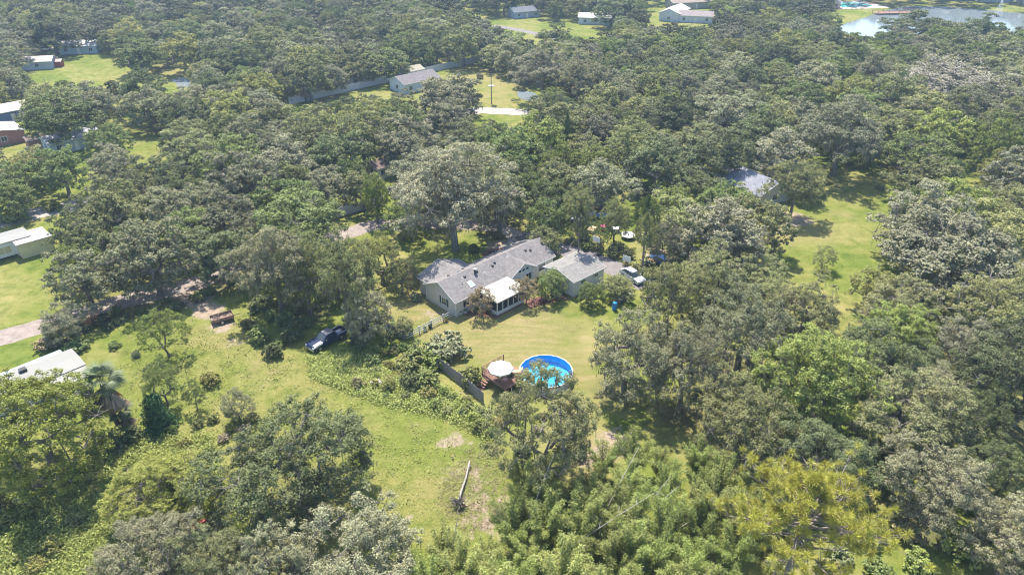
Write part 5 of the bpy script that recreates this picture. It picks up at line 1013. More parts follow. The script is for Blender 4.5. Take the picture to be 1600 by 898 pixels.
SHRUBS = [(-8.7,75.0,3.01,3.00,'gray','large rounded grey-green shrub inside the plank fence'),
(-5.3,68.8,1.78,2.40,'bright','bright green shrub between plank fence and pool deck'),
(-12.5,74.3,2.14,2.20,'green','green shrub at the lower end of the white rail fence'),
(-10.2,72.6,2.10,2.20,'bright','leafy green shrub in front of the rounded grey shrub'),
(-13.5,72.2,1.88,1.90,'green','scrubby green shrub left of the rounded grey shrub'),
(-11.0,68.8,1.95,2.00,'green','green shrub outside the plank fence'),
(-13.0,68.2,1.37,2.00,'dark','dark green shrub in the scrub below the pallets'),
(-0.8,68.8,1.38,1.60,'green','green shrub at the left foot of the pool deck'),
(-63.1,78.0,2.43,2.00,'yellowolive','purple-tinged bush beside the left dirt road'),
(-59.4,76.0,1.95,1.60,'green','small banana-like bush beside the left dirt road'),
(-63.6,76.5,1.66,1.80,'brown','brownish bush at the edge of the white trailer yard'),
(-50.4,74.3,0.60,1.20,'gray','tiny grey shrub alone on the left lawn'),
(-54.4,76.5,0.87,1.00,'green','low tuft shrub on the left lawn near the trailer home'),
(-6.6,104.7,0.99,1.50,'olive','shrub beside the driveway behind the long house'),
(-15.8,93.8,1.52,2.00,'brown','brown shrub at the rear left corner of the house'),
(-14.7,89.0,1.07,1.20,'gray','small grey shrub against the gable wall'),
(-2.3,109.7,0.68,2.20,'olive','slim dark sapling on the front lawn by the driveway'),
(76.3,132.4,0.92,1.20,'olive','small dark tuft shrub in the right meadow'),
(-88.9,122.1,1.86,1.80,'yellow','yellow-green bush beside the street at left'),
(-94.3,117.7,3.01,1.60,'bright','bright green bushes above the cream trailer home'),
(-10.3,224.7,1.24,2.00,'gray','round little bush on the lawn by the road bend'),
(-43.9,58.4,1.82,2.00,'dark','dark bush under the golden-green tree'),
(-45.2,57.4,2.16,2.00,'dark','dark bluish bush right of the golden-green tree'),
(-38.3,68.8,1.42,1.60,'bright','light green bush at the edge of the left lawn'),
(-8.6,66.5,0.84,1.26,'bright','bright green shrub in front and left of the plank fence, second nearest'),
(-16.1,75.1,0.86,1.02,'green','green shrub in front and left of the white rail fence, third nearest'),
(-19.4,68.1,0.99,1.32,'olive','olive shrub left of the pallet stack'),
(-3.0,62.0,0.67,0.72,'olive','olive shrub in front and right of the plank fence, second nearest'),
(-7.4,65.8,0.66,0.79,'green','green shrub in front and left of the plank fence, nearest'),
(-5.9,63.0,0.69,0.96,'green','green shrub straight in front of the plank fence, fourth nearest'),
(-14.2,66.3,0.68,0.70,'bright','bright green shrub in front and right of the pallet stack, second nearest'),
(-15.5,67.5,1.05,1.40,'bright','bright green shrub right of the pallet stack'),
(-14.9,73.8,0.52,0.52,'yellowolive','yellow-olive shrub beyond and right of the pallet stack, fifth nearest'),
(-19.6,71.0,0.53,0.62,'yellowolive','yellow-olive shrub beyond and left of the pallet stack, nearest'),
(-16.6,72.8,0.57,0.65,'yellowolive','yellow-olive shrub straight beyond the pallet stack, fourth nearest'),
(-17.3,69.6,0.56,0.84,'bright','bright green shrub straight beyond the pallet stack, nearest'),
(-20.7,76.8,0.98,1.26,'olive','olive shrub right of the dark pickup, second nearest'),
(-2.4,59.3,0.78,1.16,'bright','bright green shrub in front and right of the plank fence, fifth nearest'),
(-18.0,75.4,0.60,0.80,'bright','bright green shrub straight beyond the pallet stack, sixth nearest'),
(-9.3,64.0,0.97,1.32,'green','green shrub in front and left of the plank fence, third nearest'),
(-14.7,70.0,0.51,0.75,'yellowolive','yellow-olive shrub beyond and right of the pallet stack, second nearest'),
(-10.2,66.0,1.12,1.45,'yellowolive','yellow-olive shrub left of the plank fence, second nearest'),
(-21.1,75.3,0.88,1.25,'green','green shrub in front and right of the dark pickup, nearest'),
(-9.2,67.6,0.52,0.71,'bright','bright green shrub left of the plank fence, nearest'),
(-19.3,74.6,0.59,0.83,'bright','bright green shrub in front and right of the dark pickup, second nearest'),
(-7.7,63.1,0.79,0.95,'olive','olive shrub straight in front of the plank fence, fifth nearest'),
(-18.0,78.6,0.54,0.76,'bright','bright green shrub left of the white rail fence, fourth nearest'),
(-17.8,71.1,0.85,0.86,'yellowolive','yellow-olive shrub straight beyond the pallet stack, second nearest'),
(-20.2,73.3,0.70,0.89,'bright','bright green shrub beyond and left of the pallet stack, third nearest'),
(-13.1,65.7,0.70,0.96,'olive','olive shrub in front and right of the pallet stack, third nearest'),
(-14.8,76.0,0.87,1.10,'green','green shrub in front and left of the white rail fence, nearest'),
(-4.0,60.3,0.98,1.43,'green','green shrub straight in front of the plank fence, seventh nearest'),
(-5.5,65.3,0.73,0.92,'yellowolive','yellow-olive shrub straight in front of the plank fence, nearest'),
(-4.6,61.8,0.77,1.07,'bright','bright green shrub straight in front of the plank fence, sixth nearest'),
(-15.8,72.0,0.71,1.04,'bright','bright green shrub beyond and right of the pallet stack, fourth nearest'),
(-17.7,77.5,0.75,0.83,'green','green shrub left of the white rail fence, fifth nearest'),
(-5.2,63.9,0.61,0.66,'olive','olive shrub straight in front of the plank fence, third nearest'),
(-18.3,72.9,1.23,1.50,'green','green shrub straight beyond the pallet stack, third nearest'),
(-17.2,68.0,0.81,1.05,'bright','bright green shrub in front and left of the pallet stack'),
(-17.2,74.8,0.52,0.70,'bright','bright green shrub straight beyond the pallet stack, fifth nearest'),
(-16.2,76.6,0.61,0.62,'green','green shrub in front and left of the white rail fence, second nearest'),
(-15.8,69.3,0.64,0.67,'yellowolive','yellow-olive shrub beyond and right of the pallet stack, nearest'),
(-15.6,66.1,0.63,0.76,'green','green shrub in front and right of the pallet stack, nearest'),
(-13.9,70.2,0.53,0.57,'bright','bright green shrub beyond and right of the pallet stack, third nearest'),
(-20.6,71.6,0.57,0.82,'yellowolive','yellow-olive shrub beyond and left of the pallet stack, second nearest'),
(-2.8,61.0,0.59,0.66,'bright','bright green shrub in front and right of the plank fence, third nearest'),
(-3.7,62.9,0.69,0.82,'olive','olive shrub in front and right of the plank fence, nearest'),
(-18.6,76.3,0.58,0.69,'yellowolive','yellow-olive shrub right of the dark pickup, fourth nearest'),
(-6.7,64.1,0.53,0.64,'bright','bright green shrub straight in front of the plank fence, second nearest'),
(-1.5,61.0,0.93,1.22,'yellowolive','yellow-olive shrub in front and right of the plank fence, fourth nearest'),
(-32.6,81.9,1.61,2.37,'green','green shrub beyond and left of the dark pickup, second nearest'),
(-32.1,76.7,1.12,1.21,'green','green shrub left of the dark pickup, second nearest'),
(-32.8,85.3,1.43,2.07,'green','green shrub beyond and left of the dark pickup, third nearest'),
(-35.0,83.7,1.33,1.58,'green','green shrub right of the utility trailer, third nearest'),
(-35.1,78.1,1.74,2.25,'green','green shrub in front and right of the utility trailer, second nearest'),
(-37.7,81.3,1.22,1.75,'green','green shrub right of the utility trailer, nearest'),
(-35.9,87.1,0.89,1.19,'green','green shrub beyond and right of the utility trailer, third nearest'),
(-36.4,80.1,0.88,1.26,'green','green shrub in front and right of the utility trailer, nearest'),
(-38.0,85.7,1.39,1.72,'dark','dark green shrub beyond and right of the utility trailer, nearest'),
(-29.7,81.7,1.16,1.55,'green','green shrub beyond and left of the dark pickup, nearest'),
(-37.5,88.0,1.39,1.56,'dark','dark green shrub beyond and right of the utility trailer, second nearest'),
(-36.1,85.1,0.94,1.29,'dark','dark green shrub right of the utility trailer, second nearest'),
(-30.6,78.5,1.74,2.43,'dark','dark green shrub left of the dark pickup, nearest'),
(-32.0,74.5,1.45,1.98,'dark','dark green shrub left of the dark pickup, third nearest'),
(-16.9,78.9,0.92,1.09,'dark','dark green shrub left of the white rail fence, third nearest'),
(-21.6,82.9,1.10,1.54,'dark','dark green shrub beyond and right of the dark pickup, third nearest'),
(-19.7,80.1,1.11,1.34,'green','green shrub right of the dark pickup, third nearest'),
(-23.3,83.6,0.96,1.41,'dark','dark green shrub beyond and right of the dark pickup, second nearest'),
(-19.1,84.3,0.81,0.97,'green','green shrub beyond and left of the white rail fence, nearest'),
(-16.6,81.3,0.96,1.01,'green','green shrub left of the white rail fence, second nearest'),
(-21.8,78.3,1.18,1.24,'dark','dark green shrub right of the dark pickup, nearest'),
(-21.3,80.3,0.87,1.07,'dark','dark green shrub beyond and right of the dark pickup, nearest'),
(-15.0,79.7,1.29,1.73,'green','green shrub left of the white rail fence, nearest'),
(-19.5,82.5,0.87,1.16,'dark','dark green shrub left of the white rail fence, sixth nearest'),
(-43.5,46.8,1.12,1.21,'green','green shrub in front and right of the blue tarp, second nearest'),
(-48.5,47.2,0.96,1.17,'bright','bright green shrub straight in front of the blue tarp, nearest'),
(-45.2,54.0,1.00,1.19,'yellowolive','yellow-olive shrub beyond and right of the blue tarp, fourth nearest'),
(-40.3,51.1,1.06,1.41,'bright','bright green shrub beyond and left of the red kayak, sixth nearest'),
(-34.5,54.1,0.74,0.86,'bright','bright green shrub straight beyond the red kayak, fifth nearest'),
(-35.6,51.4,1.20,1.37,'bright','bright green shrub straight beyond the red kayak, second nearest'),
(-44.0,41.4,1.05,1.39,'bright','bright green shrub straight in front of the blue tarp, fifth nearest'),
(-38.4,48.2,1.10,1.48,'bright','bright green shrub beyond and left of the red kayak, third nearest'),
(-38.5,53.3,0.93,0.95,'bright','bright green shrub beyond and left of the red kayak, seventh nearest'),
(-48.3,49.8,0.52,0.69,'bright','bright green shrub right of the blue tarp, nearest'),
(-43.9,43.4,1.06,1.44,'yellowolive','yellow-olive shrub straight in front of the blue tarp, third nearest'),
(-46.9,54.1,1.06,1.12,'bright','bright green shrub beyond and right of the blue tarp, third nearest'),
(-34.0,46.9,0.85,0.91,'bright','bright green shrub beyond and left of the red kayak, nearest'),
(-45.2,48.1,0.53,0.60,'green','green shrub right of the blue tarp, second nearest'),
(-51.8,48.4,1.17,1.51,'yellowolive','yellow-olive shrub left of the blue tarp'),
(-50.0,46.2,1.15,1.51,'green','green shrub in front and left of the blue tarp'),
(-44.8,52.3,0.89,1.01,'yellowolive','yellow-olive shrub beyond and right of the blue tarp, second nearest'),
(-41.5,53.5,0.69,0.77,'green','green shrub straight in front of the shaggy palm'),
(-32.0,49.5,0.66,0.99,'green','green shrub straight beyond the red kayak, nearest'),
(-38.0,55.2,1.04,1.20,'green','green shrub in front and right of the shaggy palm, fourth nearest'),
(-43.5,50.6,0.72,1.01,'yellowolive','yellow-olive shrub right of the blue tarp, fourth nearest'),
(-36.7,53.1,1.14,1.62,'green','green shrub straight beyond the red kayak, fourth nearest'),
(-45.9,46.0,1.01,1.30,'green','green shrub in front and right of the blue tarp, nearest'),
(-45.4,50.8,0.78,0.94,'bright','bright green shrub right of the blue tarp, third nearest'),
(-34.1,52.0,0.59,0.61,'green','green shrub straight beyond the red kayak, third nearest'),
(-46.8,41.9,0.66,0.81,'bright','bright green shrub straight in front of the blue tarp, fourth nearest'),
(-49.2,53.0,1.14,1.19,'bright','bright green shrub beyond and right of the blue tarp, nearest'),
(-40.4,48.4,0.69,0.90,'bright','bright green shrub beyond and left of the red kayak, fifth nearest'),
(-39.5,49.3,0.64,0.90,'yellowolive','yellow-olive shrub beyond and left of the red kayak, fourth nearest'),
(-47.5,45.2,1.18,1.61,'bright','bright green shrub straight in front of the blue tarp, second nearest'),
(-35.3,55.4,1.14,1.19,'yellowolive','yellow-olive shrub left of the broad dark oak'),
(-35.4,48.9,1.14,1.16,'green','green shrub beyond and left of the red kayak, second nearest'),
(-40.5,52.8,0.64,0.74,'green','green shrub beyond and left of the red kayak, eighth nearest'),
(-37.0,57.5,0.86,1.04,'bright','bright green shrub in front and right of the shaggy palm, third nearest'),
(19.1,99.8,0.85,1.15,'olive','olive shrub straight beyond the silver car, second nearest'),
(20.4,98.2,1.17,1.40,'olive','olive shrub straight beyond the silver car, nearest'),
(15.0,105.2,1.07,1.42,'olive','olive shrub straight in front of the basketball hoop'),
(22.4,99.2,1.30,1.81,'gray','grey-green shrub beyond and right of the silver car, second nearest'),
(12.8,108.9,1.35,1.82,'gray','grey-green shrub beyond and left of the basketball hoop'),
(22.1,96.0,1.20,1.39,'olive','olive shrub right of the silver car, nearest'),
(19.7,102.4,1.24,1.28,'olive','olive shrub straight beyond the silver car, third nearest'),
(17.2,102.8,1.33,1.94,'olive','olive shrub in front and right of the basketball hoop'),
(11.1,107.1,0.86,1.06,'olive','olive shrub left of the basketball hoop, second nearest'),
(9.6,107.8,0.77,1.07,'olive','olive shrub left of the basketball hoop, fourth nearest'),
(24.8,96.0,1.35,1.75,'gray','grey-green shrub right of the silver car, second nearest'),
(13.1,105.7,1.25,1.59,'green','green shrub left of the basketball hoop, nearest'),
(22.8,97.5,0.77,1.04,'green','green shrub beyond and right of the silver car, nearest'),
(10.7,108.5,0.83,0.91,'gray','grey-green shrub left of the basketball hoop, third nearest'),
(24.8,93.9,0.89,0.97,'gray','grey-green shrub right of the silver car, third nearest'),
(18.3,104.8,1.35,1.92,'gray','grey-green shrub right of the basketball hoop'),
(47.1,54.8,1.02,1.53,'bright','bright green shrub beyond and right of the big yellow-green pine, seventh nearest'),
(42.3,43.3,1.93,2.21,'bright','bright green shrub in front and right of the big yellow-green pine, fifth nearest'),
(33.9,53.6,1.20,1.46,'bright','bright green shrub straight beyond the big yellow-green pine, second nearest'),
(29.2,49.2,1.54,1.82,'bright','bright green shrub beyond and left of the big yellow-green pine, nearest'),
(30.9,51.6,1.76,2.38,'yellowolive','yellow-olive shrub straight beyond the big yellow-green pine, nearest'),
(29.6,46.8,1.27,1.84,'yellowolive','yellow-olive shrub straight in front of the big yellow-green pine, nearest'),
(38.5,45.2,1.93,2.03,'olive','olive shrub right of the big yellow-green pine, third nearest'),
(25.0,43.3,1.46,1.57,'yellowolive','yellow-olive shrub in front and left of the big yellow-green pine, second nearest'),
(32.5,46.9,1.39,1.87,'olive','olive shrub in front and right of the big yellow-green pine, nearest'),
(42.4,55.3,1.92,2.45,'yellowolive','yellow-olive shrub beyond and right of the big yellow-green pine, sixth nearest'),
(47.4,48.5,1.88,2.70,'green','green shrub right of the big yellow-green pine, fifth nearest'),
(53.3,55.0,1.75,2.60,'bright','bright green shrub right of the big yellow-green pine, seventh nearest'),
(45.1,51.7,1.55,2.10,'green','green shrub right of the big yellow-green pine, fourth nearest'),
(53.3,51.6,1.40,2.02,'yellowolive','yellow-olive shrub right of the big yellow-green pine, eighth nearest'),
(39.3,55.4,1.90,2.79,'green','green shrub beyond and right of the big yellow-green pine, fifth nearest'),
(37.7,41.7,1.52,1.84,'bright','bright green shrub in front and right of the big yellow-green pine, fourth nearest'),
(34.4,44.5,1.51,1.86,'bright','bright green shrub in front and right of the big yellow-green pine, second nearest'),
(47.3,44.9,1.97,2.86,'yellowolive','yellow-olive shrub right of the big yellow-green pine, sixth nearest'),
(34.4,51.8,1.02,1.21,'yellowolive','yellow-olive shrub beyond and right of the big yellow-green pine, second nearest'),
(37.1,53.8,1.37,1.97,'green','green shrub beyond and right of the big yellow-green pine, fourth nearest'),
(38.2,51.1,1.70,2.41,'green','green shrub beyond and right of the big yellow-green pine, third nearest'),
(33.6,57.4,1.81,2.35,'green','green shrub straight beyond the big yellow-green pine, third nearest'),
(40.1,48.7,1.14,1.37,'green','green shrub right of the big yellow-green pine, second nearest'),
(30.8,42.5,1.31,1.52,'olive','olive shrub straight in front of the big yellow-green pine, third nearest'),
(51.1,47.2,1.97,2.03,'olive','olive shrub right of the big yellow-green pine, ninth nearest'),
(47.2,40.9,1.52,2.06,'bright','bright green shrub in front and right of the big yellow-green pine, sixth nearest'),
(35.6,49.3,1.57,2.14,'olive','olive shrub right of the big yellow-green pine, nearest'),
(25.8,46.3,1.94,2.45,'olive','olive shrub in front and left of the big yellow-green pine, nearest'),
(27.6,44.2,1.34,1.51,'bright','bright green shrub straight in front of the big yellow-green pine, second nearest'),
(33.7,41.0,1.30,1.38,'green','green shrub in front and right of the big yellow-green pine, third nearest'),
(25.7,51.1,1.61,2.07,'bright','bright green shrub beyond and left of the big yellow-green pine, second nearest'),
(28.3,53.6,2.01,2.42,'green','green shrub beyond and left of the big yellow-green pine, third nearest'),
(28.9,40.7,1.35,1.95,'olive','olive shrub straight in front of the big yellow-green pine, fourth nearest'),
(24.6,41.1,1.25,1.78,'olive','olive shrub straight in front of the big yellow-green pine, fifth nearest'),
(31.7,49.2,1.41,1.67,'green','green shrub beyond and right of the big yellow-green pine, nearest'),
(-55.0,85.4,0.73,0.78,'bright','bright green shrub straight in front of the left dirt road'),
(-56.8,82.4,0.91,1.07,'dark','dark green shrub right of the rust-orange container, second nearest'),
(-46.7,90.5,0.73,0.92,'bright','bright green shrub straight beyond the utility trailer'),
(-47.9,88.8,1.25,1.57,'green','green shrub beyond and left of the utility trailer'),
(-58.9,82.4,1.47,1.86,'dark','dark green shrub right of the rust-orange container, nearest'),
(-56.4,84.3,1.05,1.09,'green','green shrub in front and left of the left dirt road'),
(-60.3,80.4,0.75,1.01,'dark','dark green shrub in front and left of the rust-orange container, nearest'),
(-52.3,88.4,0.87,0.94,'green','green shrub right of the left dirt road'),
(-52.5,85.4,1.05,1.47,'green','green shrub in front and right of the left dirt road, nearest'),
(-61.7,80.9,0.81,0.91,'dark','dark green shrub in front and left of the rust-orange container, second nearest'),
(-64.4,80.6,0.87,1.21,'bright','bright green shrub left of the rust-orange container'),
(-58.4,85.0,1.14,1.41,'green','green shrub beyond and right of the rust-orange container'),
(-57.5,81.0,0.89,1.06,'dark','dark green shrub in front and right of the rust-orange container'),
(-49.8,86.2,1.19,1.24,'dark','dark green shrub in front and right of the left dirt road, second nearest'),
(-31.0,59.7,0.93,1.12,'gray','grey-green shrub beyond and left of the broad dark oak, second nearest'),
(-35.3,61.6,0.78,0.99,'green','green shrub right of the shaggy palm'),
(-32.5,61.4,0.78,0.88,'green','green shrub beyond and left of the broad dark oak, sixth nearest'),
(-39.5,59.7,0.78,1.08,'bright','bright green shrub in front and right of the shaggy palm, nearest'),
(-32.7,60.0,0.68,1.02,'bright','bright green shrub beyond and left of the broad dark oak, fourth nearest'),
(-33.9,63.0,0.60,0.82,'green','green shrub beyond and left of the broad dark oak, seventh nearest'),
(-30.7,61.8,1.01,1.02,'green','green shrub beyond and left of the broad dark oak, fifth nearest'),
(-32.9,58.4,0.77,0.89,'gray','grey-green shrub beyond and left of the broad dark oak, third nearest'),
(-30.5,58.2,0.59,0.73,'bright','bright green shrub beyond and left of the broad dark oak, nearest'),
(-36.8,60.7,0.79,0.86,'green','green shrub in front and right of the shaggy palm, second nearest'),
(-22.2,99.1,0.76,1.00,'green','green shrub straight in front of the mid-left white fence, nearest'),
(-19.6,96.4,0.82,0.99,'dark','dark green shrub beyond and left of the white rail fence, third nearest'),
(-17.5,94.5,0.83,1.24,'dark','dark green shrub straight beyond the white rail fence'),
(-21.0,97.2,1.10,1.19,'green','green shrub straight in front of the mid-left white fence, fourth nearest'),
(-20.1,93.8,0.77,0.95,'olive','olive shrub beyond and left of the white rail fence, second nearest'),
(-19.4,99.3,1.07,1.41,'dark','dark green shrub straight in front of the mid-left white fence, second nearest'),
(-23.6,96.9,0.88,1.32,'green','green shrub straight in front of the mid-left white fence, third nearest'),
(-16.5,96.3,0.88,1.20,'olive','olive shrub left of the long grey-roofed house'),
(1.1,56.3,1.10,1.31,'green','green shrub beyond and right of the uprooted log, second nearest'),
(3.4,53.3,1.14,1.63,'olive','olive shrub right of the uprooted log'),
(7.5,55.7,1.00,1.05,'gray','grey-green shrub straight in front of the round blue pool, seventh nearest'),
(7.3,59.6,1.43,1.97,'gray','grey-green shrub straight in front of the round blue pool, fourth nearest'),
(8.2,62.0,0.95,1.34,'green','green shrub in front and right of the round blue pool'),
(3.6,62.1,0.72,0.81,'olive','olive shrub straight in front of the round blue pool, second nearest'),
(1.3,53.8,1.34,1.75,'olive','olive shrub beyond and right of the uprooted log, nearest'),
(5.6,56.7,1.27,1.59,'olive','olive shrub straight in front of the round blue pool, sixth nearest'),
(5.1,55.0,0.80,1.04,'olive','olive shrub beyond and right of the uprooted log, third nearest'),
(2.7,59.7,0.71,0.99,'gray','grey-green shrub straight in front of the round blue pool, third nearest'),
(6.4,63.3,0.93,1.33,'olive','olive shrub straight in front of the round blue pool, nearest'),
(8.1,57.8,0.82,1.13,'olive','olive shrub straight in front of the round blue pool, fifth nearest')]
WEED1 = [(-53.8,48.0),(-49.8,51.0),(-47.3,55.2),(-45.5,58.7),(-34.7,59.2),(-30.4,51.5),(-24.6,48.0),(-24.8,40.8),(-48.4,40.0)]
SCRUB1 = [(-27.4,74.0),(-22.3,76.2),(-14.8,69.9),(-8.9,67.9),(-3.5,63.7),(-0.8,60.8),(-1.8,58.2),(-8.4,62.5),(-15.7,64.8),(-20.9,67.3),(-25.5,69.9)]
FIELD = [(-55.2,80.0),(-46.6,83.3),(-35.0,76.2),(-24.0,74.0),(-16.3,68.6),(-3.0,61.4),(0.0,57.1),(-2.7,51.5),(-5.9,40.8),(-14.2,40.8),(-25.9,48.0),(-43.3,57.1),(-50.4,68.6)]
MEADOW = [(45.3,99.7),(49.0,110.4),(59.5,118.6),(79.0,147.7),(87.0,147.7),(80.3,134.4),(70.5,120.0),(61.8,104.3),(56.4,99.7)]
YARD = [(-18.6,83.3),(-14.6,88.6),(-7.5,83.3),(0.0,86.8),(9.7,87.7),(14.2,85.0),(9.5,80.0),(10.3,69.9),(8.0,66.7),(-3.2,67.3),(-9.4,74.0),(-14.1,76.9)]
LITTER = [(-7.9,48.9),(-6.9,53.3),(-5.0,57.1),(-0.7,58.2),(0.0,51.5),(-1.3,45.7),(-4.4,44.9)]

TCOL = {'gray': (0.285, 0.275, 0.182), 'olive': (0.275, 0.275, 0.128), 'dark': (0.165, 0.185, 0.088), 'green': (0.205, 0.24, 0.085), 'yellow': (0.275, 0.285, 0.07), 'bright': (0.275, 0.305, 0.088), 'brown': (0.35, 0.27, 0.18), 'yellowolive': (0.33, 0.315, 0.118), 'moss': (0.34, 0.315, 0.265)}

# ------------------------------------------------------------------ ground
def axis(fine0, fine1, step, mid0, mid1, mstep, far):
    a = list(np.arange(fine0, fine1+.01, step)); b = list(np.arange(fine1+mstep, mid1, mstep)); c = list(np.arange(fine0-mstep, mid0, -mstep))[::-1]
    return np.array([-far, -far*.4]+c+a+b+[far*.4, far])
gx = axis(-78, 78, 1.3, -290, 290, 4, 4000); gy = axis(28, 132, 1.3, -40, 440, 3.5, 4000)
X, Y = np.meshgrid(gx, gy); nv = X.size; fx, fy = X.ravel(), Y.ravel()
def blobs(L):
    o = np.zeros(nv)
    for (bx, by), r, s, k in L:       # centre, radius, stretch in y, strength
        d = np.sqrt((fx-bx)**2+((fy-by)/s)**2)/r; o = np.maximum(o, k*np.clip(1.5-1.1*d, 0, 1))
    return o
DRY = blobs([((-31.3,69.9),1.0,3.0,0.80), ((-28.6,66.1),1.0,3.0,0.80), ((-33.9,74.0),1.0,3.0,0.80), ((0.0,78.5),11.0,1.0,1.00), ((-7.2,80.0),8.0,1.0,1.00), ((7.0,76.9),9.0,1.0,0.80), ((3.7,83.3),9.0,0.8,0.60), ((-14.4,86.8),7.0,1.0,0.90), ((-18.1,92.4),6.0,1.0,0.70), ((-1.6,68.6),8.0,1.0,0.60), ((8.0,67.3),7.0,1.0,0.80), ((8.0,58.2),5.0,1.5,1.00), ((-8.1,219.0),22.0,1.5,0.75), ((52.7,113.0),9.0,1.0,0.80), ((62.0,115.8),10.0,1.0,0.50), ((83.1,145.7),12.0,1.0,0.35), ((-41.7,80.0),7.0,0.8,0.70), ((-33.4,71.2),5.0,1.0,0.50), ((-6.8,51.5),6.0,1.0,0.60), ((-11.7,58.2),6.0,1.0,0.35), ((-3.4,107.9),7.0,1.0,0.45), ((-115.2,237.8),16.0,1.2,0.80), ((-159.7,236.0),20.0,1.0,0.25), ((106.8,151.9),9.0,1.0,0.50), ((-45.5,50.6),6.0,1.0,0.50), ((-46.1,44.9),5.0,1.0,0.40)])
BARE = blobs([((-1.3,106.4),4.0,0.8,0.90), ((-11.3,85.0),3.0,0.6,0.55), ((-27.6,48.3),2.2,0.8,0.90), ((-51.1,90.9),2.4,1.0,1.00), ((-48.2,88.6),2.6,1.0,1.00), ((-45.3,85.9),2.6,1.0,1.00), ((-41.8,81.7),2.0,1.2,0.85), ((-38.6,77.7),1.4,1.2,0.70), ((-6.7,58.2),2.2,0.6,1.00), ((-4.5,52.8),2.5,1.5,0.50), ((-2.6,48.0),3.5,1.2,0.60), ((-10.3,47.2),1.2,1.0,0.60), ((53.3,118.0),4.0,1.0,0.80), ((9.2,55.7),2.5,1.0,0.80), ((2.5,58.2),3.0,1.0,0.40), ((21.9,110.4),4.0,1.0,0.45), ((24.4,105.5),4.0,1.0,0.50), ((16.4,113.6),4.0,1.0,0.40), ((42.2,89.5),4.0,0.8,0.60), ((-22.4,83.3),2.0,1.0,0.50), ((80.8,124.5),4.0,1.0,0.60), ((-6.0,61.4),1.5,0.5,0.50), ((-53.1,88.6),4.0,1.0,0.30), ((-6.9,53.7),1.5,1.5,0.50), ((11.7,58.2),3.0,1.0,0.70)])
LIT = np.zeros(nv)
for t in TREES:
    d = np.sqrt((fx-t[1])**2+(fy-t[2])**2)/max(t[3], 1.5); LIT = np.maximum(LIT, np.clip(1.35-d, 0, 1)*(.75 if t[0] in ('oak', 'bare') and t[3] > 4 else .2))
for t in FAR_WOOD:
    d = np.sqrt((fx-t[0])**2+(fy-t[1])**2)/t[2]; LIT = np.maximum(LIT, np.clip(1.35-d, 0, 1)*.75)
me = bpy.data.meshes.new('ground'); nx, ny = len(gx), len(gy)
fz = .10*np.sin(fx*.11)*np.cos(fy*.13)*0
me.from_pydata(np.stack([fx, fy, fz], 1).tolist(), [], [(j*nx+i, j*nx+i+1, (j+1)*nx+i+1, (j+1)*nx+i) for j in range(ny-1) for i in range(nx-1)])
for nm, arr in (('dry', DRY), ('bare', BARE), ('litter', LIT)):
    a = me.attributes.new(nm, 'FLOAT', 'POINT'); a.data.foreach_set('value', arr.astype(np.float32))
m, n, b = mat('grass_ground')
def thr(att, sc, lo, hi, amt=.55):
    A = N(n, 'ShaderNodeAttribute', attribute_name=att); t = noise(n, sc, 8, .68)
    s = mathn(n, 'ADD', A.outputs['Fac'], mathn(n, 'MULTIPLY', mathn(n, 'SUBTRACT', t.outputs[0], .5), amt*2))
    s = mathn(n, 'MULTIPLY', s, mathn(n, 'MINIMUM', mathn(n, 'MULTIPLY', A.outputs['Fac'], 5.0), 1.0))
    r = N(n, 'ShaderNodeMapRange'); r.interpolation_type = 'SMOOTHSTEP'; r.inputs[1].default_value = lo; r.inputs[2].default_value = hi; n.links.new(s, r.inputs[0]); return r.outputs[0]
big = noise(n, .055, 7, .62); med = noise(n, .5, 7, .7); fin = noise(n, 6, 5, .75)
g1 = ramp(n, big.outputs[0], [(.3, (.105, .15, .027)), (.46, (.155, .18, .04)), (.58, (.22, .21, .072)), (.72, (.145, .17, .036))])
g2 = ramp(n, med.outputs[0], [(.3, (.5, .62, .45)), (.5, (1, 1, 1)), (.7, (1.35, 1.2, 1.5))])
g3 = ramp(n, fin.outputs[0], [(.25, (.6, .66, .55)), (.52, (1, 1, 1)), (.8, (1.3, 1.25, 1.2))])
c = mixc(n, 1.0, g1.outputs[0], g2.outputs[0], 'MULTIPLY')
strk = noise(n, .9, 6, .7); mp = N(n, 'ShaderNodeMapping'); mp.inputs['Rotation'].default_value = (0, 0, -.2); mp.inputs['Scale'].default_value = (.25, 1.3, 1)
tcs = N(n, 'ShaderNodeTexCoord'); n.links.new(tcs.outputs['Object'], mp.inputs[0]); n.links.new(mp.outputs[0], strk.inputs['Vector'])
dryc = ramp(n, strk.outputs[0], [(.3, (.17, .185, .055)), (.5, (.245, .215, .088)), (.62, (.29, .235, .118)), (.78, (.31, .24, .15))])
c = mixc(n, thr('dry', .16, .3, 1.0, .9), c, dryc.outputs[0])
barec = ramp(n, noise(n, 1.4, 7, .7).outputs[0], [(.3, (.22, .17, .12)), (.55, (.33, .26, .2)), (.78, (.4, .33, .27))])
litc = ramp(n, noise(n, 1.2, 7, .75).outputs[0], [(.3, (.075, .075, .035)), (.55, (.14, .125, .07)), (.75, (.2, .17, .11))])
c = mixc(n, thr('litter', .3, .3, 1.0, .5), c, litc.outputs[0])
c = mixc(n, thr('bare', .7, .35, .75, .9), c, barec.outputs[0])
c = mixc(n, 1.0, c, g3.outputs[0], 'MULTIPLY')
n.links.new(c, b.inputs['Base Color']); b.inputs['Roughness'].default_value = 1; b.inputs['Specular IOR Level'].default_value = .05
bump(n, b, fin.outputs[0], .7, .12)
me.materials.append(m); tag(link(bpy.data.objects.new('ground', me)), kind='structure')

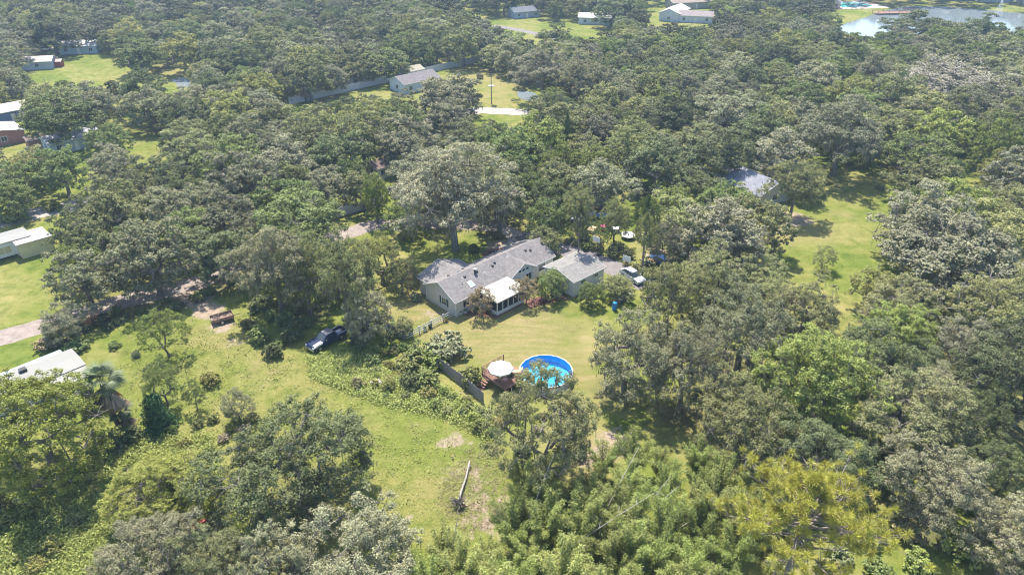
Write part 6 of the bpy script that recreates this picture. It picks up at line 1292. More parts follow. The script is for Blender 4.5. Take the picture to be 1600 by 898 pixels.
# ------------------------------------------------------------------ roads, drive, water sheets
def ribbon(name, pts, wid, z, m):
    P_ = [Vector((x, y, 0)) for x, y in pts]; Q = []
    for i in range(len(P_)-1):                      # resample with a slightly wandering edge
        k = max(2, int((P_[i+1]-P_[i]).length/1.2))
        Q += [P_[i].lerp(P_[i+1], t/k) for t in range(k)]
    Q.append(P_[-1])
    for _ in range(6): Q = [Q[0]]+[(Q[i-1]+Q[i]*2+Q[i+1])/4 for i in range(1, len(Q)-1)]+[Q[-1]]
    mb = MB(); vs = []
    for i, p in enumerate(Q):
        d = (Q[min(i+1, len(Q)-1)]-Q[max(i-1, 0)]).normalized(); nrm = Vector((-d.y, d.x, 0))
        for s in (-1, 1):
            q = p+nrm*s*(wid/2+random.uniform(-.12, .12)*wid*.4); vs.append((q.x, q.y, z))
    mb.add(vs, [(2*i, 2*i+1, 2*i+3, 2*i+2)[::-1] for i in range(len(Q)-1)])
    return tag(mb.build(name, m), kind='structure')
ROADM = plain('dirt_road', (.28, .235, .21), .95, .1, 0, .3, .8); CONC = plain('concrete', (.33, .3, .275), .85, .2, 0, .18, .7); ASPH = plain('asphalt', (.2, .18, .18), .9, .2, 0, .2, .7)
ribbon('dirt_road', [(-75.22, 76.18), (-71.64, 78.77), (-67.78, 81.33), (-59.36, 88.44), (-48.31, 95.25), (-40.37, 103.1), (-31.16, 110.94), (-25.09, 116.03), (-14.37, 116.31), (-1.18, 114.66)], 4.6, .012, ROADM)
ribbon('street', [(-101.06, 113.58), (-96.13, 116.87), (-86.83, 123.93), (-72.52, 134.45), (-55.71, 149.77), (-32.69, 170.75), (-10.71, 189.48), (5.3, 187.03), (27.2, 178.86)], 6, .014, CONC)
ribbon('farm_track', [(-8.48, 319.05), (4.09, 307.04), (13.2, 295.82), (22.46, 277.88)], 4.5, .014, ASPH)
ribbon('track', [(-195.07, 270.78), (-187.46, 274.29), (-184.37, 290.49)], 5, .014, CONC)
ribbon('driveway', [(-2.97, 115.21), (0.0, 112.51), (2.06, 109.91), (0.56, 107.15), (-3.28, 103.57)], 3.0, .02, CONC)
ribbon('driveway', [(1.62, 111.46), (5.64, 107.65), (11.53, 104.03), (16.94, 99.06), (21.45, 93.22)], 4.4, .024, ASPH)
WATER, n, b = mat('pond_water'); b.inputs['Base Color'].default_value = (.2, .24, .26, 1); b.inputs['Roughness'].default_value = .09; b.inputs['Specular IOR Level'].default_value = .9
t = noise(n, 1.6, 3, .5); bump(n, b, t.outputs[0], .06, .05)
def sheet(name, pts, z, m, kind='structure'): return tag(MB().add([(x, y, z) for x, y in pts], [tuple(range(len(pts)))]).build(name, m), kind=kind)
def smooth_poly(pts, k=2):
    for _ in range(k):
        q = []
        for i in range(len(pts)):
            a, c_ = pts[i], pts[(i+1) % len(pts)]; q += [(a[0]*.75+c_[0]*.25, a[1]*.75+c_[1]*.25), (a[0]*.25+c_[0]*.75, a[1]*.25+c_[1]*.75)]
        pts = q
    return pts
sheet('pond', smooth_poly([(141.48, 315.97), (161.15, 335.31), (190.94, 366.69), (206.32, 374.87), (225.77, 368.7), (245.64, 349.44), (260.21, 335.31), (228.52, 290.49), (206.07, 287.89), (180.24, 297.19), (153.21, 290.49), (138.41, 298.56)]), .02, WATER)
sheet('marsh_pond', smooth_poly([(-110.18, 222.2), (-108.23, 226.35), (-104.15, 225.51), (-102.56, 220.58), (-96.64, 212.77), (-101.21, 214.3), (-101.62, 210.52), (-105.96, 218.98)]), .02, WATER)
sheet('stream', smooth_poly([(0.97, 209.78), (7.36, 208.31), (7.8, 198.52), (2.24, 199.87)]), .02, WATER)

# ------------------------------------------------------------------ building helpers
WHITE = plain('white_paint', (.66, .66, .65), .6, .3, 0, .1, 1.2); TRIM = plain('white_trim', (.72, .72, .7), .5, .4, 0, .06)
GREYWALL = plain('grey_siding', (.55, .53, .5), .7, .3, 0, .08, 1); GLASS = glassm('window_glass'); ROOFG = shingle('grey_shingle', (.225, .208, .205)); DARKG = plain('shutter_green', (.03, .06, .055), .6)
DARK = plain('dark_metal', (.04, .04, .045), .5); RUBBER = plain('rubber', (.02, .02, .022), .8)
def window(parent, face, u0, u1, z0, z1, at, frame=TRIM, pane=GLASS, bars=1):
    """window on a wall plane: face '-y','+y','-x','+x' at coordinate AT, spanning u0..u1 along the wall"""
    def bx(mb, a0, a1, c0, c1, d0, d1, mi=0):
        s = -1 if face[0] == '-' else 1; p, q = sorted((at+s*d0, at+s*d1))
        return mb.box(a0, a1, p, q, c0, c1, mi) if face[1] == 'y' else mb.box(p, q, a0, a1, c0, c1, mi)
    f = MB(); t = .09
    bx(f, u0-t, u1+t, z1, z1+t, .003, .07); bx(f, u0-t, u1+t, z0-t, z0, .003, .09); bx(f, u0-t, u0, z0, z1, .003, .07); bx(f, u1, u1+t, z0, z1, .003, .07)
    for k in range(bars):
        c_ = u0+(u1-u0)*(k+1)/(bars+1); bx(f, c_-.025, c_+.025, z0, z1, .012, .055)
    o = f.build('window', frame, parent); p = MB(); bx(p, u0, u1, z0, z1, .004, .02); p.build('pane', pane, o); return o
def gable(parent, x0, x1, y0, y1, hw, rise, wallm, roofm, ov=.35, axis='x', z0=0.0, hip=0.0, trim=TRIM):
    """wall body + two roof slabs + fascia; ridge along AXIS"""
    def T(p): return p if axis == 'x' else (p[1], p[0], p[2])
    if axis != 'x': x0, x1, y0, y1 = y0, y1, x0, x1
    ym = (y0+y1)/2; W = (y1-y0)/2; mb = MB()
    vs = [(x0, y0, z0), (x1, y0, z0), (x1, y1, z0), (x0, y1, z0), (x0, y0, hw), (x1, y0, hw), (x1, y1, hw), (x0, y1, hw), (x0, ym, hw+rise), (x1, ym, hw+rise)]
    fs = [(0, 1, 5, 4), (2, 3, 7, 6), (1, 2, 6, 9, 5), (3, 0, 4, 8, 7), (4, 5, 9, 8), (6, 7, 8, 9)]
    wall = mb.add([T(v) for v in vs], fs if axis == 'x' else [f[::-1] for f in fs]).build('wall', wallm, parent)
    sl = rise/W; ez = hw-sl*ov+.09; rz = hw+rise+.09; a, c_ = x0-ov, x1+ov; h = hip
    q1 = [(a, y0-ov, ez), (c_, y0-ov, ez), (c_-h, ym, rz), (a+h, ym, rz)]; q2 = [(c_, y1+ov, ez), (a, y1+ov, ez), (a+h, ym, rz), (c_-h, ym, rz)]
    r = MB()
    for q in (q1, q2):
        q = [T(v) for v in q]; r.slab(q if axis == 'x' else q[::-1], .10)
    roof = r.build('roof', roofm, parent)
    e = MB()                                             # fascia boards along the eaves and rakes
    for yy, s in ((y0-ov, -1), (y1+ov, 1)):
        p0, p1 = (a, yy, ez), (c_, yy, ez)
        lo = [T((p0[0], yy+s*.003, ez-.16)), T((p1[0], yy+s*.003, ez-.16)), T((p1[0], yy+s*.03, ez-.16)), T((p0[0], yy+s*.03, ez-.16))]
        e.add(lo+[(v[0], v[1], v[2]+.155) for v in lo], [(0, 1, 2, 3), (4, 5, 6, 7), (0, 1, 5, 4), (1, 2, 6, 5), (2, 3, 7, 6), (3, 0, 4, 7)])
    if h == 0:
        for xx, s in ((a, -1), (c_, 1)):
            for yy in (y0-ov, y1+ov):
                v = [(xx+s*.003, yy, ez-.16), (xx+s*.003, ym, rz-.16), (xx+s*.003, ym, rz-.006), (xx+s*.003, yy, ez-.006)]
                v = v+[(p[0]+s*.03, p[1], p[2]) for p in v]; e.add([T(p) for p in v], [(0, 1, 2, 3), (7, 6, 5, 4), (0, 4, 5, 1), (1, 5, 6, 2), (2, 6, 7, 3), (3, 7, 4, 0)])
    e.build('fascia', trim, roof)
    return wall, roof

# ------------------------------------------------------------------ main house
AH = math.radians(43.5)
HO = (-8.19, 84.12)
h = thing('house', 'long grey-shingled house with pale walls in the middle of the clearing', 'house', HO, AH)
gable(h, 0, 20.4, 0, 7, 2.75, 1.75, GREYWALL, ROOFG, .35)
# rear wing
wing_wall, wing_roof = gable(h, .5, 8.3, 5.0, 9.3, 2.74, 1.45, GREYWALL, ROOFG, .33, 'y')
# front gable with its row of small windows
gable(h, 10.5, 15.6, -.7, 2.4, 2.9, 1.45, WHITE, ROOFG, .28, 'y')
for k in range(3): window(h, '-y', 12.0+k*.8, 12.55+k*.8, 3.0, 3.4, -.7, bars=0)
window(h, '-y', 11.2, 12.2, 1.0, 2.2, -.7); window(h, '-y', 13.6, 14.8, .9, 2.2, -.7)
# gable end window with dark shutters
gw = window(h, '-x', 2.2, 3.2, .95, 2.1, 0)
for s in (1.72, 3.3): MB().box(-.05, -.008, s, s+.38, .9, 2.15).build('shutter', DARKG, gw)
window(h, '-y', 1.4, 2.5, 1.0, 2.1, 0); window(h, '+y', 12, 13.3, 1.0, 2.1, 7); window(h, '+y', 16, 17.2, 1.0, 2.1, 7); window(h, '-y', 17.2, 18.6, 1.0, 2.1, 0)
def roof_z(y): return 2.75+1.75*(1-abs(y-3.5)/3.5)+.09
for k, (x, y) in enumerate([(2.4, 4.4), (5.6, 4.9), (8.2, 5.0), (11, 5.2), (14.0, 5.2), (4.0, 2.6), (6.4, 2.6), (9.4, 2.4), (10.1, 2.7), (16.6, 2.5), (17.4, 2.2)]):
    z = roof_z(y); MB().prism([(x-.16, y-.16), (x+.16, y-.16), (x+.16, y+.16), (x-.16, y+.16)], z-.12, z+.16).build('roof_vent', DARK, h)
for x, y in ((2.9, 1.9), (3.2, 2.3), (7.2, 1.7), (12.6, 5.9)):
    z = roof_z(y); MB().tube([(x, y, z-.2), (x, y, z+.35)], [.06, .06], 8).build('vent_pipe', TRIM, h)
ch = MB().tube([(6.0, 2.5, roof_z(2.5)-.2), (6.0, 2.5, roof_z(2.5)+.55)], [.2, .2], 12).build('flue', DARK, h)
MB().tube([(6.0, 2.5, roof_z(2.5)+.56), (6.0, 2.5, roof_z(2.5)+.72)], [.3, .26], 12).build('cap', plain('galvanised', (.5, .52, .55), .4, .5, .6), ch)
sk = MB().slab([(3.6, .7, roof_z(.7)+.09), (4.5, .7, roof_z(.7)+.09), (4.5, 1.7, roof_z(1.7)+.09), (3.6, 1.7, roof_z(1.7)+.09)], .12).build('skylight', TRIM, h)
MB().slab([(3.7, .8, roof_z(.8)+.105), (4.4, .8, roof_z(.8)+.105), (4.4, 1.6, roof_z(1.6)+.105), (3.7, 1.6, roof_z(1.6)+.105)], .012).build('pane', glassm('skylight_glass', (.35, .55, .8)), sk)
# corner boards, foundation skirt
for x, y in ((-.03, -.03), (20.37, -.03), (-.03, 6.97)): MB().box(x-.02, x+.08, y-.02, y+.08, 0, 2.62).build('corner_board', TRIM, h)
# screened porch
px0, px1, py0, py1 = 4.6, 10.1, -3.9, -.02
MB().slab([(px0-.35, py0-.4, 2.52), (px1+.3, py0-.4, 2.52), (px1+.3, py1, 2.86), (px0-.35, py1, 2.86)], .16).build('porch_roof', plain('porch_roof_white', (.3, .3, .265), .5, .4, 0, .05), h)
MB().box(px0, px1, py0, py0+.1, 0, .62).box(px0, px0+.1, py0+.1, py1, 0, .62).box(px1-.1, px1, py0+.1, py1, 0, .62).build('knee_wall', WHITE, h)
for k in range(6):
    x = px0+(px1-px0-.12)*k/5; MB().box(x, x+.12, py0-.004, py0+.11, .6, 2.42).build('porch_post', TRIM, h)
for k in (1, 2):
    y = py0+(py1-py0)*k/3
    for x in (px0-.004, px1-.11): MB().box(x, x+.114, y, y+.12, .6, 2.5).build('porch_post', TRIM, h)
SCR = plain('insect_screen', (.035, .04, .05), .8, .2)
for k in range(5):
    x = px0+(px1-px0-.12)*k/5+.12; MB().box(x, x+(px1-px0-.12)/5-.12, py0+.05, py0+.06, .62, 2.4).build('screen', SCR, h)
for x in (px0+.05, px1-.06): MB().box(x, x+.01, py0+.12, py1, .62, 2.5).build('screen', SCR, h)
MB().box(px0+.1, px1-.1, py0+.1, py1, .02, .1).build('porch_floor', CONC, h)

# detached garage
GO = (9.37, 89.76)
g = thing('garage', 'detached garage with low grey roof right of the long house', 'garage', GO, AH-.03)
gable(g, 0, 6.9, 0, 6.2, 2.75, .75, WHITE, shingle('grey_shingle_pale', (.235, .225, .215)), .3)
window(g, '-y', 1.6, 2.6, 1.75, 2.25, 0, bars=0); window(g, '-y', 4.6, 5.5, 1.75, 2.25, 0, bars=0)
MB().box(-.07, -.005, 1.2, 4.6, .02, 2.3).build('garage_door', TRIM, g)
for k in range(3): MB().box(-.085, -.071, 1.25, 4.55, .55+k*.55, .57+k*.55).build('door_groove', GREYWALL, g)

# ------------------------------------------------------------------ neighbouring houses
def house(name, label, pos, yaw, L, W, hw, rise, wall, roof, ov=.4, wins=3, metal=False, hip=0.0):
    o = thing(name, label, 'house' if 'shed' not in name else 'shed', pos, math.radians(yaw))
    wm = plain('wall_%.2f_%.2f_%.2f' % wall, wall, .7, .3, 0, .1, 1); rm = (ribbed if metal else shingle)('roof_%.2f_%.2f_%.2f' % roof, tuple(v*.55 for v in roof))
    gable(o, -L/2, L/2, -W/2, W/2, hw, rise, wm, rm, ov, hip=hip)
    for k in range(wins):
        x = -L/2+L*(k+.5)/wins
        if k == wins//2 and wins > 1:
            d = MB().box(x-.48, x+.48, -W/2-.05, -W/2-.004, .02, 2.08).build('door', TRIM, o); MB().box(x+.3, x+.38, -W/2-.1, -W/2-.051, .98, 1.06).build('handle', DARK, d)
        else: window(o, '-y', x-.6, x+.6, .95, 2.05, -W/2)
    if wins: window(o, '-x', -.6, .6, .95, 2.05, -L/2); window(o, '+x', -.6, .6, .95, 2.05, L/2)
    return o
blue = house('house', 'pale blue house with white roof on the far left lawn', (-160.24, 264.52), 12, 12.5, 7, 2.9, 1.3, (.36, .5, .6), (.68, .64, .64), metal=True)
house('storage_shed', 'tan-roofed grey-blue shed on the far left lawn', (-160.94, 239.6), 14, 9, 6, 2.7, 1.1, (.4, .46, .55), (.5, .43, .4), metal=True, wins=1)
house('storage_shed', 'small dark red shed beside the tan-roofed shed', (-156.88, 241.36), 14, 4.6, 3, 1.9, .5, (.3, .07, .06), (.45, .2, .18), .2, 0, True)
house('house', 'long blue-grey house with pale yellow roof at the left edge', (-134.61, 181.34), 48, 16, 7, 2.9, 1.2, (.16, .22, .4), (.66, .62, .5), metal=True)
house('house', 'brick house with broad white roof cut by the left edge', (-125.59, 163.11), -43, 9, 9, 2.8, .9, (.4, .2, .16), (.7, .68, .66), metal=True)
house('storage_shed', 'small brown shed between white-roofed and blue-roofed houses', (-114.28, 159.33), 45, 4, 3.6, 2.2, .5, (.3, .18, .15), (.35, .25, .24), .2, 0)
house('house', 'blue-roofed house half hidden by round trees at left', (-105.35, 158.79), 47, 11, 6.5, 2.8, 1.0, (.4, .47, .5), (.45, .47, .56), metal=True)
house('house', 'teal-roofed house peeking through trees at upper left', (-135.81, 310.35), 25, 13, 7, 3, 1.6, (.6, .6, .58), (.3, .55, .58), metal=True)
house('house', 'low pink-tan roofed house among trees left of the marsh pond', (-124.29, 265.66), 20, 15, 7, 3, 1.2, (.5, .42, .36), (.55, .42, .36))
house('house', 'grey-brown roofed house with white porch behind the big oak row by the long fence', (-29.9, 213.01), 43, 13, 8, 3, 1.6, (.5, .58, .66), (.36, .32, .33))
house('house', 'small cream-roofed outbuilding against the long white fence', (-32.53, 226.05), 43, 6, 5, 2.8, .9, (.6, .6, .6), (.68, .6, .48), wins=1)
house('house', 'small pale house under trees left of the long white fence end', (-50.53, 217.74), 43, 8, 6, 2.8, 1.1, (.62, .62, .62), (.6, .58, .56), wins=1)
house('house', 'cream cottage with brown eave under trees left of the mossy giant oak', (-28.03, 140.94), 43, 5.5, 4.5, 2.7, .9, (.66, .58, .42), (.36, .24, .2), wins=2)
house('house', 'blue-grey house in shade at the back of the far lawn', (5.4, 341.7), 25, 13, 8, 3, 1.5, (.33, .4, .5), (.26, .28, .33))
house('house', 'white-roofed pale house under the spreading tree at the far lawn', (38.65, 324.51), -10, 17, 8, 3, 1.3, (.55, .6, .64), (.74, .72, .7), metal=True)
house('house', 'white gabled barn-like house at the top centre', (75.15, 336.73), 62, 18, 9, 3.6, 1.8, (.55, .58, .62), (.78, .76, .7), metal=True)
house('house', 'pinkish-roofed bungalow right of the white barn-like house', (83.32, 329.5), -15, 15, 9, 3, 1.5, (.56, .6, .66), (.5, .42, .42))
house('house', 'long brown-roofed hall at the top edge behind the white houses', (90.76, 368.74), 15, 26, 9, 3.2, 1.4, (.4, .35, .33), (.56, .44, .36))
house('house', 'large grey shingled house roof left of the right meadow', (48.9, 130.2), -62, 12, 8.5, 2.7, 1.8, (.5, .5, .52), (.44, .45, .52))
for px_, lab in (((237.18, 396.28), 'leftmost grey-blue apartment block beyond the pond'), ((254.57, 389.24), 'middle grey-blue apartment block beyond the pond fountain'), ((273.55, 384.67), 'grey-blue apartment block cut by the right edge beyond the pond')):
    house('apartment_block', lab, px_, -6, 16, 9, 5.2, 2.0, (.38, .46, .54), (.3, .31, .33), wins=5)
house('pool_house', 'low pool house with pinkish walls beside the turquoise swimming pool', (157.71, 368.74), 0, 12, 7, 3, 1.2, (.6, .45, .38), (.35, .33, .34))

# trailer homes
def flat_box(o, name, x0, x1, y0, y1, z0, z1, m): return MB().box(x0, x1, y0, y1, z0, z1).build(name, m, o)
CREAMR = plain('cream_roof', (.23, .225, .205), .5, .4, 0, .05, .5)
o = thing('trailer_home', 'white flat-roofed trailer home behind the golden-green tree at left', 'trailer home', (-54.53, 69.96), math.radians(47.5))
TW = plain('trailer_wall', (.5, .55, .52), .6, .3, 0, .1, 1)
flat_box(o, 'wall', -12, -.3, -1.2, 3.2, .35, 2.75, TW); flat_box(o, 'skirt', -11.9, -.4, -1.1, 3.1, 0, .348, GREYWALL)
MB().slab([(-12.3, -1.5, 2.9), (0, -1.5, 2.9), (0, 1, 3.02), (-12.3, 1, 3.02)], .1).slab([(-12.3, 1.002, 3.02), (0, 1.002, 3.02), (0, 3.5, 2.9), (-12.3, 3.5, 2.9)], .1).build('roof', CREAMR, o)
flat_box(o, 'room_addition', -4.8, -.5, -3.3, -1.202, 0, 2.5, TW)
MB().slab([(-5.2, -3.8, 2.62), (-.1, -3.8, 2.62), (-.1, -1.45, 2.79), (-5.2, -1.45, 2.79)], .08).build('lean_to_roof', CREAMR, o)
MB().slab([(-11, 3.52, 2.7), (-1, 3.52, 2.7), (-1, 5.1, 2.45), (-11, 5.1, 2.45)], .06).build('awning', ribbed('awning_grey', (.4, .46, .5)), o)
for x in (-10.8, -6, -1.2): flat_box(o, 'awning_post', x, x+.08, 4.9, 4.98, 0, 2.42, TRIM)
MB().box(-6.2, -5.4, 2.2, 3.0, 3.0, 3.35).build('roof_unit', DARK, o)
window(o, '-y', -3.6, -2.4, 1, 2, -3.3); window(o, '-y', -8.5, -7.2, 1, 2.1, -1.2); window(o, '+x', -.2, .9, 1.1, 2.1, -.3)
o = thing('trailer_home', 'cream and white trailer home with yellow extension at the left edge', 'trailer home', (-83.41, 103.57), math.radians(45))
CW = plain('trailer_white', (.62, .63, .62), .6, .3, 0, .1, 1); YW = plain('trailer_yellow', (.6, .54, .33), .7, .3, 0, .1, 1)
flat_box(o, 'wall', -14, 1.6, 0, 4.2, .5, 3.0, CW); MB().slab([(-14.3, -.25, 3.1), (1.9, -.25, 3.1), (1.9, 2.1, 3.3), (-14.3, 2.1, 3.3)], .12).slab([(-14.3, 2.102, 3.3), (1.9, 2.102, 3.3), (1.9, 4.5, 3.1), (-14.3, 4.5, 3.1)], .12).build('roof', CREAMR, o)
flat_box(o, 'extension', -.6, 4.4, -1.8, -.002, .05, 2.7, YW); flat_box(o, 'extension', 1.602, 4.4, .0, 3.4, .05, 2.7, YW)
MB().slab([(-.9, -2.1, 2.8), (4.7, -2.1, 2.8), (4.7, -.27, 2.95), (-.9, -.27, 2.95)], .08).build('extension_roof', plain('patchy_white_roof', (.36, .35, .35), .6, .3, 0, .35, .9), o)
for x in (-8.6, -3.4): window(o, '-y', x, x+2.0, 1.1, 2.3, 0, pane=plain('yellow_blind', (.45, .42, .25), .5), bars=1)
for x in (-12, -8, -4, -.8): flat_box(o, 'pier', x, x+.3, .2, .5, 0, .5, GREYWALL)

# ------------------------------------------------------------------ round pool, deck, parasol
PC = (4.33, 69.66); PR = 3.4
p = thing('above_ground_pool', 'round above-ground swimming pool with white rim and blue liner', 'pool', PC)
S16 = 18
MB().lathe([(PR, 0), (PR, 1.3)], S16).build('outer_wall', plain('pool_wall', (.55, .6, .68), .4, .5, .2), p)
MB().lathe([(PR-.02, 1.28), (PR-.04, .12)], S16).build('liner', plain('pool_liner', (.05, .32, .68), .4, .4, 0, .12, 2), p)
MB().lathe([(PR-.05, .14), (.01, .12)], S16).build('pool_floor', plain('pool_floor_blue', (.16, .62, .85), .5, .3, 0, .15, 1.2), p)
MB().lathe([(PR-.05, 1.29), (PR+.09, 1.29), (PR+.09, 1.34), (PR-.05, 1.34), (PR-.05, 1.29)], S16).build('rim', plain('pool_rim', (.52, .52, .54), .4), p)
for k in range(S16):
    a = 2*PI*k/S16; d = Vector((math.cos(a), math.sin(a), 0)); q = Vector((-d.y, d.x, 0)); mb = MB(); vs = []
    for z in (0, 1.288):
        for s, r in ((-1, PR+.004), (1, PR+.004), (1, PR+.1), (-1, PR+.1)): v = d*r+q*s*.07; vs.append((v.x, v.y, z))
    mb.add(vs, [(0, 1, 2, 3), (4, 5, 6, 7), (0, 1, 5, 4), (1, 2, 6, 5), (2, 3, 7, 6), (3, 0, 4, 7)]).build('upright', MC['pool_rim'], p)
m, n, b = mat('pool_water'); tr = N(n, 'ShaderNodeBsdfTransparent'); tr.inputs[0].default_value = (.45, .88, .97, 1)
gl = N(n, 'ShaderNodeBsdfGlossy'); gl.inputs['Roughness'].default_value = .03; fr = N(n, 'ShaderNodeFresnel'); fr.inputs[0].default_value = 1.33
mx = N(n, 'ShaderNodeMixShader'); n.links.new(fr.outputs[0], mx.inputs[0]); n.links.new(tr.outputs[0], mx.inputs[1]); n.links.new(gl.outputs[0], mx.inputs[2]); n.links.new(mx.outputs[0], n.nodes['Material Output'].inputs[0])
bp = N(n, 'ShaderNodeBump'); bp.inputs['Strength'].default_value = .04; bp.inputs['Distance'].default_value = .03; n.links.new(noise(n, 2.2, 3).outputs[0], bp.inputs['Height']); n.links.new(bp.outputs[0], gl.inputs['Normal'])
MB().lathe([(PR-.03, 1.05), (.01, 1.05)], S16).build('water', m, p)
WOODR = plain('deck_wood', (.3, .17, .13), .75, .2, 0, .3, 2)
DO = (-0.97, 69.13)
d = thing('pool_deck', 'raised red-brown timber deck with railing left of the round pool', 'deck', DO, AH)
DX, DY = 1.9, 2.2
for k in range(20):
    x = -DX+2*DX*k/20; MB().box(x+.008, x+2*DX/20-.008, -DY, DY, 1.14, 1.18).build('deck_board', WOODR, d)
MB().box(-DX, DX, -DY-.05, -DY-.004, .95, 1.17).box(-DX, DX, DY+.004, DY+.05, .95, 1.17).box(-DX-.05, -DX-.004, -DY, DY, .95, 1.17).box(DX+.004, DX+.05, -DY, DY, .95, 1.17).build('rim_joist', WOODR, d)
for x in (-DX, 0, DX-.1):
    for y in (-DY, DY-.1):
        MB().box(x, x+.1, y, y+.1, 0, 1.138).build('post', WOODR, d); MB().box(x+.002, x+.098, y+.002, y+.098, 1.182, 2.15).build('rail_post', WOODR, d)
for y in (-DY, DY-.1): MB().box(-DX, DX, y+.01, y+.09, 2.152, 2.2).box(-DX, DX, y+.03, y+.07, 1.3, 1.36).build('rail', WOODR, d)
MB().box(-DX+.01, -DX+.09, -DY+.1, DY-.1, 2.152, 2.2).box(-DX+.03, -DX+.07, -DY+.1, DY-.1, 1.3, 1.36).build('rail', WOODR, d)
def balusters(x0, y0, x1, y1, n_):
    for k in range(n_):
        t = (k+.5)/n_; x, y = x0+(x1-x0)*t, y0+(y1-y0)*t; MB().box(x-.02, x+.02, y-.02, y+.02, 1.362, 2.15).build('baluster', WOODR, d)
balusters(-DX, DY-.05, DX, DY-.05, 18); balusters(-DX+.05, -DY, -DX+.05, DY, 20); balusters(-DX, -DY+.05, DX, -DY+.05, 18)
for k in range(5): MB().box(-DX-.3-.28*k, -DX-.02-.28*k, .6, 1.8, .9-.22*k, .95-.22*k).build('step', WOODR, d)
u = thing('parasol', 'open white parasol standing on the pool deck', 'parasol', ((-1.43, 67.84)[0], (-1.43, 67.84)[1], 1.18))
MB().tube([(0, 0, 0), (0, 0, 2.45)], [.03, .03], 8).build('pole', WHITE, u); MB().lathe([(.01, .12), (.22, .1), (.25, 0)], 12).build('base', DARK, u)
CAN = plain('parasol_cloth', (.5, .5, .49), .9, .1, 0, .05)
mb = MB(); ring = [(1.62*math.cos(2*PI*k/8), 1.62*math.sin(2*PI*k/8)) for k in range(8)]
for k in range(8):
    a, c_ = ring[k], ring[(k+1) % 8]; mb.add([(0, 0, 2.55), (a[0], a[1], 1.95), (c_[0], c_[1], 1.95)], [(0, 1, 2)]); mb.add([(a[0], a[1], 1.95), (c_[0], c_[1], 1.95), (c_[0], c_[1], 1.78), (a[0], a[1], 1.78)], [(0, 1, 2, 3)])
mb.build('canopy', CAN, u)
for x, y in ring: MB().tube([(0, 0, 2.5), (x*.98, y*.98, 1.93)], [.012, .012], 4).build('rib', WHITE, u)
def chair(label, loc, rz, m):
    c_ = thing('lounge_chair', label, 'chair', loc, rz)
    MB().slab([(-.35, -.3, .4), (.5, -.3, .36), (.5, .3, .36), (-.35, .3, .4)], .06).build('seat', m, c_); MB().slab([(-.8, -.3, .95), (-.36, -.3, .42), (-.36, .3, .42), (-.8, .3, .95)], .06).build('backrest', m, c_)
    for x in (-.3, .42):
        for y in (-.26, .22): MB().box(x, x+.04, y, y+.04, 0, .32).build('leg', WHITE, c_)
    return c_
PINK = plain('pink_cushion', (.55, .3, .28), .9)
da = AH; ex = lambda x, y, z: (DO[0]+x*math.cos(da)-y*math.sin(da), DO[1]+x*math.sin(da)+y*math.cos(da), z)
chair('pink cushioned chair on the left end of the pool deck', ex(-1.1, -1.2, 1.18), da+.4, PINK); chair('tan chair on the deck beside the pool rim', ex(1.2, -1.0, 1.18), da+2.4, plain('tan_cushion', (.6, .42, .25), .9))
pl = thing('patio_table', 'small dark round patio table beneath the white parasol', 'table', ex(.4, -.6, 1.18))
MB().lathe([(.01, .72), (.5, .72), (.5, .68), (.01, .68)], 16).build('table_top', plain('table_grey', (.25, .27, .26), .5), pl); MB().tube([(0, 0, 0), (0, 0, .68)], [.05, .04], 8).build('leg', DARK, pl)

# ------------------------------------------------------------------ fences
def fence(name, label, pts, ht, panel, m, style='panel'):
    o = thing(name, label, 'fence', pts[0]); x0, y0 = pts[0]
    for (ax, ay), (bx_, by_) in zip(pts[:-1], pts[1:]):
        L = math.hypot(bx_-ax, by_-ay); k = max(1, round(L/panel)); a = math.atan2(by_-ay, bx_-ax); s = L/k
        for i in range(k):
            loc = (ax-x0+math.cos(a)*s*i, ay-y0+math.sin(a)*s*i, 0)
            key = (name, round(s, 2), style)
            if key not in FM:
                mb = MB()
                if style == 'panel':
                    mb.box(.12, s, -.02, .02, .05, ht-.06)
                    for z in (.2, ht-.18): mb.box(.12, s, -.04, -.022, z, z+.1); mb.box(.12, s, .022, .04, z, z+.1)
                elif style == 'plank':
                    q = int(s/.155)
                    for j in range(q): mb.box(.02+j*s/q, .01+(j+.93)*s/q, -.012, .012, .04, ht-random.uniform(0, .07))
                    for z in (.35, ht-.4): mb.box(.02, s, .014, .06, z, z+.09)
                else:
                    for z in (.25, .62, .98): mb.box(.1, s, -.02, .02, z, z+.13)
                FM[key] = (mb.mesh('panel', m), MB().box(0, .11, -.055, .055, 0, ht+.04).box(-.02, .13, -.075, .075, ht+.041, ht+.09).mesh('post', m))
            for nm, me_ in zip(('fence_panel' if style != 'rail' else 'rails', 'post'), FM[key]): part(nm, me_, o, None, loc, (0, 0, a))
    return o
FM = {}
VINYL = plain('white_vinyl', (.5, .51, .54), .4, .4, 0, .06); OLDWOOD = plain('weathered_wood', (.27, .25, .24), .9, .1, 0, .3, 2.5)
fence('privacy_fence', 'long white privacy fence running through the trees at upper middle', [(-63.54, 194.56), (-50.35, 208.31), (-33.3, 226.35), (-11.74, 248.29), (0.0, 244.38), (7.61, 237.79)], 2.1, 2.4, VINYL)
fence('privacy_fence', 'short white fence beside the road left of the giant oak', [(-33.9, 118.0), (-30.98, 120.32), (-25.32, 124.86)], 1.9, 2.4, VINYL)
fence('privacy_fence', 'white fence half hidden by trees behind the left dirt road', [(-57.08, 96.49), (-53.71, 98.41), (-50.05, 101.27)], 1.8, 2.4, VINYL)
fence('rail_fence', 'white rail fence from the house corner down the side yard', [(-8.37, 84.43), (-11.47, 81.57), (-14.62, 78.31)], 1.15, 2.2, VINYL, 'rail')
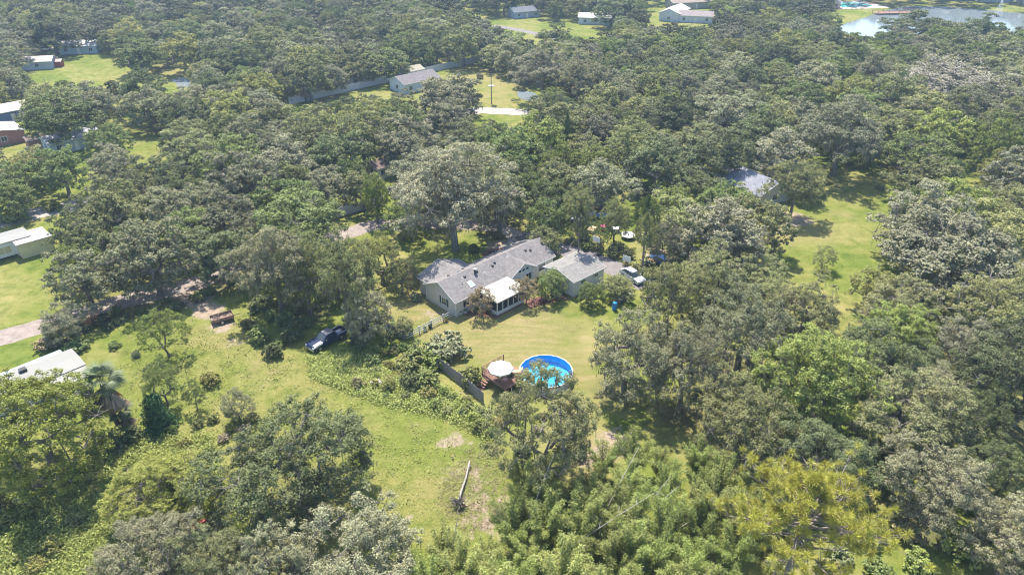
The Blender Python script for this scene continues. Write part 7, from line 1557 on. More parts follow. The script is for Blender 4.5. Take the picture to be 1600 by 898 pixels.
fence('plank_fence', 'weathered grey plank fence left of the pool deck', [(-9.77, 72.17), (-6.51, 68.57), (-3.45, 64.85)], 1.7, 2.3, OLDWOOD, 'plank')
fence('plank_fence', 'dark plank fence stub beside the white rail fence end', [(-17.83, 80.52), (-14.8, 78.31)], 1.6, 2.3, OLDWOOD, 'plank')
fence('pool_fence', 'rusty red fence round the turquoise swimming pool', [(158.08, 360.77), (173.16, 362.72), (199.12, 394.55)], 1.5, 2.4, plain('rust_red', (.36, .14, .12), .7), 'rail')
# ------------------------------------------------------------------ vehicles
def prof(mb, poly, y0, y1, mi=0, t=0.0):
    """side profile (x,z) swept across the width; the top vertices may lean in by t"""
    zs = [z for _, z in poly]; lo, hi = min(zs), max(zs); n_ = len(poly)
    sh = lambda z: t*(z-lo)/(hi-lo+1e-6)
    return mb.add([(x, y0+sh(z), z) for x, z in poly]+[(x, y1-sh(z), z) for x, z in poly], [tuple(range(n_))[::-1], tuple(range(n_, 2*n_))]+[(i, (i+1) % n_, n_+(i+1) % n_, n_+i)[::1] for i in range(n_)], mi)
def wheel(parent, x, y, r, wd):
    w_ = part('wheel', MB().lathe([(r*.62, -wd/2), (r*.95, -wd/2), (r, -wd*.3), (r, wd*.3), (r*.95, wd/2), (r*.62, wd/2)], 18).mesh('wheel', RUBBER, True), parent, None, (x, y, r), (PI/2, 0, 0))
    part('rim', MB().lathe([(.001, -wd*.3), (r*.6, -wd*.42), (r*.63, -wd*.4), (r*.63, wd*.4), (r*.6, wd*.42), (.001, wd*.3)], 12).mesh('rim', plain('rim_metal', (.5, .5, .52), .3, .5, .8)), w_)
def paint(name, c, rough=.25):
    m_, n_, b_ = mat(name); b_.inputs['Base Color'].default_value = (*c, 1); b_.inputs['Roughness'].default_value = rough; b_.inputs['Coat Weight'].default_value = .6; b_.inputs['Coat Roughness'].default_value = .08
    return m_
NAVY = paint('navy_paint', (.012, .025, .075)); SILV = paint('silver_paint', (.5, .52, .53), .3)
t = thing('pickup_truck', 'dark navy pickup truck with one white front fender parked on the grass', 'pickup truck', (-25.54, 77.69), -2.271)
arch = lambda cx, r: [(cx+r*math.cos(a), .38+r*math.sin(a)) for a in np.linspace(0, PI, 7)]
body = [(-2.85, .5), (-2.85, 1.08), (2.2, 1.08), (2.75, .98), (2.88, .8), (2.88, .45)]+arch(1.85, .47)+arch(-1.75, .47)
prof(MB(), body, -.95, -.72, 0, .02).build('body_side', NAVY, t); prof(MB(), body, .72, .95, 0, .02).build('body_side', NAVY, t)
MB().box(-2.8, 2.8, -.719, .719, .45, .68).build('chassis', DARK, t)
prof(MB(), [(.95, .7), (.95, 1.14), (2.15, 1.12), (2.72, 1.0), (2.86, .8), (2.86, .5), (2.4, .5)], -.718, .718).build('hood', NAVY, t)
prof(MB(), [(-1.05, 1.082), (-.95, 1.68), (-.8, 1.76), (.35, 1.76), (.5, 1.7), (1.12, 1.082)], -.9, .9, 0, .16).build('cab', NAVY, t)
prof(MB(), [(-.82, 1.762), (-.8, 1.80), (.3, 1.80), (.4, 1.762)], -.7, .7, 0, .05).build('cab_roof', plain('faded_roof', (.2, .19, .21), .5, .4, 0, .25, 4), t)
MB().slab([(1.13, -.72, 1.14), (1.13, .72, 1.14), (.54, .62, 1.7), (.54, -.62, 1.7)], -.012).build('windscreen', glassm('car_glass', (.05, .06, .06)), t)
MB().slab([(-1.055, .72, 1.16), (-1.055, -.72, 1.16), (-.965, -.62, 1.64), (-.965, .62, 1.64)], -.012).build('rear_window', GLASS, t)
for s in (-1, 1):
    for x0, x1 in ((.05, .78), (-.78, -.02)):
        zt = 1.62; MB().add([(x0, s*.885, 1.16), (x1, s*.885, 1.16), (min(x1, .42), s*.79, zt), (x0, s*.79, zt), (x0, s*.87, 1.16), (x1, s*.87, 1.16)], [(0, 1, 2, 3)]).build('side_window', GLASS, t)
    MB().box(2.8, 2.9, s*.78-.13, s*.78+.13, .72, .92).build('headlight', plain('lamp_lens', (.7, .72, .75), .2), t); MB().box(-2.88, -2.84, s*.84-.08, s*.84+.08, .7, 1.0).build('tail_light', plain('red_lens', (.4, .02, .02), .2), t)
    MB().box(.7, .85, s*1.08-.1, s*1.08+.1, 1.12, 1.3).build('mirror', DARK, t)
MB().box(-2.8, -1.08, -.718, .718, .681, .72).build('bed_floor', DARK, t); MB().box(-2.86, -2.8, -.718, .718, .6, 1.08).build('tailgate', NAVY, t)
for y in (-.9, .8): MB().box(-2.83, -1.1, y, y+.1, 1.082, 1.11).build('bed_rail', plain('pale_rail', (.5, .5, .58), .4), t)
MB().box(2.84, 3.0, -.95, .95, .42, .62).build('bumper', plain('chrome', (.5, .5, .52), .2, .5, .9), t); MB().box(-3.0, -2.87, -.95, .95, .42, .6).build('bumper', MC['chrome'], t)
prof(MB(), [(1.35, .9), (1.35, 1.1), (2.2, 1.1), (2.77, .99), (2.84, .85), (2.3, .82)], .9, .965).build('fender', plain('white_fender', (.75, .72, .75), .4), t)
prof(MB(), [(1.3, 1.125), (1.3, 1.14), (2.15, 1.132), (2.6, 1.04), (2.58, 1.02)], .4, .94).build('fender_top', MC['white_fender'], t)
MB().box(-2.3, -1.6, -.3, .3, .722, .95).build('toolbox', plain('pale_crate', (.5, .5, .6), .5), t)
for x in (1.85, -1.75):
    for y in (-.84, .84): wheel(t, x, y, .38, .24)
def sedan(name, label, pos, yaw, m_):
    c_ = thing(name, label, 'car', pos, yaw)
    prof(MB(), [(-2.25, .4), (-2.3, .75), (-2.2, .98), (-1.2, 1.02), (1.0, .98), (2.0, .86), (2.3, .68), (2.28, .35)]+[(1.4+.37*math.cos(a), .33+.37*math.sin(a)) for a in np.linspace(0, PI, 7)]+[(-1.4+.37*math.cos(a), .33+.37*math.sin(a)) for a in np.linspace(0, PI, 7)], -.9, .9, 0, .07).build('body', m_, c_)
    prof(MB(), [(-2.0, .98), (-1.35, 1.44), (-1.0, 1.52), (.1, 1.52), (.35, 1.46), (1.15, .98)], -.82, .82, 0, .2).build('cabin', GLASS, c_)
    prof(MB(), [(-1.36, 1.455), (-1.0, 1.535), (.1, 1.535), (.36, 1.475)], -.63, .63, 0, .03).build('car_roof', m_, c_)
    for s in (-1, 1):
        for x0, x1, z1 in ((-.1, -.02, 1.5),): MB().add([(x0, s*.825, .98), (x1, s*.825, .98), (x1, s*.64, z1), (x0, s*.64, z1)], [(0, 1, 2, 3)]).build('pillar', m_, c_)
        MB().box(2.1, 2.3, s*.66-.17, s*.66+.17, .62, .76).build('headlight', MC['lamp_lens'], c_); MB().box(-2.31, -2.24, s*.68-.16, s*.68+.16, .72, .9).build('tail_light', MC['red_lens'], c_); MB().box(.7, .85, s*.98-.09, s*.98+.09, .95, 1.08).build('mirror', m_, c_)
        for x in (1.4, -1.4): wheel(c_, x, s*.82, .33, .2)
    return c_
sedan('car', 'silver sedan parked on the driveway beside the garage', (19.32, 95.25), -1.033, SILV)
sedan('car', 'small white car on the left track near the far left lawn', (-175.27, 267.35), .3, paint('white_car', (.7, .7, .72)))
sedan('car', 'dark blue car in tree shade beyond the basketball hoop', (24.59, 100.38), 2.2, paint('blue_car', (.02, .06, .16)))
# boat on a trailer, half under its cover
bt = thing('motor_boat', 'white motor boat with blue cover parked under the trees behind the garage', 'boat', (13.46, 116.87), math.radians(38))
hull = MB(); secs = [(-2.8, .95, 1.0), (-1, 1.05, 1.05), (1, .95, 1.1), (2.3, .5, 1.25), (3.0, .04, 1.35)]
for (x0, w0, h0), (x1, w1, h1) in zip(secs[:-1], secs[1:]):
    for s in (-1, 1): hull.add([(x0, 0, .45), (x1, 0, .5), (x1, s*w1*.8, .75), (x0, s*w0*.8, .7)], [(0, 1, 2, 3)]); hull.add([(x0, s*w0*.8, .7), (x1, s*w1*.8, .75), (x1, s*w1, h1), (x0, s*w0, h0)], [(0, 1, 2, 3)])
hull.add([(-2.8, -.95, 1.0), (-2.8, .95, 1.0), (-2.8, .76, .7), (-2.8, 0, .45), (-2.8, -.76, .7)], [(0, 1, 2, 3, 4)])
hull.build('hull', TRIM, bt); cv = MB()
for (x0, w0, h0), (x1, w1, h1) in zip(secs[:-1], secs[1:]):
    for s in (-1, 1): cv.add([(x0, s*w0, h0+.01), (x1, s*w1, h1+.01), (x1, 0, h1+.25*(x1 < 2.9)), (x0, 0, h0+.35)], [(0, 1, 2, 3)])
cv.build('cover', plain('boat_cover', (.4, .48, .6), .8, .2, 0, .3, 2), bt); MB().box(-3.1, -2.82, -.2, .2, .5, 1.35).build('outboard_motor', DARK, bt)
MB().box(-2.5, 3.6, -.05, .05, .3, .42).box(-1.4, -1.2, -1, 1, .3, .4).build('trailer_frame', DARK, bt)
for s in (-1, 1): wheel(bt, -1.3, s*1.0, .3, .18)
b2 = thing('jet_ski', 'blue and white jet ski beside the covered boat', 'jet ski', (17.35, 118.29), math.radians(-20))
prof(MB(), [(-1.5, .35), (-1.5, .75), (-.4, .8), (.2, 1.0), (.7, .95), (1.6, .65), (1.3, .35)], -.5, .5, 0, .22).build('hull', paint('jet_blue', (.08, .25, .6)), b2); MB().box(-1.1, .1, -.2, .2, .82, 1.05).build('seat', TRIM, b2); MB().tube([(.45, -.4, 1.25), (.4, 0, 1.15), (.45, .4, 1.25)], [.03, .04, .03], 6).build('handlebar', DARK, b2)

# ------------------------------------------------------------------ yard things
def hoop(label, pos, rz):
    o = thing('basketball_hoop', label, 'basketball hoop', pos, rz)
    MB().tube([(0, 0, 0), (0, 0, 2.6), (.5, 0, 3.1)], [.07, .06, .05], 8).build('pole', DARK, o); MB().prism([(-.6, -.4), (.3, -.4), (.3, .4), (-.6, .4)], 0, .18).build('base', DARK, o)
    MB().box(.52, .56, -.7, .7, 2.75, 3.75).build('backboard', TRIM, o)
    k = [(.8+.23*math.cos(a), .23*math.sin(a), 3.0) for a in np.linspace(0, 2*PI, 15)]; MB().tube(k, [.012]*15, 4).build('rim', plain('orange_rim', (.6, .18, .04), .5), o)
    return o
hoop('basketball hoop with white backboard behind the driveway hedge', (14.53, 103.33), -2.3); hoop('low portable basketball hoop behind the silver car', (18.58, 96.49), -2.2)
br = thing('barrel', 'tall bright blue barrel at the corner of the back lawn', 'barrel', (15.27, 86.09))
BLUE = plain('blue_plastic', (.02, .2, .55), .4, .4, 0, .08); MB().lathe([(.01, 0), (.33, 0), (.36, .3), (.34, .34), (.37, .62), (.34, .66), (.36, 1.0), (.33, 1.2)], 16).build('body', BLUE, br, True); MB().lathe([(.34, 1.19), (.35, 1.24), (.01, 1.26)], 16).build('lid', BLUE, br, True)
o = thing('woodpile', 'low grey timber stack beside the blue barrel', 'timber', (17.13, 89.18), math.radians(40))
for k in range(4):
    for j in range(2): MB().box(-1.6, 1.6+.2*(k % 2), -.5+k*.26, -.28+k*.26, .02+j*.22, .22+j*.22).build('beam', OLDWOOD, o)
def pallet(o, z, m_):
    for k in range(6): MB().box(-.6, .6, -.55+k*.2, -.42+k*.2, z+.10, z+.125).build('slat', m_, o)
    for x in (-.55, 0, .5): MB().box(x, x+.07, -.55, .58, z, z+.098).build('runner', m_, o)
o = thing('pallet_stack', 'pale grey wooden pallets lying in the weeds below the dark pickup', 'pallets', (-17.22, 68.44), math.radians(35))
PALE = plain('pale_wood', (.5, .46, .46), .9, .1, 0, .25, 3)
for z in (.02, .17, .32): pallet(o, z, PALE)
o2 = thing('pallet_stack', 'second single pallet resting beside the pallet stack', 'pallets', (-18.29, 68.06), math.radians(50)); pallet(o2, .02, PALE)
o = thing('utility_trailer', 'reddish wooden utility trailer at the end of the gravel patch', 'trailer', (-42.06, 83.15), math.radians(32))
RW = plain('red_timber', (.3, .2, .16), .85, .15, 0, .35, 2)
for k in range(9): MB().box(-1.5, 1.5, -.8+k*.178, -.64+k*.178, .5, .54).build('plank', RW, o)
MB().box(-1.5, 1.5, -.85, -.805, .45, .95).build('side_board', RW, o); MB().box(-1.5, 1.5, .805, .85, .45, .95).build('side_board', RW, o); MB().box(1.5, 1.55, -.8, .8, .45, .95).build('front_board', RW, o); MB().tube([(1.5, 0, .45), (2.6, 0, .4)], [.05, .04], 6).build('drawbar', DARK, o)
for s in (-1, 1): wheel(o, -.2, s*1.0, .32, .18)
for k in range(14):
    x, y = random.uniform(-1.3, 1.2), random.uniform(-.6, .6); a = random.uniform(0, 3); MB().tube([(x, y, .62+k*.02), (x+.6*math.cos(a), y+.6*math.sin(a), .66+k*.025)], [.06, .04], 6).build('branch', BARK, o)
o = thing('container', 'rust-orange metal container beside the left dirt road', 'container', (-60.6, 82.48), math.radians(38))
OR = ribbed('rust_orange', (.42, .2, .1), 'X', 3.0); MB().box(-1.25, 1.25, -.8, .8, .1, 1.5).build('body', OR, o); MB().box(-1.3, 1.3, -.85, .85, 1.5, 1.58).build('lid', plain('rusty_lid', (.4, .28, .2), .8, .2, 0, .3), o); MB().box(-.05, .05, -.83, -.802, .2, 1.45).build('door_seam', DARK, o); MB().box(.15, .22, -.86, -.804, .3, 1.3).build('lock_bar', DARK, o)
o = thing('kayak', 'red kayak lying in the brush at the bottom left', 'kayak', (-31.37, 45.74), math.radians(52))
mb = MB(); sx = np.linspace(-1, 1, 11)
rings = [[(x*1.7, .36*math.sqrt(max(0, 1-x*x))*math.cos(a), .25+.2*math.sqrt(max(0, 1-abs(x)**3))*math.sin(a)+.1*x*x) for a in np.linspace(0, 2*PI, 11)[:-1]] for x in sx]
mb.add([v for r in rings for v in r], [(i*10+j, i*10+(j+1) % 10, (i+1)*10+(j+1) % 10, (i+1)*10+j) for i in range(10) for j in range(10)]).build('hull', plain('red_plastic', (.5, .03, .04), .35), o, True)
MB().lathe([(.3, .46), (.34, .5), (.26, .47)], 14).build('cockpit_rim', DARK, o)
o = thing('tarp', 'crumpled dark blue tarp in shade at the left edge', 'tarp', (-50.47, 49.54))
k = 14; vs = [((i/k-.5)*2.6+random.uniform(-.1, .1), (j/k-.5)*1.9+random.uniform(-.1, .1), .08+.4*max(0, 1-((i/k-.5)**2+(j/k-.5)**2)*4.4)*random.uniform(.5, 1.2)) for i in range(k+1) for j in range(k+1)]
MB().add(vs, [(i*(k+1)+j, (i+1)*(k+1)+j, (i+1)*(k+1)+j+1, i*(k+1)+j+1) for i in range(k) for j in range(k)]).build('sheet', plain('blue_tarp', (.03, .08, .28), .4, .5, 0, .3, 3), o)
# flower pots, hydrant-like post, mulch bed
for k, (q, lab) in enumerate((((-7.65, 84.86), 'white flower pot nearest the house corner'), ((-6.91, 85.21), 'second white flower pot along the house wall'), ((-12.37, 80.52), 'white planter box on the white rail fence'), ((-11.72, 81.33), 'dark planter on the white rail fence'), ((-9.57, 82.98), 'terracotta pot on the white rail fence'))):
    m_ = (TRIM, TRIM, TRIM, DARK, plain('terracotta', (.5, .25, .12), .8))[k]; o = thing('flower_pot', lab, 'flower pot', q)
    MB().lathe([(.01, .01), (.2, .01), (.28, .42), (.3, .44), (.24, .44), (.22, .36), (.01, .36)], 12).build('pot', m_, o)
    n_ = 60; Pt = rng.normal(size=(n_, 3))*np.array([.17, .17, .12])+np.array([0, 0, .58]); f_ = part('plant', quads_mesh('plant', leaf_quads(Pt, rng.normal(size=(n_, 3))+np.array([0, 0, .6]), rng.uniform(.06, .13, n_), rng), LEAF, rng.uniform(0, 1, n_)), o, (.12, .18, .04))
def bed(label, pts, col, n_=900):
    o = thing('flower_bed', label, 'flower bed', pts[0]); x0, y0 = pts[0]; q = [(x-x0, y-y0) for x, y in pts]
    MB().prism(q, .004, .06).build('mulch', plain('red_mulch', (.2, .11, .08), .95, .1, 0, .35, 4), o)
    A = np.array(q); wt = rng.dirichlet(np.ones(len(q)), n_); Pt = np.concatenate([wt@A, rng.uniform(.1, .5, (n_, 1))], 1)
    part('flowers', quads_mesh('flowers', leaf_quads(Pt, rng.normal(size=(n_, 3))+np.array([0, 0, .8]), rng.uniform(.06, .14, n_), rng), LEAF, rng.uniform(0, 1, n_)), o, col)['kind'] = 'stuff'
bed('red mulch bed along the front wall and porch', [(-7.39, 85.21), (-5.51, 85.56), (-2.64, 84.69), (1.16, 88.07), (1.55, 87.52), (-2.34, 83.83), (-5.18, 84.52), (-6.78, 84.52)], (.2, .09, .05), 300)
bed('purple and red flower bed between the porch and the garage', [(1.75, 88.62), (4.93, 90.12), (7.92, 90.5), (8.6, 88.99), (5.83, 88.25), (2.68, 86.44)], (.3, .13, .17), 900)
bed('fallen leaves and shrubs bed along the driveway behind the house', [(-5.26, 103.8), (-3.88, 105.46), (-1.11, 105.94), (-2.74, 103.57), (-4.88, 102.18)], (.28, .2, .16), 700)
# uprooted log
o = thing('fallen_log', 'uprooted pale log with a ball of roots at its lower end', 'log', (-5.44, 48.95), 1.43)
mb = MB(); mb.tube([(0, 0, .5), (1.5, .05, .42), (3.5, -.05, .34), (6.0, .05, .3)], [.15, .12, .1, .08], 9); mb.build('trunk', PALEBARK, o, True)
for k in range(5): x = 1.2+k*.9; MB().tube([(x, 0, .42-.03*k), (x+.12, 0, .42-.03*k)], [.132-.009*k, .128-.009*k], 9).build('bark_ring', BARK, o)
rt = MB()
for k in range(46):
    dr = unit(rng.normal(size=(1, 3)))[0]; dr[0] = -abs(dr[0])*.6; L = rng.uniform(.6, 1.35); c0 = Vector((-.05, 0, .55)); p1 = c0+Vector(dr)*L*.6; p2 = c0+Vector(dr)*L+Vector(rng.normal(size=3)*.25)
    p1.z = max(p1.z, .05); p2.z = max(p2.z, .05); rt.tube([c0, p1, p2], [.09, .05, .02], 5)
rt.build('root_ball', BARK, o)
MB().lathe([(.01, 0), (.22, 0), (.24, .3), (.2, .34), (.01, .34)], 12).build('stump', DARK, thing('stump', 'small dark stump at the upper end of the uprooted log', 'stump', (-4.67, 54.12)))
# trampoline-like white round table, tarps and junk behind the garage
o = thing('trampoline', 'small round white-padded trampoline under the trees behind the garage', 'trampoline', (20.74, 109.91))
MB().lathe([(1.0, .7), (1.3, .72), (1.3, .66), (1.0, .66), (1.0, .7)], 20).build('pad', TRIM, o); MB().lathe([(1.0, .68), (.01, .66)], 20).build('mat', plain('mesh_grey', (.35, .36, .4), .7), o)
for k in range(6): a = k*PI/3; MB().tube([(1.15*math.cos(a), 1.15*math.sin(a), 0), (1.15*math.cos(a), 1.15*math.sin(a), .66)], [.03, .03], 6).build('leg', DARK, o)
def crate(label, q, sx_, sy_, sz_, m_, rz):
    o = thing('storage_box', label, 'box', q, rz); MB().box(-sx_/2, sx_/2, -sy_/2, sy_/2, 0, sz_).build('body', m_, o); MB().box(-sx_/2-.04, sx_/2+.04, -sy_/2-.04, sy_/2+.04, sz_+.002, sz_+.1).build('lid', m_, o)
    for s in (-1, 1): MB().box(s*sx_/2-.02, s*sx_/2+.02, -.15, .15, sz_*.55, sz_*.7).build('handle', DARK, o)
crate('magenta storage box under the trees behind the garage', (17.01, 113.31), 1.6, 1.1, .8, plain('magenta', (.5, .05, .2), .5), .4); crate('orange bin at the hedge end beyond the silver car', (23.09, 100.38), 1.5, .9, .6, plain('orange_bin', (.6, .26, .08), .6), .8)
crate('tan box beside the magenta storage box', (14.58, 112.51), 1.8, 1.2, .6, plain('tan_box', (.55, .4, .25), .8), 1.0); crate('grey-white box in the yard behind the hoop', (18.9, 112.51), 1.3, 1.0, .7, plain('offwhite_box', (.6, .6, .6), .7), .2)
# pond side: swimming pool, pier, fountain
o = thing('swimming_pool', 'turquoise rectangular swimming pool at the top right', 'pool', (174.46, 376.96), .18)
MB().box(-14, 14, -12, 12, .005, .05).build('paving', plain('pool_paving', (.55, .5, .46), .8), o); MB().box(-9.2, 9.2, -7.2, 7.2, .052, .09).build('coping', TRIM, o)
PW, n, b = mat('bright_pool'); b.inputs['Base Color'].default_value = (.1, .55, .55, 1); b.inputs['Roughness'].default_value = .08
MB().box(-8.9, 8.9, -6.9, 6.9, .07, .095).build('water', PW, o)
o = thing('pier', 'red-brown timber pier standing in the pond', 'pier', (184.23, 349.44), .12)
for k in range(30): x = -11+22*k/30; MB().box(x+.02, x+.71, -2.6, 2.6, .7, .76).build('plank', WOODR, o)
for x in (-10.8, -5.4, 0, 5.3, 10.6):
    for y in (-2.5, 2.4): MB().box(x, x+.18, y, y+.18, -.5, 1.9).build('post', WOODR, o)
for y in (-2.45, 2.45):
    for z in (1.2, 1.75): MB().box(-10.9, 10.9, y-.03, y+.03, z, z+.09).build('rail', WOODR, o)
o = thing('fountain', 'white water jet fountain in the pond', 'fountain', (228.36, 342.24))
MB().lathe([(.01, .05), (1.0, .03), (1.1, .35), (.01, .4)], 14).build('float', DARK, o); m, n, b = mat('spray'); b.inputs['Base Color'].default_value = (.8, .82, .85, 1); b.inputs['Roughness'].default_value = 1
n_ = 900; zz = rng.uniform(0, 1, n_)**1.3; rr = (1-zz)*2.2*rng.uniform(0, 1, n_)**.5+.1; aa = rng.uniform(0, 6.28, n_)
sp = part('spray', quads_mesh('spray', leaf_quads(np.stack([rr*np.cos(aa), rr*np.sin(aa), zz*8+.3], 1), rng.normal(size=(n_, 3)), rng.uniform(.05, .14, n_), rng), m, None), o)
# utility pole near the road bend
o = thing('utility_pole', 'thin utility pole on the lawn by the pale road bend', 'utility pole', (-5.88, 195.86)); MB().tube([(0, 0, -.2), (0, 0, 9)], [.15, .1], 8).build('pole', BARK, o); MB().box(-1.1, 1.1, -.06, .06, 8.2, 8.35).build('crossarm', BARK, o); MB().lathe([(.01, 5.2), (.9, 5.1), (.95, 5.0), (.01, 5.0)], 14).build('lamp', plain('lamp_grey', (.4, .38, .36), .5), o)

# ------------------------------------------------------------------ palm with a skirt of dead fronds
def fan_mesh(name, dead, rg):
    Q, T = [], []; pl_ = .75; nb = 17
    for k in range(nb):
        a = (k/(nb-1)-.5)*(2.6 if not dead else .9); L = (1.1-.3*abs(a)) if not dead else 1.25
        d_ = np.array([math.cos(a), math.sin(a), 0]); p0 = np.array([pl_, 0, .06]); p1 = p0+d_*L*.55+np.array([0, 0, .03]); p2 = p0+d_*L+np.array([0, 0, -.34*L*(1 if not dead else .3)]); s_ = np.cross(d_, [0, 0, 1])*.05
        Q += [[p0-s_*.3, p0+s_*.3, p1+s_, p1-s_], [p1-s_, p1+s_, p2+s_*.1, p2-s_*.1]]; t_ = rg.uniform(0, 1); T += [t_, t_]
    s_ = np.array([0, .03, 0]); Q.append([-s_, s_, np.array([pl_, 0, .06])+s_*.6, np.array([pl_, 0, .06])-s_*.6]); T.append(.5)
    return quads_mesh(name, np.array(Q), LEAF, T)
def palm(label, pos, ht, s=1.0, skirt=True):
    o = thing('palm_tree', label, 'palm', pos, random.uniform(0, 6)); rg = np.random.default_rng(int(ht*100))
    mb = MB(); mb.tube([(0, 0, -.2), (.05, 0, ht*.5), (0, .08, ht)], [.28, .22, .24], 9); mb.build('trunk', BARK, o, True)
    g_, d_ = fan_mesh('frond', False, rg), fan_mesh('dead_frond', True, rg)
    for k in range(30):
        e = rg.uniform(-.35, 1.25); f = part('frond', g_, o, (.16, .19, .1), (0, 0, ht+.05*k/30), (0, -e, k*2.4+rg.normal()*.2)); f.scale = (s*1.25,)*3
    if skirt:
        for k in range(34):
            e = rg.uniform(-1.5, -.75); f = part('dead_frond', d_, o, (.33, .24, .17), (0, 0, ht-.15-rg.uniform(0, 1.1)), (0, -e, k*2.4+rg.normal()*.3)); f.scale = (s*1.3,)*3
palm('shaggy cabbage palm with a brown skirt of dead fronds beside the white trailer home', (-45.97, 60.51), 6.6, 1.2)
palm('palm tree just beyond the right end of the long white fence', (-2.71, 248.29), 6.5, 1.6, False)
palm('small bushy palm at the foot of the shaggy cabbage palm', (-45.44, 60.95), 2.0, .8)
palm('palm rising behind the teal-roofed house trees', (-59.82, 198.52), 4.5, 1.0)

# ------------------------------------------------------------------ trees: meshes once, then every tree a thing of its own
VAR = {
 'oakfine': [make_oak(100+i, 125, 520, .1, (.85, 1.5), .15, .42, -.4, moss=500) for i in range(5)],
 'oak': [make_oak(200+i, 100, 280, .16, (.95, 1.7), .15, .42, -.4, moss=200) for i in range(7)],
 'roundfine': [make_oak(300+i, 190, 480, .1, (.8, 1.3), .0, .42, -.5, .4, 0, .8, .2) for i in range(2)],
 'round': [make_oak(400+i, 110, 280, .16, (.9, 1.45), .03, .45, -.5, .4, 0, .8, .2) for i in range(4)],
 'sparse': [make_oak(500+i, 125, 620, .085, (.75, 1.3), .1, .5, -.4, .32, 60, .75, .2, .22) for i in range(4)],
 'bare': [make_oak(600, 240, 70, .11, (.6, 1.2), .1, .45, -.3, .5, 1200)],
 'tall': [make_oak(650+i, 120, 480, .105, (.9, 1.55), .08, .48, -.2, .34, 900, .62, .25, .34) for i in range(3)],
 'cone': [make_cone(700)],
 'pine': [make_pine(800, 4.5, REF_H, 9, 46, .55, .7, 2)],
}
def grow(kind, x, y, R, H, col, label, group=None, name=None, fine=False):
    key = kind+'fine' if fine and kind+'fine' in VAR else kind
    tm, lm, mm = random.choice(VAR[key])
    nm = name or {'oak': 'live_oak', 'tall': 'live_oak', 'sparse': 'oak_tree', 'round': 'broadleaf_tree', 'bare': 'bare_oak', 'cone': 'evergreen_tree', 'pine': 'pine_tree'}[kind]
    o = thing(nm, label, 'tree', (x, y, 0), random.uniform(0, 6.283), group)
    rr = REF_R if kind != 'pine' else 4.5
    sc = (R/rr, R/rr*random.uniform(.92, 1.08), H/REF_H)
    jb, jg = random.uniform(.85, 1.15), random.uniform(.98, 1.06); c_ = (col[0]*jb, col[1]*jb*jg, col[2]*jb*random.uniform(.9, 1.05))
    for nm_, me_ in (('trunk', tm), ('crown', lm), ('hanging_moss', mm)):
        if me_ is None or (nm_ == 'hanging_moss' and math.hypot(x, y) > 175): continue
        q = part(nm_, me_, o, c_ if nm_ == 'crown' else (.26, .25, .2)); q.scale = sc
        if nm_ == 'hanging_moss': q['kind'] = 'stuff'
    return o
for kind, x, y, R, H, cname, label in TREES:
    grow(kind, x, y, R, H, TCOL[cname], label, 'live oaks of the wooded land' if kind in ('oak', 'tall') else ('broadleaf trees between the oaks' if kind == 'round' else None), None, math.hypot(x, y) < 100)
# the far wood beyond: one mass
Vs, Ts = [], []
base = [make_oak(900+i, 40, 26, .5, (1.3, 2.2), .1, moss=0)[1] for i in range(3)]
BV = []
for me_ in base:
    a = np.empty(len(me_.vertices)*3, np.float32); me_.vertices.foreach_get('co', a); BV.append(a.reshape(-1, 4, 3))
for x, y, R, H in FAR_WOOD:
    q = BV[rng.integers(0, 3)].copy(); a = rng.uniform(0, 6.28); ca, sa = math.cos(a), math.sin(a); q = q*np.array([R/REF_R, R/REF_R, H/REF_H])
    q = np.stack([q[..., 0]*ca-q[..., 1]*sa+x, q[..., 0]*sa+q[..., 1]*ca+y, q[..., 2]], -1); Vs.append(q); Ts.append(np.clip(rng.uniform(.2, .6)+rng.uniform(-.25, .35, len(q)), 0, 1))
fw = tag(part('far_wood', quads_mesh('far_wood', np.concatenate(Vs), LEAF, np.concatenate(Ts)), None, (.15, .15, .08)), 'far oak wood fading towards the top of the picture', 'wood', kind='stuff')

# big pine in the foreground
pt, pcr, _ = make_pine(41, 6.4, 15.0, 13, 90, .5, .6, 3, .06)
o = thing('pine_tree', 'big yellow-green pine with bare grey limbs in the lower right foreground', 'tree', (23.97, 38.44), 1.0); part('trunk', pt, o); part('crown', pcr, o, (.52, .49, .11))
# bamboo
BV_ = [make_bamboo(1000+i) for i in range(4)]
for x, y, s, label in BAMBOO:
    o = thing('bamboo_clump', label, 'bamboo', (x, y, 0), random.uniform(0, 6.28), 'bamboo grove at the bottom'); cm, fm = random.choice(BV_)
    k_ = random.uniform(.72, .98); c_ = tuple(v*k_ for v in random.choice(((.31, .345, .1), (.33, .35, .11), (.28, .33, .09))))
    for nm_, me_ in (('culms', cm), ('foliage', fm)): q = part(nm_, me_, o, c_); q.scale = (s, s, s)
DEADC = plain('dead_culm', (.48, .44, .4), .8, .2, 0, .2, 4)
for (x, y), a, tilt, L, label in DEADCULM:
    o = thing('dead_culm', label, 'bamboo', (x, y, 0), a); mb = MB(); pts = [(L*t*math.sin(tilt), 0, L*t*math.cos(tilt)-1.1*t*t) for t in np.linspace(0, 1, 8)]; mb.tube(pts, list(np.linspace(.055, .02, 8)), 6); mb.build('culm', DEADC, o)
    for k in range(8):
        t = .4+.07*k; i = min(6, int(t*7)); p0 = Vector(pts[i]); MB().tube([p0, p0+Vector((random.uniform(.1, .5), random.uniform(-.7, .7), random.uniform(.1, .6)))], [.02, .008], 4).build('twig', DEADC, o)
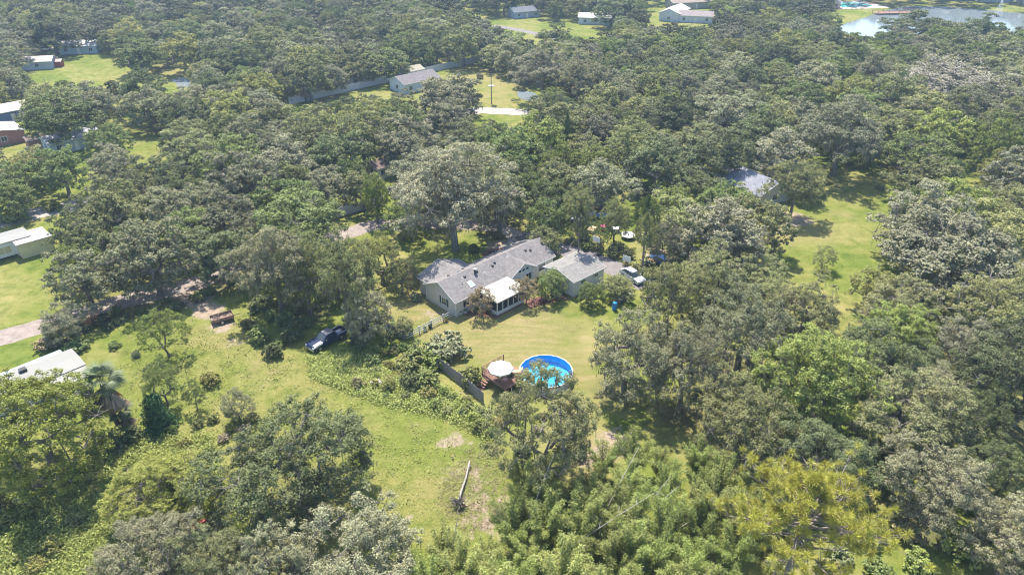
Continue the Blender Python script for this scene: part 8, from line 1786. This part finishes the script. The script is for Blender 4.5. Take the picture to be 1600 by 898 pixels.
# shrubs
SH = [make_shrub(1100+i) for i in range(6)]
for x, y, R, H, cname, label in SHRUBS:
    o = thing('shrub', label, 'shrub', (x, y, 0), random.uniform(0, 6.28), 'shrubs and scrub'); sm, fm = random.choice(SH); c_ = TCOL[cname]
    for nm_, me_ in (('stem', sm), ('foliage', fm)): q = part(nm_, me_, o, tuple(v*random.uniform(.9, 1.1) for v in c_)); q.scale = (R/1.9, R/1.9, H/2.4)
# vine-covered column under the small spreading tree
o = thing('vine_column', 'dark green vine-smothered stump column on the left lawn', 'vine', (-41.03, 60.51)); n_ = 5200; zz = rng.uniform(0, 1, n_)**1.2; aa = rng.uniform(0, 6.28, n_); rr = (1.55-.95*zz)*(1+.22*np.sin(aa*3+zz*5)+.2*np.sin(aa*7-zz*19)+.15*np.sin(zz*31+aa))*rng.uniform(.6, 1.15, n_)
part('foliage', quads_mesh('foliage', leaf_quads(np.stack([rr*np.cos(aa), rr*np.sin(aa), zz*4.6+.15*np.sin(aa*5)+.1], 1), np.stack([np.cos(aa), np.sin(aa), np.full(n_, .6)], 1)+rng.normal(size=(n_, 3))*.5, rng.uniform(.08, .2, n_), rng), LEAF, rng.uniform(0, 1, n_)), o, (.07, .13, .05)); MB().tube([(0, 0, -.2), (0, 0, 4)], [.4, .3], 8).build('stump', BARK, o)

# ------------------------------------------------------------------ weeds and rough grass (nobody could count them)
def inpoly(px, py, poly):
    c_ = np.zeros(px.shape, bool)
    for i in range(len(poly)):
        x1, y1 = poly[i]; x2, y2 = poly[(i+1) % len(poly)]
        if y1 == y2: continue
        c_ ^= ((y1 > py) != (y2 > py)) & (px < (x2-x1)*(py-y1)/(y2-y1)+x1)
    return c_
def scatter(poly, n_):
    A = np.array(poly); lo, hi = A.min(0), A.max(0); q = rng.uniform(lo, hi, (n_*3, 2)); return q[inpoly(q[:, 0], q[:, 1], poly)][:n_]
def ground_cover(name, label, cat, polys, clumps, per, spread, hgt, size, col, aspect=.5, upright=.3):
    P_, T_ = [], []
    for poly, k in zip(polys, clumps):
        c_ = scatter(poly, k); s_ = rng.uniform(.5, 1.5, len(c_)); tt = rng.uniform(0, .5, len(c_))
        r = np.repeat(np.arange(len(c_)), per); d_ = rng.normal(size=(len(r), 2))*spread*s_[r][:, None]; z = rng.uniform(.02, 1, len(r))*hgt*s_[r]*np.exp(-(d_**2).sum(1)/(spread*s_[r]*1.6)**2)
        P_.append(np.stack([c_[r, 0]+d_[:, 0], c_[r, 1]+d_[:, 1], z+.03], 1)); T_.append(np.clip(tt[r]+rng.uniform(0, .5, len(r)), 0, 1))
    Pt = np.concatenate(P_); nn = rng.normal(size=Pt.shape); nn[:, 2] = np.abs(nn[:, 2])*upright+upright
    return tag(part(name, quads_mesh(name, leaf_quads(Pt, nn, size*rng.uniform(.6, 1.4, len(Pt)), rng, aspect), LEAF, np.concatenate(T_)), None, col), label, cat, kind='stuff')
ground_cover('weeds', 'tall light green weeds covering the bottom left corner', 'weeds', [WEED1], [4200], 24, .4, .6, .12, (.34, .37, .11), .5, .7)
ground_cover('weeds', 'tangled scrub weeds between the field and the plank fence', 'weeds', [SCRUB1], [2200], 24, .38, .55, .12, (.34, .37, .12), .5, .7)
ground_cover('grass', 'rough uncut grass of the open left field', 'grass', [FIELD, MEADOW], [12000, 2500], 7, .25, .17, .08, (.3, .32, .08), .16, .9)
ground_cover('weeds', 'scattered low weeds and tussocks across the open left field', 'weeds', [FIELD], [700], 12, .4, .3, .11, (.34, .37, .12), .5, .9)
ground_cover('lawn_grass', 'short mown grass tufts of the back yard lawn', 'grass', [YARD], [7000], 6, .3, .06, .05, (.24, .23, .08), .2, .8)
ground_cover('leaf_litter', 'dry leaf litter and twigs on the bare ground by the uprooted log', 'leaf litter', [LITTER], [520], 8, .3, .12, .08, (.34, .27, .19), .4, 1.0)

# ------------------------------------------------------------------ air
hz = MB().box(-420, 420, -25, 560, -1.2, 57.5).build('haze', [], None)
m = bpy.data.materials.new('air'); m.use_nodes = True; nt = m.node_tree; nt.nodes.clear(); out = nt.nodes.new('ShaderNodeOutputMaterial'); pv = nt.nodes.new('ShaderNodeVolumePrincipled')
pv.inputs['Color'].default_value = (.5, .72, 1.0, 1); pv.inputs['Density'].default_value = .0003; pv.inputs['Anisotropy'].default_value = .2; nt.links.new(pv.outputs[0], out.inputs[1])
hz.data.materials.clear(); hz.data.materials.append(m); tag(hz, 'thin blue summer haze over the whole landscape', 'haze', kind='stuff')
